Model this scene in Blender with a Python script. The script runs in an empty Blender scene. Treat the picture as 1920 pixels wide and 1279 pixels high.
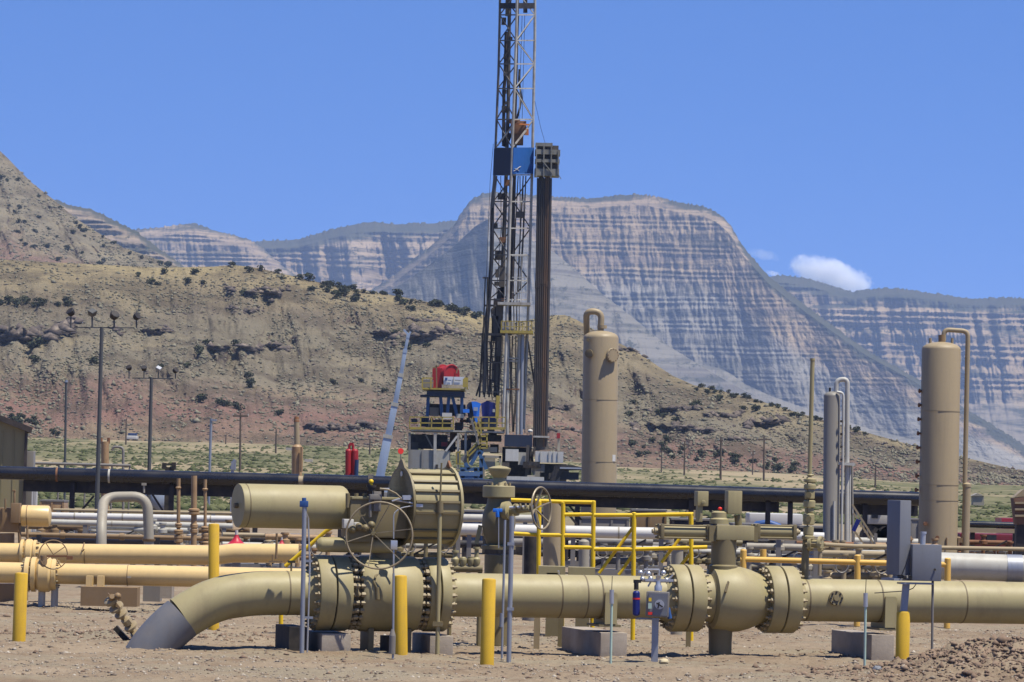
import bpy, bmesh, math, random
import numpy as np
from mathutils import Vector, Matrix

# ---------------------------------------------------------------- camera
R = math.radians
F_PX, CX, CY, HCAM = 7200.0, 960.0, 639.5, 2.3
HORIZ = 900.0
ROLL = R(1.3)
PITCH = math.atan((HORIZ - CY) / F_PX)
SC = bpy.context.scene
COL = SC.collection
cam_d = bpy.data.cameras.new('camera')
cam = bpy.data.objects.new('camera', cam_d)
COL.objects.link(cam)
SC.camera = cam
cam_d.sensor_fit = 'HORIZONTAL'
cam_d.sensor_width = 36.0
cam_d.lens = F_PX * 36.0 / 1920.0
cam_d.clip_start = 0.5
cam_d.clip_end = 60000.0
_f = Vector((0, math.cos(PITCH), math.sin(PITCH)))
_u0 = Vector((0, -math.sin(PITCH), math.cos(PITCH)))
_r0 = Vector((1, 0, 0))
_r = _r0 * math.cos(ROLL) + _u0 * math.sin(ROLL)
_u = _u0 * math.cos(ROLL) - _r0 * math.sin(ROLL)
CAM = Vector((0, 0, HCAM))
m = Matrix((( _r.x, _u.x, -_f.x, 0), (_r.y, _u.y, -_f.y, 0), (_r.z, _u.z, -_f.z, HCAM), (0, 0, 0, 1)))
cam.matrix_world = m

# ---------------------------------------------------------------- sky, sun, exposure
SUN_EL, SUN_AZ = R(68), R(60)       # azimuth measured from behind the camera towards its right
sdir = Vector((math.sin(SUN_AZ) * math.cos(SUN_EL), -math.cos(SUN_AZ) * math.cos(SUN_EL), math.sin(SUN_EL)))
sun_d = bpy.data.lights.new('sun', 'SUN')
sun_d.energy = 5.0
sun_d.angle = R(0.5)
sun_d.color = (1.0, 0.935, 0.81)
sun = bpy.data.objects.new('sun', sun_d)
COL.objects.link(sun)
sun.rotation_euler = sdir.to_track_quat('Z', 'Y').to_euler()
sun.location = (0, -20, 60)

wd = bpy.data.worlds.new('World')
SC.world = wd
wd.use_nodes = True
nt = wd.node_tree
nt.nodes.clear()
wo = nt.nodes.new('ShaderNodeOutputWorld')
bg = nt.nodes.new('ShaderNodeBackground')
sky = nt.nodes.new('ShaderNodeTexSky')
sky.sky_type = 'NISHITA'
sky.sun_disc = False
sky.sun_elevation = SUN_EL
sky.sun_rotation = math.pi - SUN_AZ if False else math.atan2(sdir.x, sdir.y)
sky.altitude = 1600
sky.air_density = 1.0
sky.dust_density = 0.1
sky.ozone_density = 3.0
# the clear desert sky stays blue down to the skyline: look the sky colour up a little higher
tc = nt.nodes.new('ShaderNodeTexCoord')
mp = nt.nodes.new('ShaderNodeVectorMath'); mp.operation = 'ADD'
mp.inputs[1].default_value = (0, 0, 0.24)
nm = nt.nodes.new('ShaderNodeVectorMath'); nm.operation = 'NORMALIZE'
tint = nt.nodes.new('ShaderNodeMixRGB'); tint.blend_type = 'MULTIPLY'; tint.inputs[0].default_value = 1.0
tint.inputs[2].default_value = (0.55, 0.85, 1.31, 1)
nt.links.new(tc.outputs['Generated'], mp.inputs[0])
nt.links.new(mp.outputs[0], nm.inputs[0])
nt.links.new(nm.outputs[0], sky.inputs[0])
nt.links.new(sky.outputs[0], tint.inputs[1])
nt.links.new(tint.outputs[0], bg.inputs[0])
bg.inputs[1].default_value = 0.0935
nt.links.new(bg.outputs[0], wo.inputs[0])
SC.view_settings.view_transform = 'Standard'
SC.view_settings.look = 'None'
SC.view_settings.exposure = 0.58
SC.view_settings.gamma = 1.0
try:
    SC.cycles.use_denoising = True
    SC.cycles.denoiser = 'OPENIMAGEDENOISE'
    SC.cycles.max_bounces = 6
    SC.cycles.volume_bounces = 3
    SC.cycles.transparent_max_bounces = 12
except Exception:
    pass

# ---------------------------------------------------------------- picture <-> place
def ray(px, py):
    return _r * ((px - CX) / F_PX) + _u * (-(py - CY) / F_PX) + _f
def W(px, py, Y):
    """the place seen at photo pixel (px, py), Y metres in front of the camera"""
    d = ray(px, py)
    return CAM + d * (Y / d.y)
def spot(px, Y, z=0.0):
    """the place at height z and distance Y whose column is px"""
    k = (px - CX) / F_PX
    D = _f.y * Y + _f.z * (z - HCAM)
    x = (k * D - _r.y * Y - _r.z * (z - HCAM)) / _r.x
    return Vector((x, Y, z))
def project(v):
    d = v - CAM
    w = d.dot(_f)
    return CX + F_PX * d.dot(_r) / w, CY - F_PX * d.dot(_u) / w
def hor(px):
    return HORIZ + (px - CX) * math.tan(ROLL)
def mpp(Y):
    return Y / F_PX
def interp(x, pts):
    return float(np.interp(x, [p[0] for p in pts], [p[1] for p in pts]))

# ---------------------------------------------------------------- noise (numpy)
def _hash(ix, iy, seed):
    h = (ix.astype(np.int64) * 374761393 + iy.astype(np.int64) * 668265263 + seed * 1442695041) & 0x7fffffff
    h = ((h ^ (h >> 13)) * 1274126177) & 0x7fffffff
    h = h ^ (h >> 16)
    return (h & 0xffff) / 65535.0
def vnoise(x, y, seed=0):
    x = np.asarray(x, float); y = np.asarray(y, float)
    ix = np.floor(x); iy = np.floor(y)
    fx = x - ix; fy = y - iy
    fx = fx * fx * fx * (fx * (fx * 6 - 15) + 10); fy = fy * fy * fy * (fy * (fy * 6 - 15) + 10)
    a = _hash(ix, iy, seed); b = _hash(ix + 1, iy, seed)
    c = _hash(ix, iy + 1, seed); d = _hash(ix + 1, iy + 1, seed)
    return (a + (b - a) * fx) * (1 - fy) + (c + (d - c) * fx) * fy
def fbm(x, y, seed=0, octv=4, gain=0.5):
    s = 0; a = 1; t = 0
    for k in range(octv):
        s = s + a * vnoise(x * 2 ** k, y * 2 ** k, seed + k * 17); t += a; a *= gain
    return s / t
def ridged(x, y, seed=0, octv=4, gain=0.5):
    s = 0; a = 1; t = 0
    for k in range(octv):
        s = s + a * (1 - np.abs(2 * vnoise(x * 2 ** k, y * 2 ** k, seed + k * 31) - 1)); t += a; a *= gain
    return s / t
def sstep(a, b, x):
    t = np.clip((x - a) / (b - a), 0, 1)
    return t * t * (3 - 2 * t)

# ---------------------------------------------------------------- materials
class N:
    """tiny helper to write node trees"""
    def __init__(s, name):
        s.m = bpy.data.materials.new(name); s.m.use_nodes = True
        s.t = s.m.node_tree; s.t.nodes.clear()
        s.out = s.t.nodes.new('ShaderNodeOutputMaterial')
        s.b = s.t.nodes.new('ShaderNodeBsdfPrincipled')
        s.t.links.new(s.b.outputs[0], s.out.inputs[0])
    def n(s, typ, **kw):
        nd = s.t.nodes.new(typ)
        for k, v in kw.items(): setattr(nd, k, v)
        return nd
    def l(s, a, b): s.t.links.new(a, b)
    def coord(s, kind='Object', scale=None):
        c = s.n('ShaderNodeTexCoord').outputs[kind]
        if scale is not None:
            mpn = s.n('ShaderNodeMapping'); mpn.inputs['Scale'].default_value = scale
            s.l(c, mpn.inputs[0]); c = mpn.outputs[0]
        return c
    def pos(s, scale=None):
        c = s.n('ShaderNodeNewGeometry').outputs['Position']
        if scale is not None:
            mpn = s.n('ShaderNodeMapping'); mpn.inputs['Scale'].default_value = scale
            s.l(c, mpn.inputs[0]); c = mpn.outputs[0]
        return c
    def noise(s, vec, scale, detail=4, rough=0.55, dist=0.0):
        nd = s.n('ShaderNodeTexNoise'); nd.inputs['Scale'].default_value = scale
        nd.inputs['Detail'].default_value = detail; nd.inputs['Roughness'].default_value = rough
        nd.inputs['Distortion'].default_value = dist
        if vec is not None: s.l(vec, nd.inputs['Vector'])
        return nd.outputs[0]
    def ramp(s, fac, stops, interp='LINEAR'):
        nd = s.n('ShaderNodeValToRGB'); cr = nd.color_ramp; cr.interpolation = interp
        while len(cr.elements) < len(stops): cr.elements.new(0.5)
        for e, (p, c) in zip(cr.elements, stops):
            e.position = p; e.color = (c, c, c, 1) if not hasattr(c, '__len__') else (c[0], c[1], c[2], 1)
        s.l(fac, nd.inputs[0]); return nd.outputs[0]
    def mix(s, fac, a, b, mode='MIX'):
        nd = s.n('ShaderNodeMixRGB', blend_type=mode)
        for i, v in ((0, fac), (1, a), (2, b)):
            if hasattr(v, 'is_output'): s.l(v, nd.inputs[i])
            elif i == 0: nd.inputs[0].default_value = v
            else: nd.inputs[i].default_value = (v[0], v[1], v[2], 1)
        return nd.outputs[0]
    def math(s, op, a, b=0.0):
        nd = s.n('ShaderNodeMath', operation=op)
        for i, v in ((0, a), (1, b)):
            if hasattr(v, 'is_output'): s.l(v, nd.inputs[i])
            else: nd.inputs[i].default_value = v
        return nd.outputs[0]
    def attr(s, name):
        nd = s.n('ShaderNodeAttribute'); nd.attribute_name = name
        return nd.outputs['Fac']
    def base(s, c):
        if hasattr(c, 'is_output'): s.l(c, s.b.inputs['Base Color'])
        else: s.b.inputs['Base Color'].default_value = (c[0], c[1], c[2], 1)
    def bump(s, h, strength=0.3, dist=0.01):
        nd = s.n('ShaderNodeBump'); nd.inputs['Strength'].default_value = strength
        nd.inputs['Distance'].default_value = dist
        s.l(h, nd.inputs['Height']); s.l(nd.outputs[0], s.b.inputs['Normal'])
    def set(s, **kw):
        for k, v in kw.items():
            s.b.inputs[k.replace('_', ' ')].default_value = v
        return s

def paint(name, c, rough=0.45, dirt=0.35, dirtc=(0.22, 0.17, 0.12), scale=3.0, metallic=0.0, bump=0.05, spec=0.32):
    k = N(name)
    v = k.pos()
    n1 = k.noise(v, scale, 5, 0.6)
    n2 = k.noise(v, scale * 9, 3, 0.6)
    f = k.ramp(n1, [(0.42, 0.0), (0.75, 1.0)])
    f2 = k.ramp(n2, [(0.45, 0.0), (0.8, 1.0)])
    c = tuple(x * 0.86 for x in c)
    c2 = tuple(x * 0.84 for x in c)
    n3 = k.noise(k.pos((scale * 1.6, scale * 1.6, scale * 0.12)), 1.0, 4, 0.65)
    st = k.ramp(n3, [(0.50, 0.0), (0.78, 1.0)])
    col = k.mix(k.math('MULTIPLY', f2, 0.45), c, c2)
    col = k.mix(k.math('MULTIPLY', f, dirt), col, dirtc)
    col = k.mix(k.math('MULTIPLY', st, min(0.6, dirt * 1.1)), col, tuple(x * 0.45 for x in dirtc))
    k.base(col)
    r = k.math('MULTIPLY_ADD', n1, 0.25); r.node.inputs[2].default_value = rough - 0.10
    k.l(r, k.b.inputs['Roughness'])
    k.set(Metallic=metallic)
    k.b.inputs['Specular IOR Level'].default_value = spec if not metallic else 0.5
    if bump: k.bump(n2, bump, 0.004)
    return k.m

M = {}
M['olive'] = paint('olive_paint', (0.345, 0.297, 0.152), 0.52, 0.27, (0.27, 0.20, 0.12))
M['olive_dark'] = paint('olive_paint_dark', (0.19, 0.155, 0.075), 0.5, 0.3)
M['seam'] = paint('weld_seam', (0.16, 0.125, 0.065), 0.6, 0.3)
M['bolt'] = paint('bolt_paint', (0.36, 0.29, 0.165), 0.5, 0.45, (0.10, 0.07, 0.04), 14)
M['tan'] = paint('tan_paint', (0.335, 0.265, 0.158), 0.5, 0.22)
M['orange'] = paint('orange_tan_paint', (0.70, 0.50, 0.215), 0.30, 0.10, spec=0.5)
M['brown'] = paint('brown_paint', (0.24, 0.155, 0.075), 0.55, 0.35)
M['yellow'] = paint('yellow_paint', (0.66, 0.41, 0.03), 0.5, 0.25, (0.30, 0.19, 0.05), 5)
M['rail_yellow'] = paint('bright_yellow_paint', (0.78, 0.52, 0.015), 0.45, 0.15, (0.35, 0.22, 0.04), 5)
M['rail_orange'] = paint('orange_yellow_paint', (0.72, 0.43, 0.09), 0.45, 0.15, (0.35, 0.22, 0.08), 5)
M['rig_yellow'] = paint('rig_yellow', (0.42, 0.32, 0.05), 0.6, 0.5)
M['coat'] = paint('grey_coating', (0.135, 0.14, 0.155), 0.55, 0.3, (0.22, 0.18, 0.14), 4)
M['galv'] = paint('galvanised_steel', (0.32, 0.34, 0.38), 0.42, 0.25, (0.2, 0.18, 0.16), 8, 0.35)
M['cab'] = paint('grey_cabinet', (0.175, 0.185, 0.21), 0.5, 0.15, (0.2, 0.18, 0.15), 5)
M['grey'] = paint('grey_paint', (0.33, 0.30, 0.235), 0.5, 0.25)
M['dgrey'] = paint('dark_grey_paint', (0.20, 0.19, 0.175), 0.5, 0.3)
M['tower_grey'] = paint('grey_vessel', (0.23, 0.215, 0.185), 0.5, 0.2)
M['black'] = paint('black_pipe', (0.012, 0.012, 0.015), 0.24, 0.06, (0.12, 0.10, 0.09), 1.2)
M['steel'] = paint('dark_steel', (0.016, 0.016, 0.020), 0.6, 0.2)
M['white'] = paint('white_paint', (0.58, 0.565, 0.52), 0.42, 0.2, (0.4, 0.34, 0.27))
M['offwhite'] = paint('off_white_paint', (0.45, 0.435, 0.375), 0.45, 0.25)
M['red'] = paint('red_paint', (0.34, 0.018, 0.022), 0.45, 0.2, (0.12, 0.03, 0.03))
M['bred'] = paint('bright_red', (0.75, 0.03, 0.02), 0.5, 0.05)
M['blue'] = paint('blue_paint', (0.03, 0.09, 0.27), 0.45, 0.15, (0.05, 0.06, 0.1))
M['bblue'] = paint('bright_blue', (0.03, 0.20, 0.75), 0.4, 0.05, (0.05, 0.06, 0.1))
M['dblue'] = paint('dark_blue', (0.016, 0.045, 0.13), 0.5, 0.3, (0.04, 0.04, 0.05))
M['navy'] = paint('navy_blue', (0.012, 0.02, 0.16), 0.4, 0.1, (0.05, 0.06, 0.1))
M['boom'] = paint('pale_blue_boom', (0.33, 0.41, 0.54), 0.45, 0.2, (0.3, 0.3, 0.3))
M['rust'] = paint('rusty_steel', (0.22, 0.10, 0.045), 0.75, 0.5, (0.08, 0.05, 0.035), 2)
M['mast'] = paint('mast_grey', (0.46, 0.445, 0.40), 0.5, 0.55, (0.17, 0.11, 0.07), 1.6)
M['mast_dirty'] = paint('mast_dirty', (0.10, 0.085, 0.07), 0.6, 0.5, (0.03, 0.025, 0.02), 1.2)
M['dpipe'] = paint('drill_pipe_steel', (0.052, 0.044, 0.038), 0.5, 0.5, (0.10, 0.065, 0.04), 0.7, 0.3)
M['rubber'] = paint('black_rubber', (0.015, 0.015, 0.015), 0.7, 0.3)
M['wood'] = paint('weathered_wood', (0.10, 0.075, 0.055), 0.85, 0.4)
M['teal'] = paint('pale_green_post', (0.42, 0.55, 0.47), 0.5, 0.15)
M['silver'] = paint('silver_tube', (0.55, 0.55, 0.55), 0.3, 0.15, (0.2, 0.2, 0.2), 10, 0.6)
M['wheel'] = paint('handwheel_metal', (0.33, 0.27, 0.165), 0.42, 0.55, (0.14, 0.09, 0.05), 9, 0.1)
M['low_blue'] = paint('blue_black_pipe', (0.03, 0.035, 0.055), 0.3, 0.1)
M['pale_grey'] = paint('pale_grey_pipe', (0.48, 0.47, 0.42), 0.4, 0.2)
M['mast_dirty_shaded'] = paint('mast_grimy_shaded', (0.14, 0.125, 0.11), 0.6, 0.5, (0.05, 0.04, 0.035), 1.2)  # grime plus painted shade for the mast's side away from the sun
M['dull_red'] = paint('dull_red', (0.15, 0.012, 0.02), 0.5, 0.3, (0.05, 0.02, 0.02))
M['mast_black'] = paint('mast_black', (0.022, 0.019, 0.017), 0.6, 0.5, (0.07, 0.045, 0.03), 1.2)
M['dblue2'] = paint('deep_blue', (0.018, 0.028, 0.06), 0.55, 0.3, (0.03, 0.03, 0.03))
M['dblue3'] = paint('frame_blue', (0.02, 0.075, 0.20), 0.5, 0.25, (0.04, 0.04, 0.05))
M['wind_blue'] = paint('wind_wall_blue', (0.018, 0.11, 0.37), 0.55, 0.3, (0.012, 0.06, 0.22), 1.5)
M['orange_red'] = paint('rig_orange', (0.55, 0.17, 0.03), 0.5, 0.4)
M['board_grey'] = paint('board_grey', (0.26, 0.25, 0.21), 0.6, 0.6, (0.08, 0.07, 0.055), 1.6)
M['house_grey'] = paint('house_grey', (0.27, 0.265, 0.25), 0.55, 0.25)
M['sign_white'] = paint('sign_white', (0.66, 0.68, 0.72), 0.5, 0.08)
M['base_blue'] = paint('base_blue', (0.045, 0.12, 0.26), 0.5, 0.35, (0.08, 0.08, 0.08))
M['base_blue2'] = paint('base_blue_pale', (0.10, 0.18, 0.33), 0.5, 0.35, (0.12, 0.12, 0.12))
M['dpipe_rust'] = paint('drill_pipe_rust', (0.10, 0.060, 0.036), 0.6, 0.5, (0.16, 0.08, 0.035), 0.7, 0.1)
M['tank_blue'] = paint('pale_tank_blue', (0.30, 0.36, 0.45), 0.5, 0.3)
M['red2'] = paint('truck_red', (0.34, 0.03, 0.05), 0.4, 0.1)
M['hop_rust'] = paint('hopper_rust', (0.16, 0.085, 0.055), 0.7, 0.4, (0.07, 0.05, 0.04), 2)
M['glass'] = paint('dark_glass', (0.02, 0.025, 0.03), 0.15, 0.1)
M['wall'] = paint('olive_cladding', (0.27, 0.23, 0.115), 0.6, 0.2)

M['black'].node_tree.nodes['Principled BSDF'].inputs['Specular IOR Level'].default_value = 0.55
def _concrete():
    k = N('concrete'); v = k.pos()
    n1 = k.noise(v, 2.2, 6, 0.65); n2 = k.noise(v, 30, 4, 0.7)
    c = k.ramp(n1, [(0.3, (0.23, 0.19, 0.145)), (0.7, (0.38, 0.33, 0.27))])
    c = k.mix(k.math('MULTIPLY', n2, 0.5), c, (0.20, 0.165, 0.13))
    k.base(c); k.set(Roughness=0.9); k.bump(n2, 0.4, 0.01)
    return k.m
M['concrete'] = _concrete()
# ---------------------------------------------------------------- mesh building
UP = Vector((0, 0, 1))
def basis(d):
    d = d.normalized()
    a = UP if abs(d.z) < 0.9 else Vector((1, 0, 0))
    x = a.cross(d).normalized()
    return x, d.cross(x).normalized(), d
class MB:
    """collects shapes in world space; build() links them as ONE mesh object"""
    def __init__(s): s.v = []; s.f = []
    def add(s, vs, fs):
        o = len(s.v); s.v += [Vector(v) for v in vs]; s.f += [tuple(i + o for i in f) for f in fs]; return s
    def box(s, c, size, dx=Vector((1, 0, 0)), dz=UP):
        dx = Vector(dx).normalized(); dz = Vector(dz).normalized(); dy = dz.cross(dx).normalized(); dz = dx.cross(dy)
        c = Vector(c); h = [q / 2 for q in size]; vs = []
        for k in (-1, 1):
            for j in (-1, 1):
                for i in (-1, 1): vs.append(c + dx * h[0] * i + dy * h[1] * j + dz * h[2] * k)
        return s.add(vs, [(0, 2, 3, 1), (4, 5, 7, 6), (0, 1, 5, 4), (2, 6, 7, 3), (0, 4, 6, 2), (1, 3, 7, 5)])
    def bar(s, a, b, w, h=None, up=UP):
        a = Vector(a); b = Vector(b); d = b - a
        if h is None: h = w
        up2 = up if abs(d.normalized().dot(up)) < 0.95 else Vector((0, 1, 0))
        side = d.cross(up2).normalized(); top = side.cross(d).normalized()
        return s.box((a + b) / 2, (d.length, w, h), d, top)
    def lathe(s, prof, o, d, n=20, caps=True):
        """prof: list of (radius, distance along d)"""
        x, y, z = basis(Vector(d)); o = Vector(o); vs = []; fs = []
        for r, h in prof:
            for i in range(n):
                a = 2 * math.pi * i / n
                vs.append(o + z * h + x * (r * math.cos(a)) + y * (r * math.sin(a)))
        for k in range(len(prof) - 1):
            for i in range(n):
                j = (i + 1) % n
                fs.append((k * n + i, k * n + j, (k + 1) * n + j, (k + 1) * n + i))
        if caps:
            fs.append(tuple(range(n))[::-1]); fs.append(tuple((len(prof) - 1) * n + i for i in range(n)))
        return s.add(vs, fs)
    def cyl(s, a, b, r, r2=None, n=16, caps=True):
        a = Vector(a); b = Vector(b)
        return s.lathe([(r, 0), (r if r2 is None else r2, (b - a).length)], a, b - a, n, caps)
    def dome(s, o, d, r, h, n=20, k=6):
        return s.lathe([(max(r * math.cos(t * math.pi / 2 / k), r * 0.02), h * math.sin(t * math.pi / 2 / k)) for t in range(k + 1)], o, d, n)
    def ball(s, o, r, n=14, k=8, d=UP, squash=1.0):
        return s.lathe([(max(r * math.sin(math.pi * t / k), r * 0.03), -r * squash * math.cos(math.pi * t / k)) for t in range(k + 1)], o, d, n)
    def tube(s, pts, r, n=10, caps=True, closed=False):
        P = [Vector(p) for p in pts]; m = len(P)
        rs = r if hasattr(r, '__len__') else [r] * m
        T = []
        for i in range(m):
            if closed: t = P[(i + 1) % m] - P[i - 1]
            else: t = P[min(i + 1, m - 1)] - P[max(i - 1, 0)]
            T.append(t.normalized())
        x, y, z = basis(T[0]); vs = []; fs = []
        for i in range(m):
            x = (x - T[i] * x.dot(T[i])).normalized(); y = T[i].cross(x)
            for j in range(n):
                a = 2 * math.pi * j / n
                vs.append(P[i] + x * (rs[i] * math.cos(a)) + y * (rs[i] * math.sin(a)))
        for i in range(m if closed else m - 1):
            i2 = (i + 1) % m
            for j in range(n):
                j2 = (j + 1) % n
                fs.append((i * n + j, i * n + j2, i2 * n + j2, i2 * n + j))
        if caps and not closed:
            fs.append(tuple(range(n))[::-1]); fs.append(tuple((m - 1) * n + j for j in range(n)))
        return s.add(vs, fs)
    def ring(s, c, d, Rr, r, n=32, k=8):
        x, y, z = basis(Vector(d)); c = Vector(c)
        return s.tube([c + x * (Rr * math.cos(2 * math.pi * i / n)) + y * (Rr * math.sin(2 * math.pi * i / n)) for i in range(n)], r, k, closed=True)
    def prism(s, poly, d):
        """flat polygon (world points) pushed along d"""
        d = Vector(d); n = len(poly); vs = [Vector(p) for p in poly] + [Vector(p) + d for p in poly]
        return s.add(vs, [tuple(range(n))[::-1], tuple(range(n, 2 * n))] + [(i, (i + 1) % n, n + (i + 1) % n, n + i) for i in range(n)])
    def build(s, name, mat, parent=None, bevel=0.0, smooth=True):
        me = bpy.data.meshes.new(name)
        inv = parent['_inv'] if parent is not None and '_inv' in parent else None
        mi = None
        if parent is not None: mi = FR[wroot(parent)]
        vs = [mi @ v for v in s.v] if mi is not None else s.v
        me.from_pydata([tuple(v) for v in vs], [], s.f)
        bm = bmesh.new(); bm.from_mesh(me)
        bmesh.ops.recalc_face_normals(bm, faces=bm.faces)
        if bevel > 0:
            es = [e for e in bm.edges if len(e.link_faces) == 2 and e.calc_face_angle(0) > 0.6]
            bmesh.ops.bevel(bm, geom=es, offset=bevel, segments=2, profile=0.6, affect='EDGES', clamp_overlap=True)
        bm.to_mesh(me); bm.free()
        me.materials.append(mat if not isinstance(mat, str) else M[mat])
        if smooth:
            me.polygons.foreach_set('use_smooth', [True] * len(me.polygons))
            me.set_sharp_from_angle(angle=R(38))
        o = bpy.data.objects.new(name, me); COL.objects.link(o)
        if parent is not None: o.parent = parent
        return o
FR = {}
def wroot(o):
    while o.parent is not None: o = o.parent
    return o
def thing(name, label, cat, loc, group=None, yaw=0.0):
    o = bpy.data.objects.new(name, None); COL.objects.link(o)
    o.empty_display_size = 0.2
    o.location = loc; o.rotation_euler = (0, 0, yaw)
    FR[o] = (Matrix.Translation(Vector(loc)) @ Matrix.Rotation(yaw, 4, 'Z')).inverted()
    return tag(o, label, cat, group)
def tag(o, label=None, cat=None, group=None, kind=None):
    if label: o['label'] = label
    if cat: o['category'] = cat
    if group: o['group'] = group
    if kind: o['kind'] = kind
    return o
def single(mb, name, mat, label, cat, loc, group=None, bevel=0.0, kind=None):
    """a thing that is one mesh, with its origin at its base"""
    loc = Vector(loc)
    mb.v = [v - loc for v in mb.v]
    o = mb.build(name, mat, None, bevel); o.location = loc
    return tag(o, label, cat, group, kind)
def kids(o): return [c for c in ALLC if c.parent == o]
def dup(root, loc, label=None, yaw=None, scale=None):
    """a copy of a thing with copies of its parts and sub-parts"""
    r = root.copy(); COL.objects.link(r); r.location = loc
    if yaw is not None: r.rotation_euler = (0, 0, yaw)
    if scale is not None: r.scale = scale if hasattr(scale, '__len__') else (scale,) * 3
    if label: r['label'] = label
    for ch in list(root.children):
        c = ch.copy(); COL.objects.link(c); c.parent = r
        for g in list(ch.children):
            q = g.copy(); COL.objects.link(q); q.parent = c
    return r
def bend(pts, rad, k=6):
    """polyline with rounded corners"""
    P = [Vector(p) for p in pts]; out = [P[0]]
    for i in range(1, len(P) - 1):
        a = (P[i - 1] - P[i]); b = (P[i + 1] - P[i])
        q = min(rad, a.length * 0.49, b.length * 0.49)
        p0 = P[i] + a.normalized() * q; p2 = P[i] + b.normalized() * q
        for t in range(k + 1):
            t /= k
            out.append(p0 * (1 - t) ** 2 + P[i] * (2 * t * (1 - t)) + p2 * t * t)
    out.append(P[-1]); return out
def grid_mesh(name, X, Y, Z, mat, attrs=None, smooth=True):
    """numpy grids -> one mesh object"""
    nr, nc = X.shape
    co = np.stack([X, Y, Z], -1).reshape(-1, 3).astype(np.float32)
    me = bpy.data.meshes.new(name)
    i = np.arange(nr * nc).reshape(nr, nc)
    q = np.stack([i[:-1, :-1], i[:-1, 1:], i[1:, 1:], i[1:, :-1]], -1).reshape(-1, 4)
    me.vertices.add(len(co)); me.vertices.foreach_set('co', co.ravel())
    me.loops.add(q.size); me.loops.foreach_set('vertex_index', q.ravel().astype(np.int32))
    me.polygons.add(len(q)); me.polygons.foreach_set('loop_start', np.arange(0, q.size, 4, dtype=np.int32))
    me.polygons.foreach_set('loop_total', np.full(len(q), 4, dtype=np.int32))
    me.polygons.foreach_set('use_smooth', np.full(len(q), smooth, dtype=bool))
    me.update(calc_edges=True)
    for k, a in (attrs or {}).items():
        at = me.attributes.new(k, 'FLOAT', 'POINT'); at.data.foreach_set('value', np.asarray(a, np.float32).ravel())
    me.materials.append(mat)
    o = bpy.data.objects.new(name, me); COL.objects.link(o)
    return o
def soup_mesh(name, co, tris, mat, attrs=None):
    me = bpy.data.meshes.new(name)
    me.vertices.add(len(co)); me.vertices.foreach_set('co', np.asarray(co, np.float32).ravel())
    n = len(tris); k = tris.shape[1]
    me.loops.add(n * k); me.loops.foreach_set('vertex_index', tris.astype(np.int32).ravel())
    me.polygons.add(n); me.polygons.foreach_set('loop_start', np.arange(0, n * k, k, dtype=np.int32))
    me.polygons.foreach_set('loop_total', np.full(n, k, dtype=np.int32))
    me.update(calc_edges=True)
    for kk, a in (attrs or {}).items():
        at = me.attributes.new(kk, 'FLOAT', 'POINT'); at.data.foreach_set('value', np.asarray(a, np.float32).ravel())
    me.materials.append(mat)
    o = bpy.data.objects.new(name, me); COL.objects.link(o)
    return o
# ---------------------------------------------------------------- ground
def plain_rise(px):
    return np.interp(px, [-2000, 0, 900, 1150, 1500, 1750, 4000], [9.0, 8.4, 7.8, 5.2, 4.6, 3.4, 3.0])
def gz(x, y, fine=False):
    x = np.asarray(x, float); y = np.asarray(y, float)
    px = 960 + 7200 * x / np.maximum(y, 20)
    z = sstep(230, 760, y) * plain_rise(px)
    z = z + (fbm(x * 0.02 + 7, y * 0.02, 5, 3) - 0.5) * 1.0 * sstep(150, 500, y)
    near = 1 - sstep(80, 150, y)
    # graded yard: low ruts and clods, a long low spoil ridge behind the bollards
    z = z + near * ((fbm(x * 0.5 + 3, y * 0.9, 11, 4) - 0.5) * 0.13)
    # heap of excavated soil at the right edge of the foreground
    hx = (x - 6.35) / 1.55; hy = (y - 46.9) / 1.9
    pile = np.exp(-(np.abs(hx) ** 2.6 + np.abs(hy) ** 2.2) * 1.1)
    lump = 0.72 + 0.56 * fbm(x * 1.6, y * 1.6, 23, 3)
    z = z + 0.47 * pile * lump
    hx2 = (x - 3.7) / 0.8; hy2 = (y - 45.2) / 0.7
    z = z + 0.07 * np.exp(-(hx2 ** 2 + hy2 ** 2))
    hx3 = (x + 4.9) / 1.6; hy3 = (y - 53.6) / 0.7
    z = z + 0.10 * np.exp(-(hx3 ** 2 + hy3 ** 2))
    hx4 = (x + 2.3) / 0.35; hy4 = (y - 43.2) / 0.6
    if fine:
        rough = np.clip(pile * 2.2, 0, 1) * 0.06 + 0.022
        z = z + near * (fbm(x * 7, y * 7, 41, 3) - 0.5) * rough * 2
        z = z + near * (ridged(x * 3, y * 3, 51, 3) - 0.6) * rough * 1.2
    return z
def gzs(x, y): return float(gz(np.array([x]), np.array([y]))[0])

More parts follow.
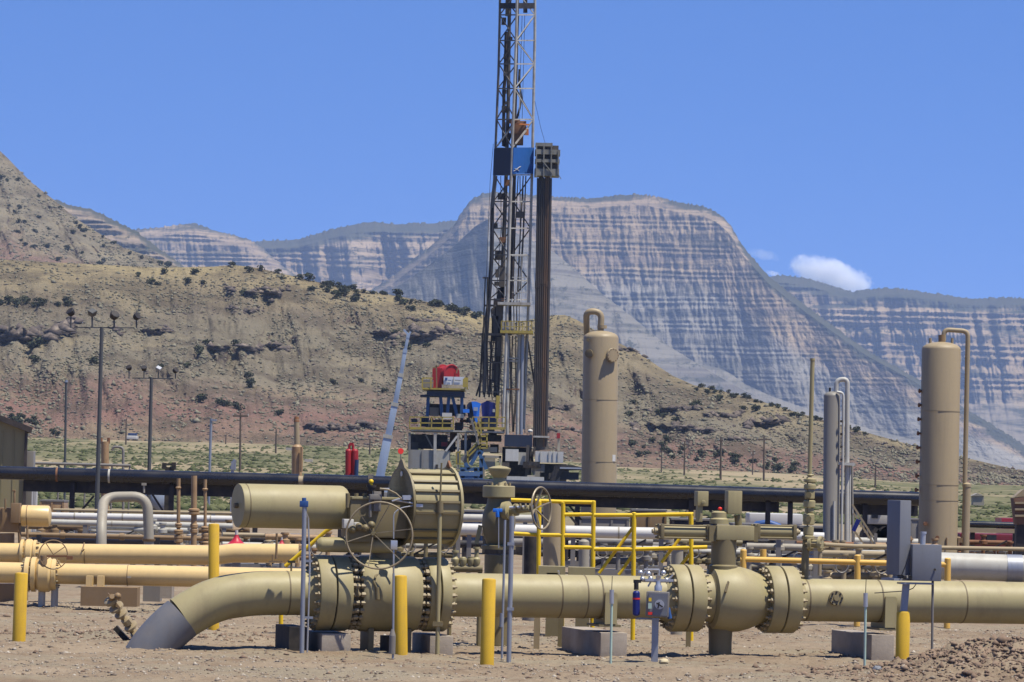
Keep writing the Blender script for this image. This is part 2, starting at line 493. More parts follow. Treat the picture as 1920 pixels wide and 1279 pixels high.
def _ground_mat():
    k = N('dirt'); v = k.pos()
    big = k.noise(v, 0.35, 4, 0.6); mid = k.noise(v, 1.6, 6, 0.65); fin = k.noise(v, 22, 5, 0.7)
    c = k.ramp(big, [(0.35, (0.205, 0.155, 0.104)), (0.65, (0.27, 0.212, 0.146))])
    c = k.mix(k.ramp(mid, [(0.50, 0.0), (0.72, 0.75)]), c, (0.125, 0.080, 0.050))
    # gravel spread as grey patches
    gp = k.ramp(k.noise(k.pos((0.35, 1.0, 1.0)), 0.7, 3, 0.5), [(0.50, 0.0), (0.62, 1.0)])
    c = k.mix(k.math('MULTIPLY', gp, 0.7), c, (0.225, 0.195, 0.138))
    sp = k.ramp(fin, [(0.42, 0.0), (0.62, 1.0)])
    c = k.mix(k.math('MULTIPLY', sp, 0.5), c, k.mix(0.5, c, (0.105, 0.075, 0.048)))
    sp2 = k.ramp(k.noise(v, 40, 3, 0.6), [(0.60, 0.0), (0.70, 1.0)])
    c = k.mix(k.math('MULTIPLY', sp2, 0.5), c, (0.31, 0.26, 0.185))
    # grass and sage on the plain beyond the yard
    y = k.n('ShaderNodeSeparateXYZ'); k.l(k.n('ShaderNodeNewGeometry').outputs['Position'], y.inputs[0])
    far = k.ramp(k.math('DIVIDE', y.outputs[1], 1000.0), [(0.17, 0.0), (0.24, 1.0)])
    gn = k.noise(k.pos((0.04, 0.012, 0.05)), 1.0, 5, 0.65)
    gm = k.ramp(gn, [(0.42, 0.0), (0.56, 1.0)])
    gcol = k.ramp(k.noise(k.pos((0.25, 0.06, 0.3)), 1.0, 5, 0.7), [(0.35, (0.055, 0.062, 0.024)), (0.65, (0.15, 0.14, 0.07))])
    dcol = k.ramp(mid, [(0.4, (0.22, 0.175, 0.105)), (0.6, (0.28, 0.225, 0.14))])
    pl = k.mix(gm, dcol, gcol)
    c = k.mix(far, c, pl)
    k.base(c); k.set(Roughness=0.95)
    k.b.inputs['Specular IOR Level'].default_value = 0.15
    h = k.math('ADD', k.math('MULTIPLY', fin, 0.6), k.math('MULTIPLY', k.noise(v, 70, 3, 0.7), 0.4))
    k.bump(h, 0.9, 0.03)
    return k.m
def make_ground():
    u = np.concatenate([np.linspace(-2.4, -0.30, 30)[:-1], np.linspace(-0.30, -0.17, 30)[:-1], np.linspace(-0.17, 0.19, 720), np.linspace(0.19, 0.30, 25)[1:], np.linspace(0.30, 2.4, 30)[1:]])
    yr = np.concatenate([np.linspace(-40, 38, 16)[:-1], np.arange(38, 62, 0.05), np.arange(62, 130, 0.35), np.geomspace(130, 1000, 120)])
    U, Yg = np.meshgrid(u, yr)
    X = U * np.maximum(Yg, 38)
    Z = gz(X, Yg, True)
    o = grid_mesh('ground', X, Yg, Z, _ground_mat())
    tag(o, kind='structure')
make_ground()

# ---------------------------------------------------------------- hills
def hill(name, u0, u1, nu, crest, foot, Yf, Yc, rows, yfrac, disp, mat, back=0.35, extra=40, trees=0.0):
    """real slopes: every row is a level of the slope, its distance grows from foot to crest; then the back falls away"""
    us = np.linspace(u0, u1, nu)
    q = np.linspace(0, 1, rows)
    cr = np.interp(us, *zip(*crest)); ft = np.interp(us, *zip(*foot))
    yf = np.interp(us, *zip(*Yf)); yc = np.interp(us, *zip(*Yc))
    U, Q = np.meshgrid(us, q)
    PY = ft + (cr - ft) * Q - trees * np.clip(vnoise(us * 0.33, us * 0, 3) * 1.6 - 0.5, 0, 1) * sstep(0.988, 1.0, Q)
    FR_ = yfrac(U, Q)
    YY = yf + (yc - yf) * FR_
    YY = YY + disp(U, Q, YY) * (yc - yf)
    kx = (U - CX) / F_PX; ky = -(PY - CY) / F_PX
    dx = _r.x * kx + _u.x * ky + _f.x; dy = _r.y * kx + _u.y * ky + _f.y; dz = _r.z * kx + _u.z * ky + _f.z
    tt = YY / dy
    X = dx * tt; Z = HCAM + dz * tt
    # skirt below the foot and back slope beyond the crest
    nb = 14
    bx = []; by = []; bz = []; bq = []
    for t in np.linspace(0, 1, nb)[1:]:
        d = (yc - yf) * back * t * 2.2
        by.append(YY[-1] + d); bx.append(X[-1] * (1 + d / YY[-1])); bz.append(Z[-1] - (Z[-1] - Z[0]) * (0.15 * t + 0.85 * t * t)); bq.append(np.ones_like(us))
    X = np.vstack([X[:1] * 0.995, X, np.array(bx)]); YY = np.vstack([YY[:1] - extra, YY, np.array(by)])
    Z = np.vstack([np.minimum(Z[:1] - extra * 0.25, Z[:1] - 3), Z, np.array(bz)]); Q = np.vstack([Q[:1], Q, np.array(bq)])
    U = np.vstack([U[:1], U, np.repeat(U[-1:], nb - 1, 0)])
    PYf = np.vstack([PY[:1], PY, np.repeat(PY[-1:], nb - 1, 0)])
    o = grid_mesh(name, X, YY, Z, mat, {'level': Q, 'across': U / 1920.0, 'below': (PYf - PYf[-1:]) / 100.0})
    tag(o, kind='structure')
    return dict(o=o, us=us, X=X[1:rows + 1], Y=YY[1:rows + 1], Z=Z[1:rows + 1], PY=PY)
def on_hill(h, px, py):
    i = int(np.clip(np.searchsorted(h['us'], px), 0, len(h['us']) - 1))
    col = h['PY'][:, i]
    j = int(np.argmin(np.abs(col - py)))
    return Vector((h['X'][j, i], h['Y'][j, i], h['Z'][j, i]))

def _hill_mat(name, ls=1.0):
    k = N(name); v = k.pos()
    lev = k.math('MULTIPLY', k.attr('level'), ls)
    n0 = k.noise(k.pos((0.012, 0.012, 0.03)), 1.0, 5, 0.6, 0.6)
    n1 = k.noise(k.pos((0.06, 0.05, 0.12)), 1.0, 6, 0.68)
    n2 = k.noise(v, 0.8, 5, 0.75)
    # soil layers: reddish at the foot, grey-tan, straw yellow at the crest
    lv = k.math('ADD', lev, k.math('MULTIPLY', k.math('SUBTRACT', n0, 0.5), 0.55))
    c = k.ramp(lv, [(0.0, (0.25, 0.18, 0.12)), (0.12, (0.25, 0.155, 0.118)), (0.22, (0.245, 0.142, 0.112)), (0.36, (0.225, 0.16, 0.12)), (0.45, (0.235, 0.20, 0.14)), (0.62, (0.215, 0.188, 0.132)), (0.80, (0.19, 0.155, 0.108)), (0.89, (0.26, 0.212, 0.13)), (1.0, (0.34, 0.275, 0.15))])
    c = k.mix(k.ramp(n1, [(0.40, 0.75), (0.56, 0.0)]), c, (0.10, 0.08, 0.058))
    c = k.mix(k.ramp(k.noise(k.pos((0.03, 0.03, 0.06)), 1.0, 4, 0.6), [(0.54, 0.0), (0.70, 0.7)]), c, (0.30, 0.25, 0.155))
    # sage speckle
    c = k.mix(k.ramp(n2, [(0.52, 0.0), (0.66, 0.55)]), c, (0.105, 0.105, 0.07))
    c = k.mix(k.ramp(k.noise(v, 1.1, 3, 0.6), [(0.60, 0.0), (0.72, 0.5)]), c, (0.34, 0.29, 0.215))
    # bare ledges of dark sandstone on the steep faces
    nz = k.n('ShaderNodeSeparateXYZ'); k.l(k.n('ShaderNodeNewGeometry').outputs['True Normal'], nz.inputs[0])
    st = k.ramp(nz.outputs[2], [(0.30, 1.0), (0.55, 0.0)])
    rk = k.ramp(n1, [(0.4, (0.085, 0.066, 0.058)), (0.65, (0.17, 0.125, 0.10))])
    c = k.mix(st, c, rk)
    k.base(c); k.set(Roughness=1.0); k.b.inputs['Specular IOR Level'].default_value = 0.05
    k.bump(k.math('ADD', n2, n1), 1.0, 1.6)
    return k.m
HILLM = _hill_mat('hillside_soil'); RIDGEM = _hill_mat('ridge_soil', 0.72)

def bump1(x, c, w): return np.exp(-((x - c) / w) ** 2)
LEDGES = [(-40, 150, 622, 30), (215, 320, 622, 14), (420, 540, 548, 15), (380, 545, 652, 12), (425, 500, 580, 8),
          (690, 860, 625, 16), (560, 760, 800, 12), (1180, 1275, 800, 17), (1265, 1350, 806, 11), (1200, 1330, 768, 9), (1310, 1400, 775, 10),
          (1395, 1480, 793, 15), (1350, 1460, 823, 7), (1020, 1090, 762, 10), (1025, 1095, 805, 8), (735, 800, 640, 14), (1150, 1210, 655, 6), (760, 830, 600, 6)]
def front_frac(U, Q):
    return Q ** 0.9
def front_disp(U, Q, Y):
    e = np.sin(np.pi * np.clip(Q, 0, 1))
    d = (fbm(U * 0.006, Q * 2.2, 3, 3) - 0.5) * 0.30 * e ** 0.7
    d += (ridged(U * 0.016 + Q * 0.9, Q * 1.0, 9, 3) - 0.6) * 0.085 * e
    d += (fbm(U * 0.06, Q * 9, 13, 4) - 0.5) * 0.05 * e ** 0.5
    # rock ledges: sheer little cliffs, where the slope stays at one distance over the ledge's height
    ft = np.interp(U, *zip(*FRONT_FOOT)); cr = np.interp(U, *zip(*FRONT_CREST)); PY = ft + (cr - ft) * Q
    for (a, b, c, hgt) in LEDGES:
        hgt = hgt * 0.62
        nz_ = fbm(U * 0.045, U * 0 + c, int(c), 2)
        cc = c + (fbm(U * 0.035, U * 0, int(a + c) & 255, 3) - 0.5) * hgt * 1.7
        hh = np.maximum(hgt * np.clip((nz_ - 0.33) * 3.2, 0.0, 1.5), 0.3) * sstep(a, a + 22, U) * (1 - sstep(b - 22, b, U)) + 0.05
        t = (cc + hh / 2 - PY) / hh
        st = np.where(t <= 0, 0.0, np.where(t < 1, t * 1.25, 1.25 * np.exp(-np.maximum((t - 1) * hh, 0) / 9.0)))
        d -= st * hh / (ft - cr)
    return d
FRONT_CREST = [(-500, 480), (0, 487), (100, 492), (200, 497), (300, 502), (400, 500), (440, 497), (480, 502), (520, 511), (600, 530), (700, 547), (760, 558), (800, 566), (880, 582), (920, 596), (960, 606), (1000, 598), (1040, 591), (1060, 591), (1080, 599), (1130, 627), (1200, 664), (1260, 704), (1300, 722), (1330, 728), (1400, 744), (1500, 775), (1600, 804), (1700, 832), (1800, 856), (1920, 884), (2300, 940)]
FRONT_FOOT = [(-500, 840), (0, 838), (900, 842), (1050, 872), (1150, 892), (1500, 902), (1700, 912), (1920, 922), (2300, 950)]
front = hill('hillside', -420, 2330, 1500, FRONT_CREST, FRONT_FOOT,
             [(-500, 720), (900, 740), (1200, 730), (2300, 690)], [(-500, 960), (900, 960), (1200, 900), (1600, 810), (2300, 730)], 300, front_frac, front_disp, HILLM)

RIDGE_CREST = [(-600, 40), (-100, 215), (0, 283), (15, 297), (30, 313), (60, 343), (100, 374), (140, 408), (180, 434), (230, 464), (280, 481), (310, 492), (345, 505), (420, 530)]
def ridge_disp(U, Q, Y):
    return (ridged(U * 0.012 + Q * 1.6, Q * 0.8, 77, 4) - 0.6) * 0.12 * np.sin(np.pi * np.clip(Q * 0.9, 0, 1)) + (fbm(U * 0.1, Q * 14, 14, 3) - 0.5) * 0.05
ridge = hill('far_hillside', -560, 415, 420, RIDGE_CREST, [(-600, 600), (500, 560)], [(-600, 1450), (500, 1560)], [(-600, 1900), (0, 1800), (420, 1600)], 160, lambda U, Q: Q ** 0.95, ridge_disp, RIDGEM)

def _mesa_mat(name, tan, mauve, talus, veg=0.5, cap=0.9, band=0.055, tal0=0.46, wood=0.07, flank=9.0, pale=None):
    k = N(name); v = k.pos()
    lev = k.attr('level')
    sep = k.n('ShaderNodeSeparateXYZ'); k.l(k.n('ShaderNodeNewGeometry').outputs['Position'], sep.inputs[0])
    w = k.noise(k.pos((0.0025, 0.0, 0.003)), 1.0, 4, 0.6)
    zz = k.math('ADD', sep.outputs[2], k.math('MULTIPLY', w, 14.0))
    cv = k.n('ShaderNodeCombineXYZ'); k.l(k.math('MULTIPLY', zz, band), cv.inputs[2])
    k.l(k.math('MULTIPLY', sep.outputs[0], 0.0012), cv.inputs[0])
    st = k.noise(cv.outputs[0], 1.0, 3, 0.6)
    rock = k.ramp(st, [(0.36, mauve), (0.45, tan), (0.50, tuple(q * .65 for q in tan)), (0.54, tan), (0.62, tuple(q * 1.1 for q in tan)), (0.67, mauve), (0.72, tan)])
    if pale:
        pr = k.ramp(st, [(0.36, tuple(q * .86 for q in pale)), (0.45, pale), (0.50, tuple(q * .80 for q in pale)), (0.53, pale), (0.62, tuple(q * 1.08 for q in pale)), (0.66, tuple(q * .82 for q in pale)), (0.70, pale)])
        rock = k.mix(k.ramp(k.math('ADD', lev, k.math('MULTIPLY', k.math('SUBTRACT', w, 0.5), 0.12)), [(0.66, 0.0), (0.76, 1.0)]), pr, rock)
    # talus lower down: fine pale shale with darker ribs
    tn = k.noise(k.pos((0.02, 0.0, 0.006)), 1.0, 5, 0.7)
    tal = k.ramp(tn, [(0.35, tuple(q * 0.78 for q in talus)), (0.65, talus)])
    tal = k.mix(0.30, tal, rock)
    f = k.ramp(k.math('ADD', lev, k.math('MULTIPLY', k.math('SUBTRACT', w, 0.5), 0.3)), [(tal0, 0.0), (tal0 + 0.16, 1.0)])
    c = k.mix(f, tal, rock)
    vg = (0.030, 0.034, 0.022)
    # scrub in level lines on the ledges, and scattered trees
    n1 = k.noise(k.pos((0.009, 0.0, 0.055)), 1.0, 5, 0.68, 0.4)
    c = k.mix(k.ramp(n1, [(0.515, 0.0), (0.60, veg)]), c, vg)
    n2 = k.noise(k.pos((0.06, 0.0, 0.075)), 1.0, 4, 0.75)
    hi = k.ramp(lev, [(0.35, 0.35), (0.8, 1.0)])
    c = k.mix(k.math('MULTIPLY', hi, k.ramp(n2, [(0.54, 0.0), (0.62, min(1.0, veg * 1.5))])), c, vg)
    nz = k.n('ShaderNodeSeparateXYZ'); k.l(k.n('ShaderNodeNewGeometry').outputs['Normal'], nz.inputs[0])
    # the wooded rim follows the skyline; one turned-away flank is wooded further down
    bl = k.math('SUBTRACT', k.attr('below'), k.math('MULTIPLY', k.math('SUBTRACT', n1, 0.5), 0.5))
    fl_ = k.ramp(k.attr('across'), [(flank, 0.0), (flank + 0.012, 1.0)]) if flank < 2 else None
    lim = k.math('MULTIPLY_ADD', fl_, 0.16) if fl_ is not None else None
    if lim is not None:
        lim.node.inputs[2].default_value = wood
        dlt = k.math('SUBTRACT', bl, lim)
    else: dlt = k.math('SUBTRACT', bl, wood)
    capf = k.ramp(k.math('ADD', dlt, 0.5), [(0.47, 0.92), (0.55, 0.0)])
    c = k.mix(capf, c, k.mix(n2, vg, (0.055, 0.058, 0.036)))
    c = k.mix(k.math('MULTIPLY', k.ramp(k.math('MULTIPLY_ADD', nz.outputs[0], 0.5), [(0.14, 0.85), (0.30, 0.0)]), veg), c, (0.045, 0.046, 0.034))
    k.base(c); k.set(Roughness=1.0); k.b.inputs['Specular IOR Level'].default_value = 0.03
    k.bump(k.math('ADD', n2, st), 0.7, 3.5)
    return k.m
TANR, MAUV, TALU = (0.25, 0.19, 0.122), (0.15, 0.118, 0.092), (0.165, 0.15, 0.118)
PALE = (0.215, 0.198, 0.165)
MESAM = _mesa_mat('mesa_rock', TANR, MAUV, TALU, 0.46, 0.955, 0.055, 0.48, 0.05, 1388 / 1920., PALE)
MESAF = _mesa_mat('far_mesa_rock', TANR, MAUV, TALU, 0.85, 0.86, 0.055, 0.40, 0.26)
MESAL = _mesa_mat('banded_mesa_rock', TANR, MAUV, TALU, 0.5, 0.86, 0.055, 0.30, 0.04)
BLUFM = _mesa_mat('bluff_rock', TANR, MAUV, TALU, 0.9, 0.93, 0.04, 0.05, 0.10)
TALUM = _mesa_mat('talus_shale', tuple(q * .95 for q in TALU), (0.10, 0.09, 0.075), TALU, 0.55, 2.0, 0.055, 0.7, -9.0)

def mesa_frac(crest, foot, lo=0.46, step=13.0, amp=0.0055, steep=0.30):
    """smooth slope below, cliffs above; level terraces follow the height itself"""
    def f(U, Q):
        base = np.where(Q < lo, Q / lo * (1 - steep), (1 - steep) + (np.clip((Q - lo) / (0.965 - lo), 0, 1)) * (steep - 0.10) + np.clip((Q - 0.965) / 0.035, 0, 1) * 0.10)
        PY = np.interp(U, *zip(*foot)); PY = PY + (np.interp(U, *zip(*crest)) - PY) * Q
        sB = (700 - PY - (U - 960) * -0.0227) / step + (fbm(U * 0.006, PY * 0.02, 5, 3) - 0.5) * 0.5
        sB = sB + 0.35 * np.sin(sB * 1.7)
        r = sB - np.floor(sB)
        t = np.where(r < 0.55, r * 0.15, 0.0825 + (r - 0.55) * 2.04) - r
        w = sstep(lo - 0.18, lo + 0.05, Q) * (1 - sstep(0.95, 0.99, Q)) * (0.5 + 1.0 * fbm(U * 0.01, PY * 0.03, 9, 3))
        return base + t * amp * w
    return f
def mesa_disp(seed, g=0.0075, amp=0.085):
    def f(U, Q, Y):
        e = np.sin(np.pi * np.clip(Q, 0, 1) ** 0.8) ** 0.6
        d = (ridged(U * g + Q * 0.5, Q * 0.6, seed, 5, 0.55) - 0.62) * amp * e
        d += (ridged(U * 0.03 + Q, Q * 1.2, seed + 5, 4) - 0.6) * 0.012 * e
        d += (fbm(U * 0.11, Q * 22, seed + 9, 3) - 0.5) * 0.010
        return d
    return f
MESA_CREST = [(640, 600), (690, 548), (740, 516), (800, 468), (850, 424), (880, 378), (905, 364), (930, 361), (960, 362), (1000, 367), (1040, 370), (1100, 373), (1150, 368), (1190, 365), (1215, 367), (1240, 373), (1290, 383), (1320, 388), (1342, 398), (1360, 413), (1374, 430), (1382, 446), (1395, 466), (1412, 485), (1440, 517), (1480, 550), (1550, 603), (1620, 655), (1700, 700), (1800, 760), (1920, 835), (2200, 900)]
mesa = hill('mesa', 640, 2150, 1300, MESA_CREST, [(600, 880), (2300, 925)],
            [(640, 4900), (1100, 4500), (1400, 4450), (2200, 4300)], [(640, 5700), (860, 5500), (1040, 5560), (1200, 5500), (1340, 5350), (1440, 5150), (1700, 4800), (2200, 4500)],
            420, mesa_frac(MESA_CREST, [(600, 880), (2300, 925)], 0.42), mesa_disp(101, 0.006, 0.075), MESAM, extra=100, trees=3.2)
SPUR_CREST = [(640, 640), (690, 585), (740, 540), (800, 500), (850, 462), (890, 425), (915, 410), (950, 428), (1000, 452), (1040, 474), (1080, 507), (1130, 552), (1180, 590), (1240, 640), (1320, 690), (1400, 735), (1500, 775), (1620, 820), (1800, 880), (1900, 905)]
spur = hill('talus_slope', 640, 1890, 900, SPUR_CREST, [(600, 885), (2300, 925)], [(640, 4300), (915, 4050), (1900, 4350)], [(640, 4900), (850, 4750), (915, 4650), (1100, 4600), (1400, 4500), (1900, 4450)],
            260, lambda U, Q: Q ** 0.92, mesa_disp(211, 0.012, 0.20), TALUM, extra=100)
RIGHT_CREST = [(1350, 500), (1440, 519), (1470, 517), (1510, 522), (1545, 532), (1580, 544), (1600, 548), (1650, 541), (1690, 542), (1720, 547), (1760, 552), (1800, 558), (1830, 561), (1880, 559), (1920, 560), (2100, 575), (2400, 560)]
mright = hill('right_mesa', 1350, 2380, 700, RIGHT_CREST, [(1300, 890), (2400, 910)], [(1300, 5900), (2400, 5000)], [(1300, 7000), (2400, 6300)], 300, mesa_frac(RIGHT_CREST, [(1300, 890), (2400, 910)], 0.42, 16, 0.02), mesa_disp(307, 0.009, 0.20), MESAF, extra=100, trees=3.2)
LEFT_CREST = [(-300, 420), (60, 372), (100, 374), (130, 385), (165, 392), (190, 401), (225, 420), (255, 434), (262, 440), (300, 468), (345, 500)]
mleft0 = hill('wooded_bluff', -300, 345, 300, LEFT_CREST, [(-300, 760), (500, 760)], [(-300, 3300), (500, 3300)], [(-300, 3900), (345, 3800)], 200, mesa_frac(LEFT_CREST, [(-300, 760), (500, 760)], 0.35, 14, 0.03), mesa_disp(411, 0.02), BLUFM, extra=100, trees=3.2)
L2 = [(150, 440), (225, 436), (255, 431), (300, 427), (350, 420), (365, 421), (400, 432), (440, 442), (465, 449), (490, 463), (505, 477), (520, 492), (560, 520), (640, 600)]
mleft1 = hill('banded_mesa', 150, 600, 330, L2, [(100, 860), (700, 860)], [(100, 5400), (700, 5400)], [(100, 6300), (700, 6100)], 300, mesa_frac(L2, [(100, 860), (700, 860)], 0.42, 11, 0.014), mesa_disp(503, 0.011, 0.13), MESAL, extra=100, trees=3.2)
L3 = [(400, 470), (465, 456), (490, 452), (530, 451), (560, 449), (590, 440), (620, 432), (660, 422), (700, 416), (740, 421), (780, 420), (815, 419), (840, 415), (900, 410), (1000, 420), (1100, 500)]
mleft2 = hill('middle_mesa', 400, 1080, 520, L3, [(100, 860), (1100, 860)], [(100, 5600), (1100, 5600)], [(400, 6900), (700, 6700), (1100, 6600)], 320, mesa_frac(L3, [(100, 860), (1100, 860)], 0.42, 14, 0.018), mesa_disp(601, 0.0085, 0.34), MESAF, extra=100, trees=3.2)
# ================================================================ the front pipeline
YAW = R(15)
DV = Vector((math.cos(YAW), math.sin(YAW), 0))      # along the pipe, to the right and away
PV = Vector((-math.sin(YAW), math.cos(YAW), 0))     # across it, away from the camera
A0 = spot(960, 51.0, 0.75)
A0.z = 0
def fp(px, py, off=0.0):
    """the point seen at (px, py) on the upright plane through the pipe's axis, moved back by off"""
    d = ray(px, py); o = A0 + PV * off
    t = (o - CAM).dot(PV) / d.dot(PV)
    return CAM + d * t
def fground(px, off=0.0):
    p = fp(px, 1115, off)
    return Vector((p.x, p.y, 0))
def col(px, off=0.0, z=0.0):
    """point of that plane at height z whose column is px (near enough)"""
    p = fp(px, 1120, off); q = fp(px, 1120 + 141 * (p.z - z), off)
    for _ in range(2): q = fp(px, 1120 + (p.z - z) * (1120 - 1000) / max(p.z - fp(px, 1000, off).z, 1e-6) * -1.0 if False else 1120 + (p.z - z) * 120.0 / (fp(px, 1000, off).z - p.z), off)
    return q
ZP = 0.5 * (fp(700, 1113).z + fp(1100, 1119).z)
print('pipe axis height', ZP, fp(560, 1112).z, fp(1700, 1133).z, fp(1100, 1119).z)
def ax(px, z=None, off=0.0):
    """point on the pipe's axis in column px"""
    p = fp(px, 1112 + (px - 560) * 0.0192, off)
    return Vector((p.x, p.y, ZP if z is None else z))
PXM = 51.0 / 7200
RP = 0.288

def ringbolts(mb_parent, c, d, rad, n, half, size, mat='bolt', name='bolt', phase=0.0):
    """studs with nuts round a flange, each its own mesh"""
    x, y, z = basis(d)
    first = None
    for i in range(n):
        a = 2 * math.pi * (i + phase) / n
        p = c + x * (rad * math.cos(a)) + y * (rad * math.sin(a))
        b = MB()
        b.cyl(p - z * half, p + z * half, size * 0.42, n=8)
        b.lathe([(size, 0), (size, size * 1.5)], p - z * (half * 0.86), z, 6)
        b.lathe([(size, 0), (size, size * 1.5)], p + z * (half * 0.86 - size * 1.5), z, 6)
        b.build(name, mat, mb_parent)

# ---------------------------------------------------------------- pipeline
pl = thing('gas_pipeline', 'thick olive pipeline rising from the dirt in a grey wrapped elbow across the foreground', 'pipeline', fground(300))
cpx = [(560, 1112), (520, 1112), (480, 1113), (450, 1116), (420, 1121), (390, 1131), (365, 1144), (341, 1159)]
pts = [ax(590)] + [Vector((fp(x, y).x, fp(x, y).y, fp(x, y).z)) for x, y in cpx[1:]]
pts[0].z = fp(560, 1112).z
def catmull(P, k=4):
    out = []
    for i in range(len(P) - 1):
        p0 = P[max(i - 1, 0)]; p1 = P[i]; p2 = P[i + 1]; p3 = P[min(i + 2, len(P) - 1)]
        for t in range(k):
            t /= k
            out.append(0.5 * ((2 * p1) + (p2 - p0) * t + (2 * p0 - 5 * p1 + 4 * p2 - p3) * t * t + (3 * p1 - p0 - 3 * p2 + p3) * t ** 3))
    out.append(P[-1]); return out
b = MB(); b.tube(catmull(pts, 5), RP, 40); b.build('pipe_bend', 'olive', pl)
gp_ = [fp(x, y) for x, y in [(341, 1159), (322, 1175), (303, 1194), (287, 1213), (272, 1235), (258, 1260)]]
b = MB(); b.tube(catmull(gp_, 4), RP + 0.004, 40); b.build('coated_end', 'coat', pl)
RUN_A = ax(830); RUN_B = ax(1265)
b = MB(); b.cyl(RUN_A, RUN_B, RP, n=48); b.build('pipe_run', 'olive', pl)
b = MB(); b.cyl(ax(1480), ax(2080), RP, n=48); b.build('pipe_run', 'olive', pl)
for wx in (537, 1045, 1093, 1507, 1800):
    c = ax(wx); c.z = ZP if wx > 560 else fp(wx, 1112).z
    b = MB(); b.cyl(c - DV * 0.009, c + DV * 0.009, RP + 0.0035, n=48); b.build('weld_band', 'seam', pl)
# wrap round seams of the saddles, little nozzle with a bolted cap, two small stubs
c = ax(1553) - PV * RP * 0.93 + UP * RP * 0.12
nz_d = (-PV + UP * 0.12).normalized()
b = MB(); b.lathe([(0.055, 0), (0.055, 0.05), (0.10, 0.05), (0.10, 0.085), (0.045, 0.085), (0.04, 0.10)], c - nz_d * 0.03, nz_d, 20)
nzz = b.build('capped_nozzle', 'olive_dark', pl)
ringbolts(nzz, c + nz_d * 0.045, nz_d, 0.078, 8, 0.03, 0.014, 'steel')
b = MB(); c = ax(545); c.z = fp(545, 1112).z
b.cyl(c + UP * (RP - 0.02), c + UP * (RP + 0.13), 0.013, n=8); b.box(c + UP * (RP + 0.12), (0.10, 0.02, 0.03), DV); b.build('vent_stub', 'seam', pl)
b = MB(); q = ax(1045)
b.tube([q + UP * (RP + 0.05) - PV * 0.02, q + UP * (RP - 0.03) + DV * 0.02], 0.012, 8); b.build('vent_stub', 'silver', pl)
# riser for the blow-down stack
def riser_base(): return ax(1508)

# ---------------------------------------------------------------- flanges and valves
def flange_pair(root, x0, x1, rpx, nb, gap=0.02, mat='olive', zc=None, hub=0):
    """two thick discs face to face with a thin dark gasket line; returns the discs"""
    a = ax(x0); bq = ax(x1); L = (bq - a).length; r = rpx * PXM * 0.985
    mid = (a + bq) / 2
    b = MB(); b.lathe([(RP + 0.002, -0.10 if hub < 0 else 0.0), (RP + 0.05 if hub < 0 else r - 0.02, -0.0), (r - 0.008, 0.0), (r, 0.012), (r, L / 2 - gap / 2 - 0.006), (r - 0.008, L / 2 - gap / 2)], a, DV, 56)
    f1 = b.build('flange', mat, root)
    b = MB(); b.cyl(mid - DV * gap, mid + DV * gap, r - 0.035, n=48); b.build('gasket', 'rubber', f1)
    b = MB(); b.lathe([(r - 0.008, L / 2 + gap / 2), (r, L / 2 + gap / 2 + 0.006), (r, L - 0.012), (r - 0.008, L), (RP + 0.05 if hub > 0 else r - 0.02, L), (RP + 0.002, L + (0.10 if hub > 0 else 0.0))], a, DV, 56)
    f2 = b.build('flange', mat, root)
    ringbolts(f1, mid, DV, r - 0.058, nb, L / 2 + 0.075, 0.036)
    return f1, f2

v1 = thing('ball_valve', 'big olive ball valve with a barrel body under the spoked hand wheel', 'valve', fground(715))
flange_pair(v1, 588, 648, 71, 24, hub=-1)
r1 = 70 * PXM
b = MB(); b.cyl(ax(640), ax(800), 0.36, n=40); b.build('valve_neck', 'olive_dark', v1)
b = MB(); b.lathe([(r1 * 0.93, 0.0), (r1, 0.05), (r1, (ax(778) - ax(668)).length - 0.04), (r1 * 0.95, (ax(778) - ax(668)).length)], ax(668), DV, 56)
bd = b.build('valve_body', 'olive', v1)
ringbolts(bd, ax(662), DV, r1 - 0.045, 26, 0.075, 0.035)
ringbolts(bd, ax(784), DV, r1 - 0.055, 26, 0.075, 0.035)
f1, f2 = flange_pair(v1, 793, 832, 70, 24, hub=1)
# drain elbow on the front of the body, lifting lugs, feet
b = MB(); o = ax(700) - PV * (r1 + 0.0) + UP * 0.03
b.tube(bend([fp(745, 1078, -0.3), fp(705, 1078, -0.42), fp(701, 1092, -0.5), fp(707, 1104, -0.5)], 0.03), 0.016, 8); b.cyl(fp(707, 1101, -0.5), fp(708, 1124, -0.5), 0.03, n=12)
b.build('drain_pipe', 'olive_dark', v1)
for px in (690, 760):
    b = MB(); p = ax(px); b.box(Vector((p.x, p.y, 0.16)), (0.07, 0.5, 0.32), DV); b.build('valve_foot', 'olive_dark', v1)
b = MB(); b.bar(fp(668, 1105, -0.47), fp(672, 1118, -0.50), 0.03, 0.05); b.build('grease_fitting', 'seam', v1)

# ---------------------------------------------------------------- its actuator: cylinder, yoke box, ribbed spring drum, hand wheel
ac = thing('valve_actuator', 'olive valve actuator with gas cylinder, ribbed spring drum and a spoked hand wheel', 'actuator', fground(720))
AO = -0.05
def acp(px, py, off=0.0): return fp(px, py, AO + off)
# stem housing
b = MB(); t0 = ax(722, ZP + r1 - 0.05); b.lathe([(0.20, 0), (0.20, 0.10), (0.14, 0.12), (0.14, 0.42)], t0, UP, 28); b.build('stem_housing', 'olive_dark', ac)
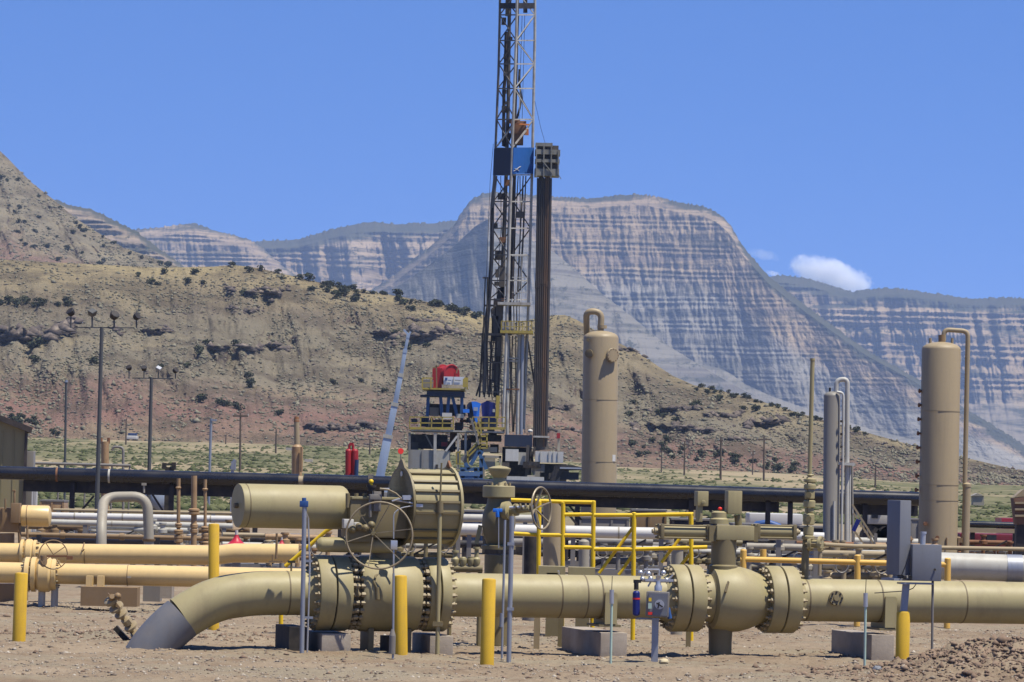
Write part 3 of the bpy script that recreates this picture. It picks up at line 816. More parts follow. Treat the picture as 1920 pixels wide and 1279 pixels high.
# gas cylinder on the left
YA2 = R(22); dcy = Vector((math.cos(YA2), math.sin(YA2), 0))
ca = acp(446, 948); rc = 40.5 * PXM; L = 1.40
cb = ca + dcy * L
b = MB(); b.lathe([(rc * 0.985, 0.0), (rc, 0.012), (rc, L), (rc * 0.98, L + 0.03), (rc * 0.90, L + 0.065), (rc * 0.70, L + 0.09)], ca, dcy, 56)
gc = b.build('gas_cylinder', 'olive', ac)
b = MB(); b.cyl(ca + dcy * 0.08, ca + dcy * 0.085 + dcy * 0.008, rc + 0.003, n=56); b.build('weld_band', 'seam', gc)
b = MB(); b.cyl(ca - dcy * 0.05, ca + dcy * 0.01, 0.035, n=16); b.build('end_port', 'seam', gc)
# yoke box with its cover bolts
ya = acp(648, 975); yb = acp(765, 975)
b = MB(); b.box(((ya + yb) / 2) + UP * 0.02, ((yb - ya).length, 0.52, 0.50), DV); yk = b.build('yoke_housing', 'olive_dark', ac, bevel=0.02)
b = MB(); b.box(((ya + yb) / 2) + UP * 0.285, ((yb - ya).length * 0.96, 0.56, 0.035), DV); b.build('cover_plate', 'olive', yk, bevel=0.006)
for px in (652, 668, 684):
    b = MB(); b.cyl(acp(px, 952, -0.22), acp(px, 925, -0.22), 0.03, n=10); b.build('cover_stud', 'olive_dark', yk)
# ribbed drum on the right with pointed end plate
rd = 74 * PXM; dd = dcy; da = acp(750, 949); L = 0.66; db = da + dd * L
PVd = Vector((-dd.y, dd.x, 0))
b = MB(); b.cyl(da, db, rd - 0.035, n=64); dr = b.build('spring_drum', 'olive', ac)
x, y, z = basis(dd)
poly = []
for i in range(48):
    a = math.pi * 2 * i / 48
    v = -PVd * (rd * math.sin(a)) + UP * (rd * math.cos(a))
    if i in (0,): v = UP * (rd + 0.10)
    elif i in (1, 47): v = UP * (rd + 0.075) + (-PVd if i == 1 else PVd) * 0.05
    poly.append(da + v)
b = MB(); b.prism(poly, dd * 0.03); ep = b.build('end_plate', 'olive_dark', dr)
b = MB(); b.cyl(da - dd * 0.012 + UP * (rd - 0.10) - PVd * 0.05, da - dd * 0.001 + UP * (rd - 0.10) - PVd * 0.05, 0.035, n=14); b.build('lifting_eye', 'white', ep)
b = MB(); b.lathe([(rd - 0.03, 0), (rd + 0.012, 0), (rd + 0.012, 0.035), (rd - 0.06, 0.06), (0.12, 0.10)], db, dd, 64); b.build('rear_rim', 'olive', dr)
b = MB(); b.prism([db + UP * (rd - 0.02) - PVd * 0.10, db + UP * (rd + 0.09) - PVd * 0.0, db + UP * (rd - 0.02) + PVd * 0.10], dd * 0.03); b.build('lifting_lug', 'rust', dr)
for k, py in enumerate((886, 901, 919, 940, 961, 996, 1012)):
    h = (da.z - fp(800, py, AO).z)
    hh = max(min(-h / rd, 0.985), -0.985)
    a = math.asin(hh)
    n_ = (UP * math.sin(a) - PVd * math.cos(a))
    b = MB(); b.bar(da + n_ * (rd - 0.03) + dd * 0.04, db + n_ * (rd - 0.03), 0.03, 0.05, n_); b.build('tie_rod', 'olive_dark', dr)
# small pressure bottle under the yoke
pa = acp(598, 1021, -0.12); pb = acp(742, 1019, -0.12); pb.z = pa.z
b = MB(); b.lathe([(0.05, -0.03), (0.085, 0.0), (0.098, 0.03), (0.098, (pb - pa).length)], pa, DV, 28); b.build('pressure_bottle', 'olive', ac)
# box valves and tubing in front of the yoke
b = MB(); b.box(acp(652, 982, -0.34), (0.13, 0.14, 0.12), DV); b.box(acp(668, 985, -0.36), (0.07, 0.10, 0.08), DV); b.build('limit_switch', 'white', ac, bevel=0.01)
b = MB(); b.box(acp(706, 940, -0.30), (0.10, 0.12, 0.26), DV); b.cyl(acp(694, 935, -0.36), acp(694, 970, -0.36), 0.02, n=10); b.box(acp(704, 932, -0.38), (0.16, 0.08, 0.07), DV); b.build('control_block', 'dgrey', ac, bevel=0.008)
b = MB(); b.ball(acp(696, 903, -0.30), 0.032, 12, 8); b.cyl(acp(696, 911, -0.30), acp(696, 904, -0.30), 0.018, n=10); gg = b.build('pressure_gauge', 'rail_yellow', ac)
b = MB(); b.lathe([(0.05, 0), (0.05, 0.05), (0.065, 0.05), (0.065, 0.08)], acp(696, 921, -0.30), UP, 14); b.build('gauge_base', 'steel', ac)
b = MB()
for (p, q) in (((712, 917), (730, 917)), ((735, 940), (768, 930)), ((742, 938), (775, 944)), ((768, 930), (790, 948))):
    b.cyl(acp(p[0], p[1], -0.42), acp(q[0], q[1], -0.46), 0.014, n=8)
b.box(acp(762, 933, -0.46), (0.10, 0.06, 0.06), DV); b.box(acp(786, 948, -0.46), (0.09, 0.05, 0.04), DV)
b.tube(bend([acp(790, 946, -0.46), acp(752, 952, -0.46), acp(738, 962, -0.46), acp(738, 1010, -0.46)], 0.06), 0.009, 8)
b.build('steel_tubing', 'silver', ac)
b = MB(); b.box(acp(738, 1022, -0.46), (0.09, 0.06, 0.12), DV); b.cyl(acp(738, 1030, -0.46), acp(738, 1075, -0.46), 0.012, n=8); b.build('regulator', 'silver', ac, bevel=0.01)
b = MB()
for q, h in ((660, 8), (672, 13), (684, 10), (695, 16)):
    b.lathe([(0.03, 0), (0.05, 0.02), (0.05, 0.06), (0.02, 0.09)], acp(q, 1000 - h, -0.38), -PV, 10)
b.box(acp(676, 1002, -0.33), (0.34, 0.10, 0.20), DV)
b.build('manifold_block', 'olive_dark', ac, bevel=0.01)
# the large hand wheel: dished, six spokes, turned a little from square
wc = acp(711, 1004, -0.62); wn = (-PV * 0.94 - DV * 0.30 + UP * 0.05).normalized()
hub = wc - wn * 0.13 - DV * 0.09 + UP * 0.03
rw = 61 * PXM
wx_, wy_, wz_ = basis(wn)
hw = MB(); hw.ring(wc, wn, rw, 0.0125, 56, 8); whl = hw.build('handwheel', 'wheel', ac)
for k in range(6):
    a = math.pi * 2 * k / 6 + 0.22
    e = wc + wx_ * rw * math.cos(a) + wy_ * rw * math.sin(a)
    b = MB(); b.bar(hub, e, 0.010, 0.022, wn); b.build('spoke', 'wheel', whl)
b = MB(); b.cyl(hub - wn * 0.30, hub + wn * 0.03, 0.028, n=14); b.build('wheel_hub', 'olive_dark', whl)
b = MB(); b.tube([acp(712, 916, -.5), acp(728, 918, -.5), acp(742, 925, -.5), acp(752, 934, -.5)], 0.011, 8); b.build('bent_tube', 'wheel', ac)

# ---------------------------------------------------------------- second valve: ball body with double-acting actuator
v2 = thing('ball_valve', 'olive ball valve with a rounded spherical body, right of the grey meter box', 'valve', fground(1375))
flange_pair(v2, 1254, 1308, 64.5, 20, hub=-1)
flange_pair(v2, 1432, 1486, 65.0, 20, hub=1)
ca = ax(1305); L = (ax(1435) - ca).length; U1 = L / 130.0
prof = [(0.33, 0.0), (0.33, 22 * U1), (0.335, 24 * U1), (0.415, 28 * U1), (0.435, 40 * U1), (0.45, 58 * U1), (0.44, 78 * U1), (0.40, 98 * U1), (0.345, 116 * U1), (0.31, 126 * U1), (0.30, 130 * U1)]
prof2 = []
for i in range(len(prof) - 1):
    for t in (0, 0.5): prof2.append(tuple(prof[i][k] * (1 - t) + prof[i + 1][k] * t for k in (0, 1)))
prof2.append(prof[-1])
b = MB(); b.lathe(prof2, ca, DV, 56); bb = b.build('valve_body', 'olive', v2)
b = MB(); q = ca + DV * 25 * U1; b.cyl(q - DV * 0.008, q + DV * 0.008, 0.345, n=48); b.build('body_seam', 'seam', bb)
b = MB(); q = ax(1402) - PV * 0.32 + UP * 0.19; b.ring(q, (-PV + UP * 0.4 + DV * 0.4), 0.032, 0.010, 20, 8); b.bar(q - UP * 0.03, q - UP * 0.085 + PV * 0.0 - DV * 0.0, 0.012, 0.012); b.build('lifting_eye', 'seam', bb)
b = MB(); q = ax(1344) - PV * 0.39 + UP * 0.17; b.bar(q + UP * 0.07 + DV * 0.03, q - UP * 0.07 - DV * 0.03 - PV * 0.07, 0.02, 0.03); b.build('grease_fitting', 'seam', bb)
b = MB(); b.cyl(ax(1318) - PV * 0.30 + UP * 0.0, ax(1318) - PV * 0.36, 0.018, n=10); b.build('body_vent', 'seam', bb)
b = MB(); q = ax(1352, 0); b.lathe([(0.155, 0.0), (0.155, 0.16), (0.165, 0.40)], Vector((q.x, q.y, 0.02)), UP, 28); b.build('valve_foot', 'olive_dark', v2)
a2 = thing('valve_actuator', 'olive actuator with two opposed horizontal cylinders above the rounded ball valve', 'actuator', fground(1365))
b = MB(); q = ax(1355, ZP + 0.36); b.lathe([(0.20, 0), (0.20, 0.08), (0.17, 0.10), (0.17, 0.46)], q, UP, 30); b.build('stem_housing', 'olive_dark', a2)
xa, xb = fp(1337, 998), fp(1407, 1000)
b = MB(); b.box((xa + xb) / 2, ((xb - xa).length, 0.34, 28 * PXM), DV); yk2 = b.build('yoke_housing', 'olive', a2, bevel=0.012)
b = MB(); q = fp(1348, 982); b.lathe([(0.13, 0), (0.13, 0.06), (0.105, 0.08), (0.105, 0.15), (0.06, 0.17)], q, UP, 24); b.build('position_indicator', 'olive', yk2)
b = MB(); b.ball(fp(1350, 954), 0.03, 12, 6, squash=0.8); b.build('indicator_knob', 'bred', yk2)
for (l, r_, sgn) in ((1236, 1322, -1), (1416, 1484, 1)):
    pa, pb = fp(l, 996), fp(r_, 998); pb.z = pa.z = (pa.z + pb.z) / 2
    Lc = (pb - pa).length
    b = MB(); b.cyl(pa + DV * 0.03, pb - DV * 0.0, 0.082, n=32); cyl_ = b.build('power_cylinder', 'olive', a2)
    for e in (pa, pb - DV * 0.0):
        b = MB(); b.box(e + DV * 0.02, (0.05, 0.205, 0.205), DV); b.build('cylinder_head', 'olive_dark', cyl_, bevel=0.012)
    for (s1, s2) in ((1, 1), (1, -1), (-1, 1), (-1, -1)):
        o = PV * 0.082 * s1 + UP * 0.082 * s2
        b = MB(); b.cyl(pa + o - DV * 0.03, pb + o + DV * 0.03, 0.013, n=8); b.build('tie_rod', 'olive_dark', cyl_)
    e = pa - DV * 0.03 if sgn < 0 else pb + DV * 0.05
    b = MB(); b.lathe([(0.05, 0), (0.05, 0.04), (0.03, 0.05), (0.03, 0.07)], e, DV * sgn, 14); b.build('stop_bolt', 'bolt', cyl_)
b = MB(); b.box((fp(1326, 1000) + fp(1336, 1000)) / 2, (0.10, 0.26, 30 * PXM), DV); b.build('mounting_block', 'olive_dark', a2)
b = MB(); b.box(fp(1412, 1001), (0.06, 0.26, 29 * PXM), DV); b.build('mounting_block', 'olive_dark', a2)
b = MB(); b.box(fp(1315, 935), (0.155, 0.16, 0.20), DV); b.box(fp(1311, 962), (0.07, 0.10, 0.24), DV); b.cyl(fp(1319, 942, -0.09), fp(1319, 942, -0.12), 0.03, n=12); b.build('control_box', 'olive', a2, bevel=0.01)
b = MB(); b.box(fp(1375, 942), (0.20, 0.16, 44 * PXM), DV); b.build('control_box', 'olive', a2, bevel=0.01)
b = MB(); b.cyl(fp(1383, 966), fp(1385, 985), 0.05, n=10); b.build('box_bracket', 'olive_dark', a2)
# ---------------------------------------------------------------- supports and blocks under the pipeline
def saddle(px, label):
    t = thing('pipe_support', label, 'pipe support', fground(px + 3), 'steel saddles under the pipeline')
    c = ax(px)
    zt = c.z - RP
    b = MB(); b.box(Vector((c.x, c.y, 0.395)), (0.30, 0.60, 0.03), DV); b.build('base_plate', 'olive_dark', t)
    for o in (-0.055, 0.075):
        b = MB(); q = c + DV * o
        b.prism([Vector((q.x, q.y, 0.41)) - PV * 0.30, Vector((q.x, q.y, 0.41)) + PV * 0.30, q + PV * 0.305 + UP * 0.05, q + PV * 0.15 - UP * (RP - 0.0), q - PV * 0.15 - UP * (RP - 0.0), q - PV * 0.305 + UP * 0.05], DV * 0.018); b.build('web_plate', 'olive', t)
    b = MB(); b.box(c - PV * 0.296 - UP * 0.14, (0.15, 0.022, 0.42), DV); b.build('face_plate', 'olive', t)
    b = MB(); b.cyl(c - DV * 0.10, c - DV * 0.082, RP + 0.006, n=48); b.build('wear_band', 'seam', t)
    return t
def block(x0, x1, xs, py0, py1, label, depth=1.25, off=-0.36):
    """concrete footing; xs is the corner between its dark end and its lit front"""
    w = (fp(x1, 1200, off) - fp(xs, 1200, off)).length
    q = fp((xs + x1) / 2, (py0 + py1) / 2, off)
    h = fp(xs, py0, off).z
    b = MB(); b.box(q + PV * depth / 2 + UP * (h / 2 - 0.05 - q.z), (w, depth, h + 0.1), DV)
    return single(b, 'concrete_block', 'concrete', label, 'concrete block', fground((xs + x1) / 2, off + depth / 2), 'concrete footings of the pipeline', bevel=0.015)
block(560, 658, 603, 1188, 1222, 'low concrete block under the left flange of the hand wheel valve', 1.1)
block(772, 850, 806, 1192, 1226, 'low concrete block under the right flange of the hand wheel valve', 1.0)
block(1058, 1176, 1126, 1186, 1237, 'tall square concrete block under the pipe saddle in the middle of the pipeline', 1.9)
block(1573, 1677, 1634, 1190, 1236, 'concrete block under the pipe saddle next to the grey control cabinet', 1.6)
saddle(1133, 'olive welded saddle holding the middle of the pipeline on a tall concrete block')
saddle(1655, 'olive welded saddle holding the pipeline beside the grey control cabinet')
# dark timbers beside the left block
b = MB(); q = fground(548, 0.15); b.box(q + UP * 0.16, (0.24, 0.9, 0.34), DV)
single(b, 'timber_block', 'rubber', 'black timber block under the pipe left of the first flange', 'block', q)
b = MB(); q = fground(740, -0.2); b.box(q + UP * 0.1, (0.20, 0.7, 0.24), DV)
single(b, 'timber_block', 'rubber', 'black timber block beneath the barrel of the hand wheel valve', 'block', q)

# ---------------------------------------------------------------- bollards
def bollard(px_b, px_t, py_t, Y, wpx, label, mat='yellow'):
    base = spot(px_b, Y, 0); top = W(px_t, py_t, Y)
    r = wpx / 2 * mpp(Y)
    base.z = gzs(base.x, base.y) - 0.15
    d = (top - base)
    b = MB(); L = d.length
    b.lathe([(r, 0), (r, L - 0.02), (r * 0.9, L - 0.003), (r * 0.3, L + 0.004)], base, d, 28)
    return single(b, 'bollard', mat, label, 'bollard', (base.x, base.y, base.z + 0.15), 'yellow bollards along the pipeline')
bollard(35, 40, 1074, 51.0, 25, 'yellow bollard alone in the dirt at the far left of the yard')
bollard(753, 751, 1079, 49.8, 24, 'yellow bollard in front of the hand wheel valve')
bollard(913, 917, 1085, 48.2, 26, 'yellow bollard standing free in front of the pipe between two thin poles')
bollard(1691, 1694, 1146, 48.0, 26, 'short yellow bollard carrying the grey control cabinet')
bollard(401, 401, 982, 56.3, 20.5, 'tall yellow bollard behind the elbow of the pipeline')

# ---------------------------------------------------------------- thin poles, conduits and stand pipes in front of the pipe
def pole(name, pts, Y, r, mat, label, cat='pole', group=None, parts=None, n=12):
    base = spot(pts[0][0], Y, 0.0); base.z = gzs(base.x, base.y)
    t = thing(name, label, cat, base, group)
    P = [Vector((base.x, base.y, base.z - 0.1))] + [W(x, y, Y) for x, y in pts[1:]]
    b = MB(); b.tube(P, r, n); b.build('post', mat, t)
    return t
t = pole('vent_pole', [(566, 1218), (571, 950)], 49.6, 0.030, 'galv', 'grey steel pole with a blue valve head in front of the left flange', 'pole')
b = MB(); q = W(570, 945, 49.6); b.box(q, (0.11, 0.07, 0.08)); b.cyl(q, q + UP * 0.08, 0.03, n=10); b.build('blue_head', 'blue', t, bevel=0.01)
b = MB(); b.tube([W(571, 955, 49.6), W(578, 972, 49.7), W(581, 1060, 49.7), W(576, 1225, 49.7)], 0.012, 8); b.build('conduit', 'silver', t)
for q_ in ((575, 1158, .16), (577, 1052, .12)):
    b = MB(); b.box(W(q_[0], q_[1], 49.62), (q_[2], 0.02, 0.03)); b.build('clamp', 'galv', t)
t = pole('vent_pole', [(820, 1218), (825, 945)], 50.2, 0.028, 'olive', 'olive stand pipe in front of the ribbed drum, thin at the top', 'pole')
b = MB(); b.tube([W(825, 950, 50.2), W(828, 868, 50.2)], 0.013, 10); b.cyl(W(825, 962, 50.2), W(825, 940, 50.2), 0.045, n=14); b.build('upper_tube', 'olive_dark', t)
b = MB(); b.box(W(821, 1170, 50.2), (0.13, 0.08, 0.06)); b.build('clamp', 'olive_dark', t)
t = pole('conduit_pole', [(954, 1234), (960, 968)], 49.4, 0.031, 'galv', 'blue grey conduit pole right of the free standing yellow bollard', 'pole')
for q_ in ((957, 1142), (958, 1020)):
    b = MB(); b.box(W(q_[0], q_[1], 49.38), (0.09, 0.03, 0.04)); b.build('clamp', 'galv', t)
t = pole('conduit_pole', [(941, 1185), (947, 975)], 49.9, 0.016, 'galv', 'thin grey conduit hanging beside the blue grey pole and ending above the ground', 'conduit')
b = MB(); b.cyl(W(941, 1150, 49.9), W(940, 1176, 49.9), 0.028, n=10); b.build('seal_fitting', 'galv', t)
t = pole('conduit_pole', [(737, 1228), (738, 1075)], 49.3, 0.015, 'galv', 'thin grey conduit rising beside the yellow bollard at the hand wheel valve', 'conduit')
b = MB(); b.cyl(W(735, 1226, 49.3), W(736, 1192, 49.3), 0.042, n=12); b.cyl(W(736, 1192, 49.3), W(736, 1180, 49.3), 0.042, 0.02, n=12); b.build('seal_fitting', 'dgrey', t)
def testpost(px, ytop, ybase, Y, label):
    t = pole('test_post', [(px - 1, ybase), (px + 1, ytop + 25)], Y, 0.016, 'teal', label, 'marker post')
    b = MB(); b.cyl(W(px + 1, ytop + 26, Y), W(px + 1, ytop, Y), 0.028, n=12); b.build('post_cap', 'silver', t)
    b = MB(); b.cyl(W(px + 1, ytop, Y), W(px + 2, ytop - 26, Y), 0.005, n=6); b.build('whip', 'steel', t)
testpost(1146, 1106, 1240, 48.3, 'pale green test post before the tall concrete block')
testpost(1622, 1112, 1256, 47.6, 'pale green test post left of the grey control cabinet')

# ---------------------------------------------------------------- meter box on a post
YM = 48.8
base = spot(1227, YM); base.z = gzs(base.x, base.y)
t = thing('instrument_box', 'small grey meter box with dials on a steel post beside a blue gas bottle', 'instrument box', base)
b = MB(); b.box((base + W(1229, 1160, YM)) / 2, (0.085, 0.05, (W(1229, 1160, YM) - base).z), dz=(W(1229, 1160, YM) - base)); b.build('post', 'galv', t)
b = MB(); c = W(1233, 1133, YM - 0.06); b.box(c, (42 * mpp(YM), 0.16, 47 * mpp(YM)), (1, -0.12, -0.02)); hb = b.build('housing', 'dgrey', t, bevel=0.012)
b = MB(); b.box(c - Vector((0, 0.085, 0)), (36 * mpp(YM), 0.012, 41 * mpp(YM)), (1, -0.12, -0.02)); fc = b.build('face', 'cab', hb)
b = MB(); b.cyl(c + Vector((0.02, -0.09, 0.0)), c + Vector((0.02, -0.115, 0.0)), 0.06, n=20); b.build('dial', 'silver', hb)
b = MB(); b.bar(c + Vector((-0.02, -0.12, 0.02)), c + Vector((0.06, -0.12, -0.03)), 0.018); b.bar(c + Vector((0.015, -0.12, 0.03)), c + Vector((0.0, -0.12, -0.05)), 0.016); b.build('dial_hands', 'steel', hb)
b = MB(); b.box(c + Vector((-0.095, -0.096, -0.115)), (0.055, 0.006, 0.035)); b.build('red_sticker', 'bred', hb)
b = MB(); b.box(c + Vector((-0.10, -0.096, 0.06)), (0.035, 0.006, 0.045)); b.build('yellow_sticker', 'rail_yellow', hb)
b = MB(); b.box(c + Vector((-0.10, -0.096, -0.02)), (0.045, 0.006, 0.07)); b.build('label_plate', 'teal', hb)
b = MB(); q = W(1234, 1108, YM); b.lathe([(0.05, 0), (0.05, 0.06), (0.035, 0.08), (0.035, 0.18), (0.05, 0.20)], q, UP, 14); b.box(W(1236, 1088, YM), (0.36, 0.05, 0.03)); b.build('regulator', 'silver', t)
b = MB()
for x0, y0, x1, y1 in ((1205, 1090, 1250, 1091), (1208, 1068, 1236, 1068), (1236, 1068, 1236, 1100), (1201, 1085, 1215, 1065), (1250, 1090, 1262, 1078), (1215, 1100, 1222, 1088)):
    b.cyl(W(x0, y0, YM + 0.05), W(x1, y1, YM + 0.05), 0.011, n=8)
for x0, y0 in ((1205, 1086), (1220, 1085), (1250, 1088), (1201, 1074), (1216, 1076), (1244, 1074)):
    b.ball(W(x0, y0, YM + 0.03), 0.035, 10, 6)
b.build('tubing', 'silver', t)
b = MB(); b.cyl(W(1193, 1112, YM), W(1193, 1152, YM), 0.047, n=18); b.dome(W(1193, 1113, YM), UP, 0.047, 0.04, 18); b.dome(W(1193, 1151, YM), -UP, 0.047, 0.03, 18); bl = b.build('gas_bottle', 'navy', t)
b = MB(); b.cyl(W(1193, 1106, YM), W(1193, 1092, YM), 0.03, n=12); b.box(W(1195, 1090, YM), (0.1, 0.04, 0.04)); b.build('bottle_valve', 'steel', bl)
b = MB(); b.cyl(W(1193, 1124, YM), W(1193, 1121, YM), 0.049, n=18); b.build('red_band', 'bred', bl)
b = MB(); b.tube([W(1193, 1160, YM + .1), W(1236, 1161, YM + .1)], 0.012, 8); b.build('bracket', 'galv', t)
b = MB(); b.cyl(W(1252, 1140, YM), W(1256, 1160, YM), 0.03, n=10); b.build('filter_bowl', 'blue', t)

# ---------------------------------------------------------------- control cabinet standing on the short bollard
YC = 48.0
q0 = spot(1693, YC); zb = W(1694, 1147, YC).z
t = thing('control_cabinet', 'grey control cabinet with a tall narrow box and a square box above the short bollard', 'cabinet', Vector((q0.x, q0.y, zb - 0.01)))
yw = R(32); dx = Vector((math.cos(yw), math.sin(yw), 0)); dy = Vector((-math.sin(yw), math.cos(yw), 0))
b = MB(); b.bar(W(1694, 1150, YC), W(1699, 1094, YC), 0.085, 0.085); b.build('post', 'galv', t)
c0 = W(1684, 1078, YC); c1 = W(1686, 938, YC); mid = (c0 + c1) / 2
wf = 22 * mpp(YC) / math.cos(yw); wd = 21 * mpp(YC) / math.sin(yw)
b = MB(); b.box(mid + dy * 0.0, (wf, wd, (c1 - c0).z), dx); tb = b.build('tall_box', 'cab', t, bevel=0.008)
b = MB(); b.box(W(1682, 1086, YC), (0.30, 0.26, 0.03), dx); b.box(W(1684, 1082, YC), (0.10, 0.10, 0.06), dx); b.build('shelf_plate', 'galv', t)
dx2 = Vector((math.cos(R(8)), math.sin(R(8)), 0))
b = MB(); b.box(W(1734, 1055, YC - 0.02), (56 * mpp(YC), 0.22, 68 * mpp(YC)), dx2); lb = b.build('square_box', 'cab', t, bevel=0.008)
b = MB(); b.bar(W(1706, 1040, YC - 0.16), W(1688, 1085, YC - 0.16), 0.012); b.build('door_edge', 'steel', lb)
b = MB(); b.cyl(W(1697, 1083, YC - .10), W(1697, 1083, YC - 0.16), 0.022, n=12); b.build('cable_gland', 'rubber', lb)
b = MB(); b.cyl(W(1707, 1083, YC - .10), W(1707, 1083, YC - 0.16), 0.022, n=12); b.build('cable_gland', 'rubber', lb)
b = MB(); b.cyl(W(1753, 1068, YC - .12), W(1753, 1068, YC - 0.15), 0.014, n=10); b.build('lock_knob', 'rubber', lb)
b = MB(); b.cyl(W(1730, 1021, YC), W(1731, 1000, YC), 0.035, n=14); b.cyl(W(1731, 1001, YC), W(1731, 997, YC), 0.042, n=14); b.build('breather', 'silver', lb)
b = MB(); b.box(W(1716, 1094, YC), (0.42, 0.20, 0.02), dx2); b.build('mounting_plate', 'galv', t)
b = MB(); b.tube([W(1718, 1095, YC), W(1712, 1103, YC), W(1700, 1108, YC + .2), W(1640, 1112, 50.7)], 0.006, 6); b.build('cable', 'steel', t)
t = pole('conduit_pole', [(1747, 1218), (1749, 1084)], YC + 0.05, 0.016, 'dgrey', 'thin dark conduit dropping from the square grey box to the dirt', 'conduit')
b = MB(); b.box(W(1752, 1086, YC + 0.05), (0.10, 0.05, 0.05)); b.build('elbow', 'dgrey', t)

# ---------------------------------------------------------------- blow-down stack on the right of the second valve
base = ax(1508); base.z = 0
t = thing('blowdown_stack', 'tall thin olive vent stack of stacked flanged valves rising from the pipeline', 'vent stack', Vector((base.x, base.y, ZP + RP)))
YS = base.y
b = MB(); b.tube([ax(1508, ZP + RP - 0.03), W(1510, 1040, YS), W(1513, 1010, YS)], 0.052, 16); b.build('riser', 'olive_dark', t)
b = MB(); b.tube([W(1518, 895, YS), W(1523.5, 676, YS)], 0.030, 14); b.cyl(W(1523.5, 676, YS), W(1523.6, 672, YS), 0.036, n=14); b.build('stack_pipe', 'olive', t)
for (y0, y1, r, nm) in ((905, 897, 0.085, 'flange'), (893, 889, 0.05, 'collar'), (918, 908, 0.085, 'flange'), (936, 920, 0.075, 'valve_block'), (952, 938, 0.082, 'flange'), (962, 953, 0.06, 'collar'), (984, 963, 0.085, 'valve_block'), (1004, 986, 0.072, 'flange'), (1012, 1004, 0.09, 'flange')):
    b = MB(); b.lathe([(r * 0.8, 0), (r, 0.012), (r, (y0 - y1) * mpp(YS) - 0.012), (r * 0.8, (y0 - y1) * mpp(YS))], W(1517.5 - (y0 - 950) * 0.035, y0, YS), UP, 18 if nm != 'valve_block' else 6); b.build(nm, 'olive', t)
for y in (928, 973):
    b = MB(); b.cyl(W(1516, y, YS - 0.11), W(1516, y, YS + 0.1), 0.04, n=12); b.build('valve_stem', 'olive_dark', t)
b = MB(); b.tube([W(1514, 895, YS - .05), W(1514, 1010, YS - .05)], 0.012, 6); b.build('stud', 'olive_dark', t)
q = W(1513, 1019, YS); sd = Vector((0.8, -0.6, 0))
b = MB(); b.lathe([(0.05, -0.05), (0.05, 0.02), (0.10, 0.03), (0.10, 0.07), (0.06, 0.08), (0.06, 0.16), (0.105, 0.17), (0.105, 0.21), (0.05, 0.22)], q, Vector((0.93, -0.36, 0)), 20); sv = b.build('side_valve', 'olive', t)
ringbolts(sv, q + Vector((0.93, -0.36, 0)) * 0.12, Vector((0.93, -0.36, 0)), 0.085, 8, 0.12, 0.016)
b = MB(); b.tube([W(1530, 1020, YS), W(1600, 1024, YS + 0.4), W(1700, 1026, YS + 1.0), W(1990, 1031, YS + 2.2)], 0.030, 14); b.build('branch_pipe', 'tan', t)

# ---------------------------------------------------------------- small bleed valve by the buried elbow
YB = spot(240, 52).y
base = spot(262, 52.4); base.z = gzs(base.x, base.y)
t = thing('bleed_valve', 'small tan bleed valve on a slanting branch beside the grey wrapped elbow', 'valve', base)
pA, pB = W(262, 1196, 52), W(205, 1122, 51.6)
b = MB(); b.cyl(W(270, 1215, 52.2), pB, 0.04, n=14); b.build('branch_pipe', 'tan', t)
d = (pB - pA).normalized()
for k, (f, r, l) in enumerate(((0.08, 0.085, 0.05), (0.26, 0.095, 0.05), (0.36, 0.07, 0.10), (0.58, 0.095, 0.05), (0.74, 0.105, 0.05), (0.90, 0.095, 0.07))):
    b = MB(); b.lathe([(r * .8, 0), (r, 0.01), (r, l - 0.01), (r * .8, l)], pA.lerp(pB, f), d, 14 if k != 2 else 8); b.build('flange', 'tan', t)
b = MB(); q = pA.lerp(pB, 0.95); b.bar(q + Vector((-0.05, 0, 0.09)), q + Vector((0.12, 0, -0.1)), 0.05, 0.03); b.cyl(q, q + Vector((0.03, -0.16, 0.06)), 0.035, n=10); b.ball(q + Vector((0.10, -.1, 0.06)), 0.05, 8, 6); b.build('lever', 'brown', t)
b = MB(); b.bar(W(216, 1176, 52), W(240, 1203, 52), 0.13, 0.07); b.bar(W(240, 1203, 52), W(262, 1190, 52), 0.04, 0.03); b.build('black_handle', 'rubber', t)

# loose stone and paint-marked pebbles
def rock(px, Y, r, label, mat='white'):
    base = spot(px, Y); base.z = gzs(base.x, base.y)
    b = MB(); b.ball(base + UP * r * 0.45, r, 12, 8, squash=0.62)
    rnd = random.Random(px)
    b.v = [v + Vector((rnd.uniform(-1, 1), rnd.uniform(-1, 1), rnd.uniform(-1, 1))) * r * 0.10 for v in b.v]
    return single(b, 'stone', mat, label, 'stone', base)
M['pale_stone'] = paint('pale_stone', (0.55, 0.47, 0.30), 0.9, 0.25)
rock(1245, 48.4, 0.065, 'pale rounded stone lying beside the foot of the meter post', 'pale_stone')
rock(1644, 46.6, 0.06, 'small grey blue stone in the dirt left of the short bollard', 'cab')
# ================================================================ the yard between the front pipeline and the pipe rack
def root_at(name, label, cat, px, Y, group=None, z=None):
    p = spot(px, Y); p.z = gzs(p.x, p.y) if z is None else z
    return thing(name, label, cat, p, group)
def P_(px, py, Y): return W(px, py, Y)
def rpx(w, Y): return w / 2 * mpp(Y)

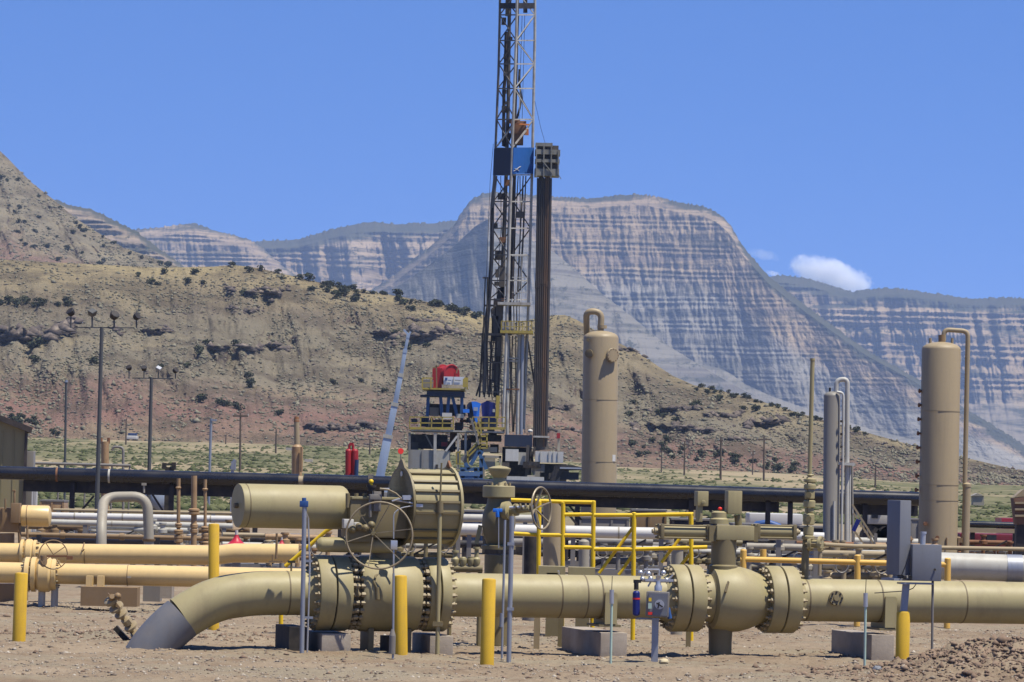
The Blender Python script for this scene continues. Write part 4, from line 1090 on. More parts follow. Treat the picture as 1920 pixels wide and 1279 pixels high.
# ---- two orange tan pipelines on the left
t = root_at('rear_pipeline', 'nearer and lower of the two orange tan pipelines, resting on a brown sleeper', 'pipeline', 200, 64)
b = MB(); b.cyl(P_(-160, 1070, 64), P_(585, 1086, 64), rpx(39, 64), n=40); b.build('pipe', 'orange', t)
for x in (240,):
    b = MB(); c = P_(x, 1079, 64); b.cyl(c - Vector((.006, 0, 0)), c + Vector((.006, 0, 0)), rpx(40, 64), n=40); wb = b.build('weld_band', 'brown', t)
    b = MB(); b.box(P_(x + 2, 1082, 63.6), (0.06, 0.05, 0.03)); b.build('clip', 'grey', t)
def fl(t, px, py, Y, wpx, r, name='flange', mat='orange', d=Vector((1, 0, 0)), par=None, n=36, nb=0):
    c = P_(px, py, Y); w = wpx * mpp(Y)
    b = MB(); b.lathe([(r - 0.008, -w / 2), (r, -w / 2 + 0.008), (r, w / 2 - 0.008), (r - 0.008, w / 2)], c, d, n); f = b.build(name, mat, par or t)
    if nb: ringbolts(f, c, d, r - 0.045, nb, w / 2 + 0.05, 0.02)
    return f
t2 = root_at('rear_pipeline', 'farther and upper of the two orange tan pipelines, crossing behind the tall bollard', 'pipeline', 250, 66)
b = MB(); b.cyl(P_(-160, 1035, 66), P_(404, 1041, 66), rpx(37, 66), n=40); b.build('pipe', 'orange', t2)
b = MB(); b.tube([P_(395, 1041, 66), P_(412, 1040.5, 66), P_(426, 1038.5, 66), P_(440, 1037, 66), P_(560, 1038, 66)], rpx(36, 66), 40); b.build('offset_pipe', 'orange', t2)
b = MB(); c = P_(160, 1040, 66); b.cyl(c - Vector((.005, 0, 0)), c + Vector((.005, 0, 0)), rpx(38, 66), n=40); b.build('weld_band', 'brown', t2)
b = MB(); b.tube([P_(158, 1030, 65.7), P_(154, 1034, 65.7), P_(158, 1018, 66)], 0.012, 6); b.build('vent_stub', 'brown', t2)
b = MB(); b.cyl(P_(518, 1048, 65.6), P_(519, 1000, 65.6), 0.02, n=8); b.box(P_(517, 1053, 65.5), (0.24, 0.04, 0.03)); b.cyl(P_(511, 1052, 65.5), P_(511, 1040, 65.5), 0.012, n=8); b.build('gauge_tree', 'brown', t2)
# valves with hand wheels in these two lines
tv = root_at('gate_valve', 'tan flanged valve with a thin hand wheel in the nearer orange pipeline', 'valve', 85, 64)
for x, w, r in ((52, 9, 0.29), (64, 9, 0.29), (102, 9, 0.26)):
    fl(tv, x, 1077, 64, w, r, nb=12 if x != 64 else 0)
b = MB(); b.lathe([(0.22, 0), (0.29, 0.08), (0.29, 0.24), (0.2, 0.33)], P_(66, 1077, 64), Vector((1, 0, 0)), 32); b.build('valve_body', 'orange', tv)
b = MB(); b.cyl(P_(82, 1070, 63.8), P_(82, 1042, 63.8), 0.06, n=14); b.build('bonnet', 'brown', tv)
wc = P_(100, 1040, 63.4); wn = Vector((0.35, -0.93, 0.05)).normalized()
b = MB(); b.ring(wc, wn, 27 * mpp(63.4), 0.010, 40, 6); hwh = b.build('handwheel', 'brown', tv)
x_, y_, z_ = basis(wn)
for k in range(4):
    a = math.pi / 2 * k + 0.6
    b = MB(); b.bar(wc, wc + x_ * 0.235 * math.cos(a) + y_ * 0.235 * math.sin(a), 0.014, 0.014); b.build('spoke', 'brown', hwh)
b = MB(); b.bar(P_(88, 1043, 63.3), P_(126, 1043, 63.3), 0.05, 0.03); b.box(P_(131, 1046, 63.3), (0.10, 0.06, 0.06)); b.build('lever', 'rust', tv)
for x in (79, 103):
    b = MB(); b.cyl(P_(x, 1096, 64), Vector((P_(x, 1096, 64).x, 64, 0)), 0.06, n=14); b.build('support_post', 'offwhite', tv)
tv = root_at('gate_valve', 'tan flanged valve in the farther orange pipeline under the gas cylinder', 'valve', 52, 66)
for x, w, r in ((42, 6, 0.235), (52, 6, 0.235), (66, 6, 0.225)):
    fl(tv, x, 1037, 66, w, r, nb=10 if x != 42 else 0)
b = MB(); b.lathe([(0.18, 0), (0.24, 0.06), (0.24, 0.14), (0.18, 0.2)], P_(44, 1037, 66), Vector((1, 0, 0)), 28); b.build('valve_body', 'orange', tv)
ta = root_at('valve_actuator', 'orange tan valve actuator with a short gas cylinder at the left edge of the picture', 'actuator', 20, 66.5)
b = MB(); b.lathe([(0.16, 0), (0.185, 0.015), (0.185, 0.46), (0.17, 0.49), (0.12, 0.51)], P_(40, 967, 66.5), Vector((1, 0, 0)), 36); gcy = b.build('gas_cylinder', 'orange', ta)
b = MB(); b.cyl(P_(51, 967, 66.5), P_(52.5, 967, 66.5), 0.188, n=36); b.build('weld_band', 'brown', gcy)
b = MB(); b.box(P_(18, 975, 66.5), (0.36, 0.30, 0.42)); b.build('yoke_housing', 'brown', ta, bevel=0.02)
b = MB(); b.box(P_(30, 962, 66.3), (0.16, 0.2, 0.34)); b.cyl(P_(27, 945, 66.3), P_(27, 920, 66.3), 0.02, n=8); b.box(P_(26, 920, 66.3), (0.06, 0.05, 0.03)); b.build('control_block', 'brown', ta, bevel=0.015)
b = MB(); b.cyl(P_(10, 955, 66.3), P_(10, 935, 66.3), 0.018, n=8); b.build('vent_tube', 'brown', ta)
b = MB(); b.cyl(P_(12, 1000, 66.5), P_(12, 1030, 66.5), 0.14, n=24); b.build('stem_housing', 'brown', ta)
b = MB(); b.cyl(P_(36, 985, 66.4), P_(38, 1040, 66.4), 0.03, n=10); b.build('drain_tube', 'brown', ta)
b = MB(); b.cyl(P_(51, 985, 66.2), P_(52, 1030, 66.2), 0.02, n=8); b.build('drain_tube', 'brown', ta)
# sleepers and blocks under them
def box_at(px0, px1, py0, py1, Y, depth, name, mat, label, cat, group=None, bevel=0.0, yaw=0.0):
    a = W(px0, (py0 + py1) / 2, Y); c = W(px1, (py0 + py1) / 2, Y); zt = W((px0 + px1) / 2, py0, Y).z; zb = W((px0 + px1) / 2, py1, Y).z
    mid = (a + c) / 2
    b = MB(); b.box(Vector((mid.x, Y + depth / 2, (zt + zb) / 2)), ((c - a).length, depth, zt - zb), (math.cos(yaw), math.sin(yaw), 0))
    return single(b, name, mat, label, cat, (mid.x, Y + depth / 2, zb), group, bevel)
box_at(151, 257, 1101, 1137, 63.2, 0.5, 'pipe_sleeper', 'brown', 'brown steel sleeper box under the nearer orange pipeline', 'pipe support')
for x in (166, 187):
    box_at(x - 5, x + 7, 1080, 1100, 63.55, 0.2, 'support_pad', 'orange', 'small tan pad on the brown sleeper, %s of the two' % ('left' if x == 166 else 'right'), 'pipe support')
box_at(300, 322, 1098, 1122, 66.5, 0.5, 'concrete_block', 'concrete', 'pale concrete block in the shadow behind the elbow', 'concrete block')
box_at(-30, 46, 1095, 1136, 66, 0.5, 'pipe_sleeper', 'brown', 'brown sleeper behind the far left bollard', 'pipe support')
box_at(268, 300, 1096, 1128, 67.5, 0.4, 'pipe_sleeper', 'dgrey', 'dark grey sleeper under the farther orange pipeline behind the elbow', 'pipe support')

# ---- grey pipe standing as an upside down U
t = root_at('pipe_loop', 'grey pipe bent into an upside down U above the orange pipelines', 'pipe', 235, 75)
b = MB(); b.tube(bend([spot(191, 74.0, 0), P_(190, 990, 74.2), P_(194, 932, 75), P_(276, 931, 75), P_(279, 1000, 75), spot(280, 75, 0)], 0.30, 8), 0.100, 24); b.build('pipe', 'grey', t)
b = MB(); b.cyl(P_(270, 924, 75), P_(270, 908, 75), 0.02, n=8); b.box(P_(270, 908, 75), (0.09, 0.06, 0.05)); b.build('vent_valve', 'grey', t)
b = MB(); b.lathe([(0.12, 0), (0.13, 0.02), (0.13, 0.05)], P_(279, 1015, 75), UP, 20); b.build('collar', 'brown', t)

# ---- tan stand pipes with valves
def standpipe(px, w, ytop, Y, valves, label, ybase=None):
    t = root_at('standpipe', label, 'stand pipe', px, Y, 'rust tan stand pipes below the black pipe')
    b = MB(); b.cyl(spot(px - 1, Y, 0), P_(px, ytop, Y), rpx(w, Y), n=16); b.build('pipe', 'brown_tan', t)
    for (y, r, h) in valves:
        b = MB(); b.lathe([(r * .7, 0), (r, 0.02), (r, h * .4), (r * .75, h * .5), (r, h * .6), (r, h - 0.02), (r * .7, h)], P_(px - 0.5, y, Y), UP, 16); v = b.build('valve', 'brown_tan', t)
    return t
M['brown_tan'] = paint('rust_tan_paint', (0.36, 0.235, 0.12), 0.5, 0.45, (0.16, 0.085, 0.045), 6)
standpipe(335, 7, 897, 78, [(1002, 0.10, 0.10), (1018, 0.09, 0.16), (990, 0.07, 0.1), (917, 0.06, 0.05)], 'thin rust tan stand pipe, leftmost of the three below the black pipe')
standpipe(364, 11, 892, 79, [(966, 0.12, 0.14), (980, 0.06, 0.1), (1000, 0.08, 0.2)], 'thickest rust tan stand pipe, between two thinner ones')
standpipe(385, 6, 899, 78, [(996, 0.09, 0.10), (1012, 0.08, 0.14), (1024, 0.09, 0.10), (920, 0.06, 0.05)], 'thin rust tan stand pipe nearest the tall yellow bollard')

# ---- red funnels
def funnel(px, y0, y1, Y, r, label):
    t = root_at('red_funnel', label, 'funnel', px, Y, 'red funnels behind the orange pipelines')
    b = MB(); base = P_(px, y1, Y); h = (y1 - y0) * mpp(Y)
    b.lathe([(r * 1.7, -0.03), (r * 1.7, 0), (r, 0.02), (r * 0.55, h * 0.35), (r * 0.22, h * 0.7), (r * 0.2, h * 0.8)], base, UP, 24); b.build('cone', 'bred2', t)
    b = MB(); b.cyl(base + UP * h * .8, base + UP * h * 1.15, r * 0.18, n=12); b.build('nozzle', 'white', t)
    b = MB(); b.cyl(spot(px, Y, 0), base, r * 0.5, n=12); b.build('stand', 'dgrey', t)
M['bred2'] = paint('funnel_red', (0.46, 0.02, 0.04), 0.45, 0.2, (0.2, 0.05, 0.05))
funnel(443, 998, 1022, 70, 0.16, 'larger red funnel behind the orange pipeline, right of the tall bollard')
funnel(528, 1010, 1024, 72, 0.09, 'smaller red funnel near the left end of the gas cylinder valve')

# ---- white insulated pipes
def white_pipe(x0, y0, x1, y1, Y, w, label, mat='white', bands=(), sup=()):
    xm = (x0 + x1) / 2
    t = root_at('insulated_pipe', label, 'pipe', xm, Y, 'pale insulated pipes of the yard')
    b = MB(); b.cyl(P_(x0, y0, Y), P_(x1, y1, Y), rpx(w, Y), n=28); b.build('pipe', mat, t)
    for x in bands:
        y = y0 + (y1 - y0) * (x - x0) / (x1 - x0); c = P_(x, y, Y)
        b = MB(); b.cyl(c - Vector((0.015, 0, 0)), c + Vector((0.015, 0, 0)), rpx(w, Y) + 0.006, n=28); b.build('band', 'grey', t)
    for x in sup:
        y = y0 + (y1 - y0) * (x - x0) / (x1 - x0); c = P_(x, y, Y)
        b = MB(); b.box(Vector((c.x, Y, c.z / 2 - 0.02)), (0.10, 0.10, c.z), UP.cross(Vector((0, 1, 0)))); b.build('support_leg', 'dgrey', t)
    return t
white_pipe(90, 967, 436, 974, 92, 13, 'upper white pipe running left of the gas cylinder', 'white', (140, 230, 395), (125, 300))
white_pipe(92, 979, 436, 987, 90, 11, 'lower white pipe running left of the gas cylinder', 'offwhite', (210, 330), (160, 420))
white_pipe(100, 956, 440, 963, 96, 6, 'thin tan pipe above the white pipes at the left', 'tan', (), (110, 400))
white_pipe(850, 992, 1262, 1001, 84, 22, 'thick white pipe behind the yellow railing', 'white', (905, 1060, 1160), (880, 1075, 1240))
white_pipe(840, 971, 1000, 973, 90, 15, 'short white pipe behind the gate valve', 'offwhite', (), (860, 985))
white_pipe(1440, 1004, 1545, 1007, 84, 17, 'white pipe end between the blow down stack and the actuator cylinder', 'white', (), (1460, 1530))
t = white_pipe(1742, 1060, 2080, 1072, 75, 50, 'thickest white pipe leaving the picture at the right edge', 'offwhite', (), ())
c = P_(1901, 1066, 75)
b = MB(); b.cyl(c - Vector((0.15, 0, 0)), c + Vector((0.15, 0, 0)), rpx(52, 75), n=32); b.build('clamp', 'galv', t)
for x in (1888, 1914):
    b = MB(); c = P_(x, 1095, 75); b.box(Vector((c.x, 75, 0.18)), (0.17, 0.6, 0.36)); b.build('support_block', 'rubber', t)
b = MB(); c = P_(1760, 1095, 75.2); b.box(Vector((c.x, 75.2, 0.2)), (0.17, 0.6, 0.4)); b.build('support_block', 'dgrey', t)

# ---- gate valve standing behind the pipe with its side hand wheel
YG = 53.5
t = root_at('gate_valve', 'upright dark olive gate valve with a cone shaped cap and a side hand wheel', 'valve', 935, YG)
def gp(px, py, d=0): return P_(px, py, YG + d)
b = MB(); b.cyl(spot(932, YG, 0), gp(934, 1040), 0.19, n=28); b.build('riser', 'olive_dark', t)
b = MB(); b.lathe([(0.16, 0), (0.24, 0.0), (0.24, 0.05), (0.16, 0.07), (0.21, 0.20), (0.235, 0.36), (0.225, 0.50), (0.17, 0.64), (0.16, 0.74)], gp(934, 1030), UP, 36); vb = b.build('valve_body', 'olive_dark', t)
b = MB(); b.lathe([(0.215, 0), (0.225, 0.012), (0.225, 0.155), (0.215, 0.165)], gp(935, 933), UP, 40); bf = b.build('bonnet_flange', 'olive', t)
ringbolts(bf, gp(935, 915), UP, 0.16, 10, 0.08, 0.022)
b = MB(); b.lathe([(0.13, 0), (0.10, 0.06), (0.085, 0.12), (0.12, 0.16), (0.155, 0.22), (0.16, 0.25), (0.10, 0.275), (0.012, 0.29), (0.01, 0.33)], gp(936, 912), UP, 36); b.build('bonnet_cap', 'olive', t)
b = MB(); b.lathe([(0.13, 0), (0.13, 0.08), (0.06, 0.10), (0.06, 0.16), (0.085, 0.17), (0.085, 0.21), (0.05, 0.22), (0.05, 0.40)], gp(945, 958, -0.15), Vector((0.9, -0.43, 0.1)), 18); b.build('gear_housing', 'olive', t)
for k, x in enumerate((966, 976, 986, 994)):
    b = MB(); b.cyl(gp(x, 951, -0.3), gp(x + 3, 950, -0.3), 0.05, n=12); b.build('gear_collar', 'olive_dark', t)
b = MB(); b.cyl(gp(955, 952, -0.3), gp(1003, 950, -0.3), 0.022, n=10); b.build('shaft', 'silver', t)
wc = gp(1015, 953, -0.35); wn = Vector((0.88, -0.47, 0.06)).normalized()
b = MB(); b.ring(wc, wn, 39 * mpp(YG), 0.014, 48, 8); whl = b.build('handwheel', 'wheel', t)
x_, y_, z_ = basis(wn); hub = wc - wn * 0.10
for k in range(6):
    a = math.pi * 2 * k / 6 + 0.3; e = wc + (x_ * math.cos(a) + y_ * math.sin(a)) * 39 * mpp(YG)
    b = MB(); b.bar(hub, e, 0.012, 0.026, wn); b.build('spoke', 'wheel', whl)
b = MB(); b.box(gp(933, 957, -0.30), (0.13, 0.05, 0.05)); b.cyl(gp(933, 957, -0.3), gp(933, 970, -0.3), 0.03, n=8); b.build('blue_lock', 'bblue', t, bevel=0.008)
b = MB(); b.cyl(gp(935, 968, -0.3), gp(935, 1028, -0.3), 0.008, n=6); b.build('tube', 'silver', t)
b = MB(); b.bar(gp(901, 985), gp(893, 1020), 0.06, 0.05); b.build('brace', 'olive', t)
b = MB(); b.bar(gp(908, 985), gp(918, 1012), 0.05, 0.05); b.build('brace', 'olive', t)
# small manifold of valves beside it
t = root_at('valve_manifold', 'small olive manifold of four upright bleed valves behind the flange', 'valve manifold', 868, 53)
b = MB(); b.cyl(P_(838, 1066, 53), P_(905, 1067, 53), 0.05, n=14); b.build('header', 'olive_dark', t)
for x, h in ((853, 1036), (868, 1050), (883, 1048), (893, 1030)):
    b = MB(); b.lathe([(0.035, 0), (0.055, 0.05), (0.055, 0.10), (0.03, 0.13), (0.03, (1062 - h) * mpp(53)), (0.05, (1062 - h) * mpp(53)), (0.05, (1062 - h) * mpp(53) + 0.03)], P_(x, 1062, 53), UP, 12); b.build('valve', 'olive', t)
for x in (845, 900):
    b = MB(); b.cyl(P_(x, 1066, 53), Vector((P_(x, 1066, 53).x, 53, 0)), 0.03, n=8); b.build('leg', 'olive_dark', t)

# ---- olive stands and tan risers behind the pipe
def stand(x0, x1, ytop, Y, label, mat='tan'):
    a = P_((x0 + x1) / 2, ytop, Y); b = MB(); b.box(Vector((a.x, Y, a.z / 2 - 0.05)), ((x1 - x0) * mpp(Y), (x1 - x0) * mpp(Y), a.z + 0.1))
    return single(b, 'pipe_stand', mat, label, 'stand', (a.x, Y, 0), 'square posts behind the pipeline')
stand(1003, 1014, 1090, 52.8, 'tan square post seen under the pipe left of the tall block')
stand(1048, 1059, 1090, 53.2, 'dark square post seen under the pipe close to the tall block', 'olive_dark')
stand(1288, 1297, 1100, 54.5, 'olive square post seen under the right valve flange', 'olive_dark')
t = root_at('riser_pipe', 'thick tan riser pipe with a dark left side standing behind the yellow railing', 'riser', 1035, 66)
b = MB(); b.cyl(spot(1036, 66, 0), P_(1036, 942, 66), rpx(36, 66), n=32); b.dome(P_(1036, 943, 66), UP, rpx(36, 66), 0.06, 32); b.build('pipe', 'tan', t)
b = MB(); b.bar(P_(1046, 940, 65.7), P_(1083, 985, 65.7), 0.03, 0.04); b.build('brace', 'steel', t)
t = root_at('riser_pipe', 'pale grey riser pipe with a dome cap under the yellow railing', 'riser', 1095, 62)
b = MB(); b.cyl(spot(1095, 62, 0), P_(1095, 1016, 62), rpx(20, 62), n=24); b.dome(P_(1095, 1017, 62), UP, rpx(20, 62), 0.05, 24); b.build('pipe', 'grey', t)
t = root_at('riser_pipe', 'short grey riser pipe between the railing and the right valve', 'riser', 1270, 58)
b = MB(); b.cyl(spot(1268, 58, 0), P_(1270, 1028, 58), rpx(22, 58), n=24); b.cyl(P_(1270, 1030, 58), P_(1270, 1026, 58), rpx(25, 58), n=24); b.build('pipe', 'grey', t)
t = root_at('drum', 'black upright drum standing behind the gate valve hand wheel', 'drum', 990, 62)
b = MB(); b.cyl(spot(994, 62, 0.22), P_(996, 1006, 62), rpx(26, 62), n=28); b.build('body', 'rubber', t)
b = MB(); b.cyl(spot(994, 62, 0.0), spot(994, 62, 0.24), rpx(30, 62), n=28); b.build('base', 'dgrey', t)
box_at(1010, 1060, 1062, 1079, 56.5, 0.4, 'plinth', 'olive', 'flat olive plinth behind the pipe below the railing, left one', 'plinth')
box_at(1066, 1116, 1064, 1080, 56.4, 0.4, 'plinth', 'olive', 'flat olive plinth behind the pipe below the railing, right one', 'plinth')
for x, l in ((1035, 'left'), (1091, 'right')):
    q = spot(x, 56.6); b = MB(); b.box(Vector((q.x, 56.6, 0.45)), (0.2, 0.2, 1.0))
    single(b, 'square_post', 'olive_dark', 'olive square post carrying the %s plinth behind the pipe' % l, 'post', (q.x, 56.6, 0))

# ---- yellow railings
def railing(label, cat, posts, rails, Y, w, diags=(), px=None, mat='rail_yellow'):
    t = root_at('railing', label, cat, px or posts[0][0], Y)
    for (x, y0, y1) in posts:
        top = P_(x, y0, Y); bot = Vector((P_(x, y1, Y).x, Y, 0.0)) if y1 is None or y1 >= 1060 else P_(x, y1, Y)
        b = MB(); b.cyl(bot, top, w * .54, n=12); b.dome(top, UP, w * .54, w * .2, 12, 3); b.build('post', mat, t)
    for (x0, y0, x1, y1, d) in rails:
        b = MB(); b.cyl(P_(x0, y0, Y + d), P_(x1, y1, Y + d), w * .47, n=12); b.build('rail', mat, t)
    for (x0, y0, x1, y1, d) in diags:
        b = MB(); b.cyl(P_(x0, y0, Y + d), P_(x1, y1, Y + d), w * .40, n=10); b.build('brace', mat, t)
    return t
railing('bright yellow guard railing round the platform right of the gate valve', 'railing',
        [(1011, 940, 1075), (1056, 942, 1075), (1113, 940, 1075)],
        [(958, 937.5, 1056, 941, 0.06), (1056, 941, 1114, 942, 0), (1056, 965, 1113, 964.5, 0), (956, 1000, 1011, 1003, 0.06), (1011, 1003, 1113, 1004.5, 0), (1056, 1026, 1113, 1027, 0)], 57, 0.062, px=1060)
railing('long bright yellow railing with slanting braces over the middle of the pipeline', 'railing',
        [(1189, 962, 1076), (1296, 964, 1202)],
        [(1114, 966, 1189, 966, 0), (1189, 966, 1300, 964, 0), (1114, 1030, 1189, 1030, 0), (1189, 1030, 1326, 1026, 0)], 56, 0.062,
        [(1186, 990, 1123, 1075, 0.05), (1187, 1040, 1160, 1078, 0.05), (1282, 1000, 1240, 1055, 0.05), (1294, 1038, 1275, 1062, 0.05)], px=1200)
railing('yellow stair rail slanting down left of the first flange', 'railing', [(527, 1075, 1182)], [(535, 1062, 612, 995, 0), (612, 995, 640, 980, 0)], 55.5, 0.06, px=560)
t = railing('orange yellow pipe barrier behind the right valve and the control cabinet', 'barrier', [(1394, 1032, 1100), (1608, 1042, 1100), (1777, 1048, 1100)], [(1388, 1048.5, 1777, 1059, 0)], 64, 0.10, px=1500, mat='rail_orange')
b = MB(); b.cyl(P_(1431, 1048, 64.4), P_(1431, 1030, 64.4), 0.055, n=14); b.build('stub_post', 'rail_orange', t)
# ================================================================ pipe rack, vessels and clutter beyond
YK = 118.0
t = root_at('pipe_rack', 'long black pipe on a low black steel rack crossing the whole yard', 'pipe rack', 900, YK)
def rk(x): return 887 + (935 - 887) * x / 1720.0
b = MB(); b.cyl(P_(-400, rk(-400), YK), P_(560, rk(560) - 1, YK), rpx(25, YK), n=36); b.build('black_pipe', 'black', t)
b = MB(); b.cyl(P_(570, rk(570) - 1, YK), P_(1722, rk(1722) + 1, YK), rpx(27, YK), n=36); b.build('black_pipe', 'black', t)
b = MB(); b.cyl(P_(558, rk(560), YK), P_(572, rk(572), YK), rpx(21, YK), n=30); b.build('tan_joint', 'tan', t)
for x0, x1 in ((45, 720), (865, 1005), (1030, 1460), (1560, 1720)):
    b = MB(); b.bar(P_(x0, rk(x0) + 22, YK + 0.4), P_(x1, rk(x1) + 22, YK + 0.4), 0.30, 0.36); b.build('beam', 'steel', t)
for x in (136, 322, 480, 640, 1083, 1296, 1440, 1482, 1622):
    w = 0.15
    top = P_(x, rk(x) + 14, YK + 0.1)
    b = MB(); b.box(Vector((top.x, YK + .1, top.z / 2)), (w, 0.16, top.z)); b.build('rack_post', 'steel', t)
for (x0, y0, x1, y1) in ((140, 972, 176, 930), (284, 924, 326, 990), (1090, 975, 1060, 940), (1302, 930, 1340, 965)):
    b = MB(); b.bar(P_(x0, y0, YK + .3), P_(x1, y1, YK + .3), 0.06, 0.06); b.build('brace', 'steel', t)
# faded lettering, too worn to read: bare streaks of white paint on the pipe
b = MB(); rnd = random.Random(5)
r = rpx(25, YK)
for k in range(13):
    x = 113 + k * 3.0 + rnd.uniform(-.6, .6); a = R(62 + rnd.uniform(-6, 6))
    c = P_(x, rk(x), YK); n_ = Vector((0, -math.sin(R(90) - a), math.sin(a)))
    b.box(c + n_ * (r + 0.002), (0.03, 0.004, 0.035 + 0.03 * rnd.random()), (1, 0, 0), UP.cross(Vector((1, 0, 0))).cross(n_) if False else (n_.cross(Vector((1, 0, 0)))))
b.build('worn_lettering', 'white', t)
for x in (107, 205):
    b = MB(); c = P_(x, rk(x), YK); b.cyl(c - Vector((.03, 0, 0)), c + Vector((.03, 0, 0)), r + 0.012, n=30); b.build('pipe_clamp', 'rust' if x == 107 else 'offwhite', t)
b = MB(); c = P_(695, rk(695) - 2, YK); b.cyl(c - Vector((.08, 0, 0)), c + Vector((.08, 0, 0)), rpx(30, YK), n=30); b.build('pipe_clamp', 'steel', t)
# second black pipe at the far right, and a dark low pipe at the left
t = root_at('pipe_rack', 'black pipe on posts at the right edge, past the tall tan vessel', 'pipe rack', 1900, 122)
b = MB(); b.cyl(P_(1815, 983, 122), P_(2150, 991, 122), rpx(12, 122), n=24); b.build('black_pipe', 'black', t)
b = MB(); b.bar(P_(1815, 994, 122), P_(2150, 1001, 122), 0.16, 0.14); b.build('beam', 'tan', t)
for x in (1825, 1905, 2050):
    p = P_(x, 990, 122); b = MB(); b.box(Vector((p.x, 122.2, p.z / 2)), (0.14, 0.14, p.z)); b.build('rack_post', 'steel', t)
t = root_at('low_pipe', 'dark low pipe with a blue sheen seen through the grey U bend', 'pipe', 200, 86)
b = MB(); b.cyl(P_(60, 1009, 86), P_(332, 1014, 86), rpx(18, 86), n=24); b.build('pipe', 'low_blue', t)
for x in (80, 160, 250, 320):
    p = P_(x, 1015, 86); b = MB(); b.box(Vector((p.x, 86, p.z / 2)), (0.12, 0.14, p.z)); b.build('support', 'steel', t)
# ---- vessels
def vessel(px_b, px_t, ytop_sh, Y, w, dome, label, mat='tan', rings=(), nozzles=()):
    t = root_at('pressure_vessel', label, 'vessel', px_b, Y)
    base = spot(px_b, Y); top = P_(px_t, ytop_sh, Y); d = top - base; r = rpx(w, Y)
    prof = [(r * 1.02, 0), (r * 1.02, 0.25), (r, 0.26), (r, d.length)]
    for k in range(1, 8):
        a = math.pi / 2 * k / 7; prof.append((max(r * math.cos(a), 0.02), d.length + dome * math.sin(a)))
    b = MB(); b.lathe(prof, base, d, 56); sh = b.build('shell', mat, t)
    for y in rings:
        f = (y - 0) ; c = base + d * ((P_(px_t, y, Y).z - base.z) / d.z)
        b = MB(); b.cyl(c - d.normalized() * 0.012, c + d.normalized() * 0.012, r + 0.008, n=56); b.build('weld_band', mat, t)
    return t, base, d, r
t, base, d, r = vessel(1121, 1127, 634, 128, 66, 14 * mpp(128), 'tan pressure vessel with a gooseneck pipe on its domed head, right of the drilling rig', 'tan', (750, 866))
Y = 128
b = MB(); b.tube(bend([P_(1126, 622, Y), P_(1128, 585, Y), P_(1099, 583, Y), P_(1101, 640, Y + .6), P_(1100, 700, Y + .6)], 0.36, 8), rpx(12, Y), 20); b.build('gooseneck', 'tan', t)
b = MB(); b.cyl(P_(1129, 616, Y), P_(1129, 610, Y), rpx(18, Y), n=20); b.build('neck_flange', 'tan', t)
a = R(35); n_ = Vector((math.sin(a), -math.cos(a), 0)); c = P_(1144, 666, Y - r * .8)
b = MB(); b.cyl(c - n_ * 0.25, c + n_ * 0.14, 0.17, n=28); mw = b.build('manway', 'tan', t)
b = MB(); b.lathe([(0.225, 0), (0.235, 0.01), (0.235, 0.07), (0.225, 0.08)], c + n_ * 0.10, n_, 28); b.build('manway_cover', 'tan', mw)
ringbolts(mw, c + n_ * 0.13, n_, 0.205, 12, 0.065, 0.022, 'brown')
a = R(-28); n2 = Vector((math.sin(a), -math.cos(a), 0)); c2 = P_(1106, 663, Y - r * .85)
b = MB(); b.lathe([(0.10, -0.1), (0.10, 0.04), (0.14, 0.05), (0.14, 0.09), (0.10, 0.10)], c2, n2, 22); b.build('nozzle', 'seam', t)
b = MB(); b.cyl(P_(1103, 637, Y - r * .9), P_(1103, 637, Y - r * 1.05), 0.06, n=16); b.build('small_nozzle', 'seam', t)
b = MB(); b.box(P_(1151, 859, Y - r * 0.62), (0.13, 0.015, 0.22), (0.78, 0.62, 0)); b.build('label_plate', 'white', t)

t, base, d, r = vessel(1757, 1765, 655, 98, 73, 14 * mpp(98), 'tallest tan pressure vessel, with a row of small nozzles down its left side', 'tan', (771, 909, 938))
Y = 98
b = MB(); b.cyl(P_(1766, 645, Y), P_(1766, 628, Y), rpx(13, Y), n=20); b.build('top_nozzle', 'brown', t)
b = MB(); b.tube(bend([P_(1769, 640, Y), P_(1770, 618, Y), P_(1815, 621, Y), P_(1809, 912, Y)], 0.16, 8), rpx(9, Y), 18); b.build('overhead_pipe', 'tan', t)
b = MB(); b.lathe([(rpx(15, Y), 0), (rpx(15, Y), (1035 - 914) * mpp(Y)), (rpx(17, Y), (1035 - 913) * mpp(Y)), (rpx(17, Y), (1035 - 908) * mpp(Y)), (rpx(9, Y), (1035 - 905) * mpp(Y))], P_(1809.5, 1035, Y), P_(1813, 905, Y) - P_(1809.5, 1035, Y), 22); b.build('lower_pipe', 'tan', t)
p = P_(1809.5, 1035, Y); b = MB(); b.cyl(Vector((p.x, p.y, 0)), p, rpx(15, Y), n=22); b.build('standpipe_foot', 'tan', t)
for px in (1744, 1785):
    b = MB(); b.cyl(P_(px, 652, Y), P_(px + .5, 634, Y), 0.035, n=10); b.build('lifting_trunnion', 'tan', t)
for k in range(8):
    y = 733 + k * 26.5; x = 1725 - k * 1.0
    c = P_(x, y, Y - 0.1)
    b = MB(); b.lathe([(0.03, 0), (0.03, 0.05), (0.055, 0.055), (0.055, 0.085), (0.03, 0.09)], c + Vector((0.06, 0.05, 0)), Vector((-0.95, -0.3, 0)), 12); b.build('nozzle', 'rust', t)
for x, y in ((1735, 982), (1757, 1008)):
    b = MB(); c = P_(x, y, Y - r * .93); b.cyl(c + Vector((0, .1, 0)), c - Vector((0, .06, 0)), 0.05, n=12); b.build('nozzle', 'rust', t)
for x in (1775, 1797):
    b = MB(); b.cyl(P_(x, 1025, Y - r), P_(x, 1008, Y - r), 0.02, n=8); b.build('drain_tube', 'brown', t)
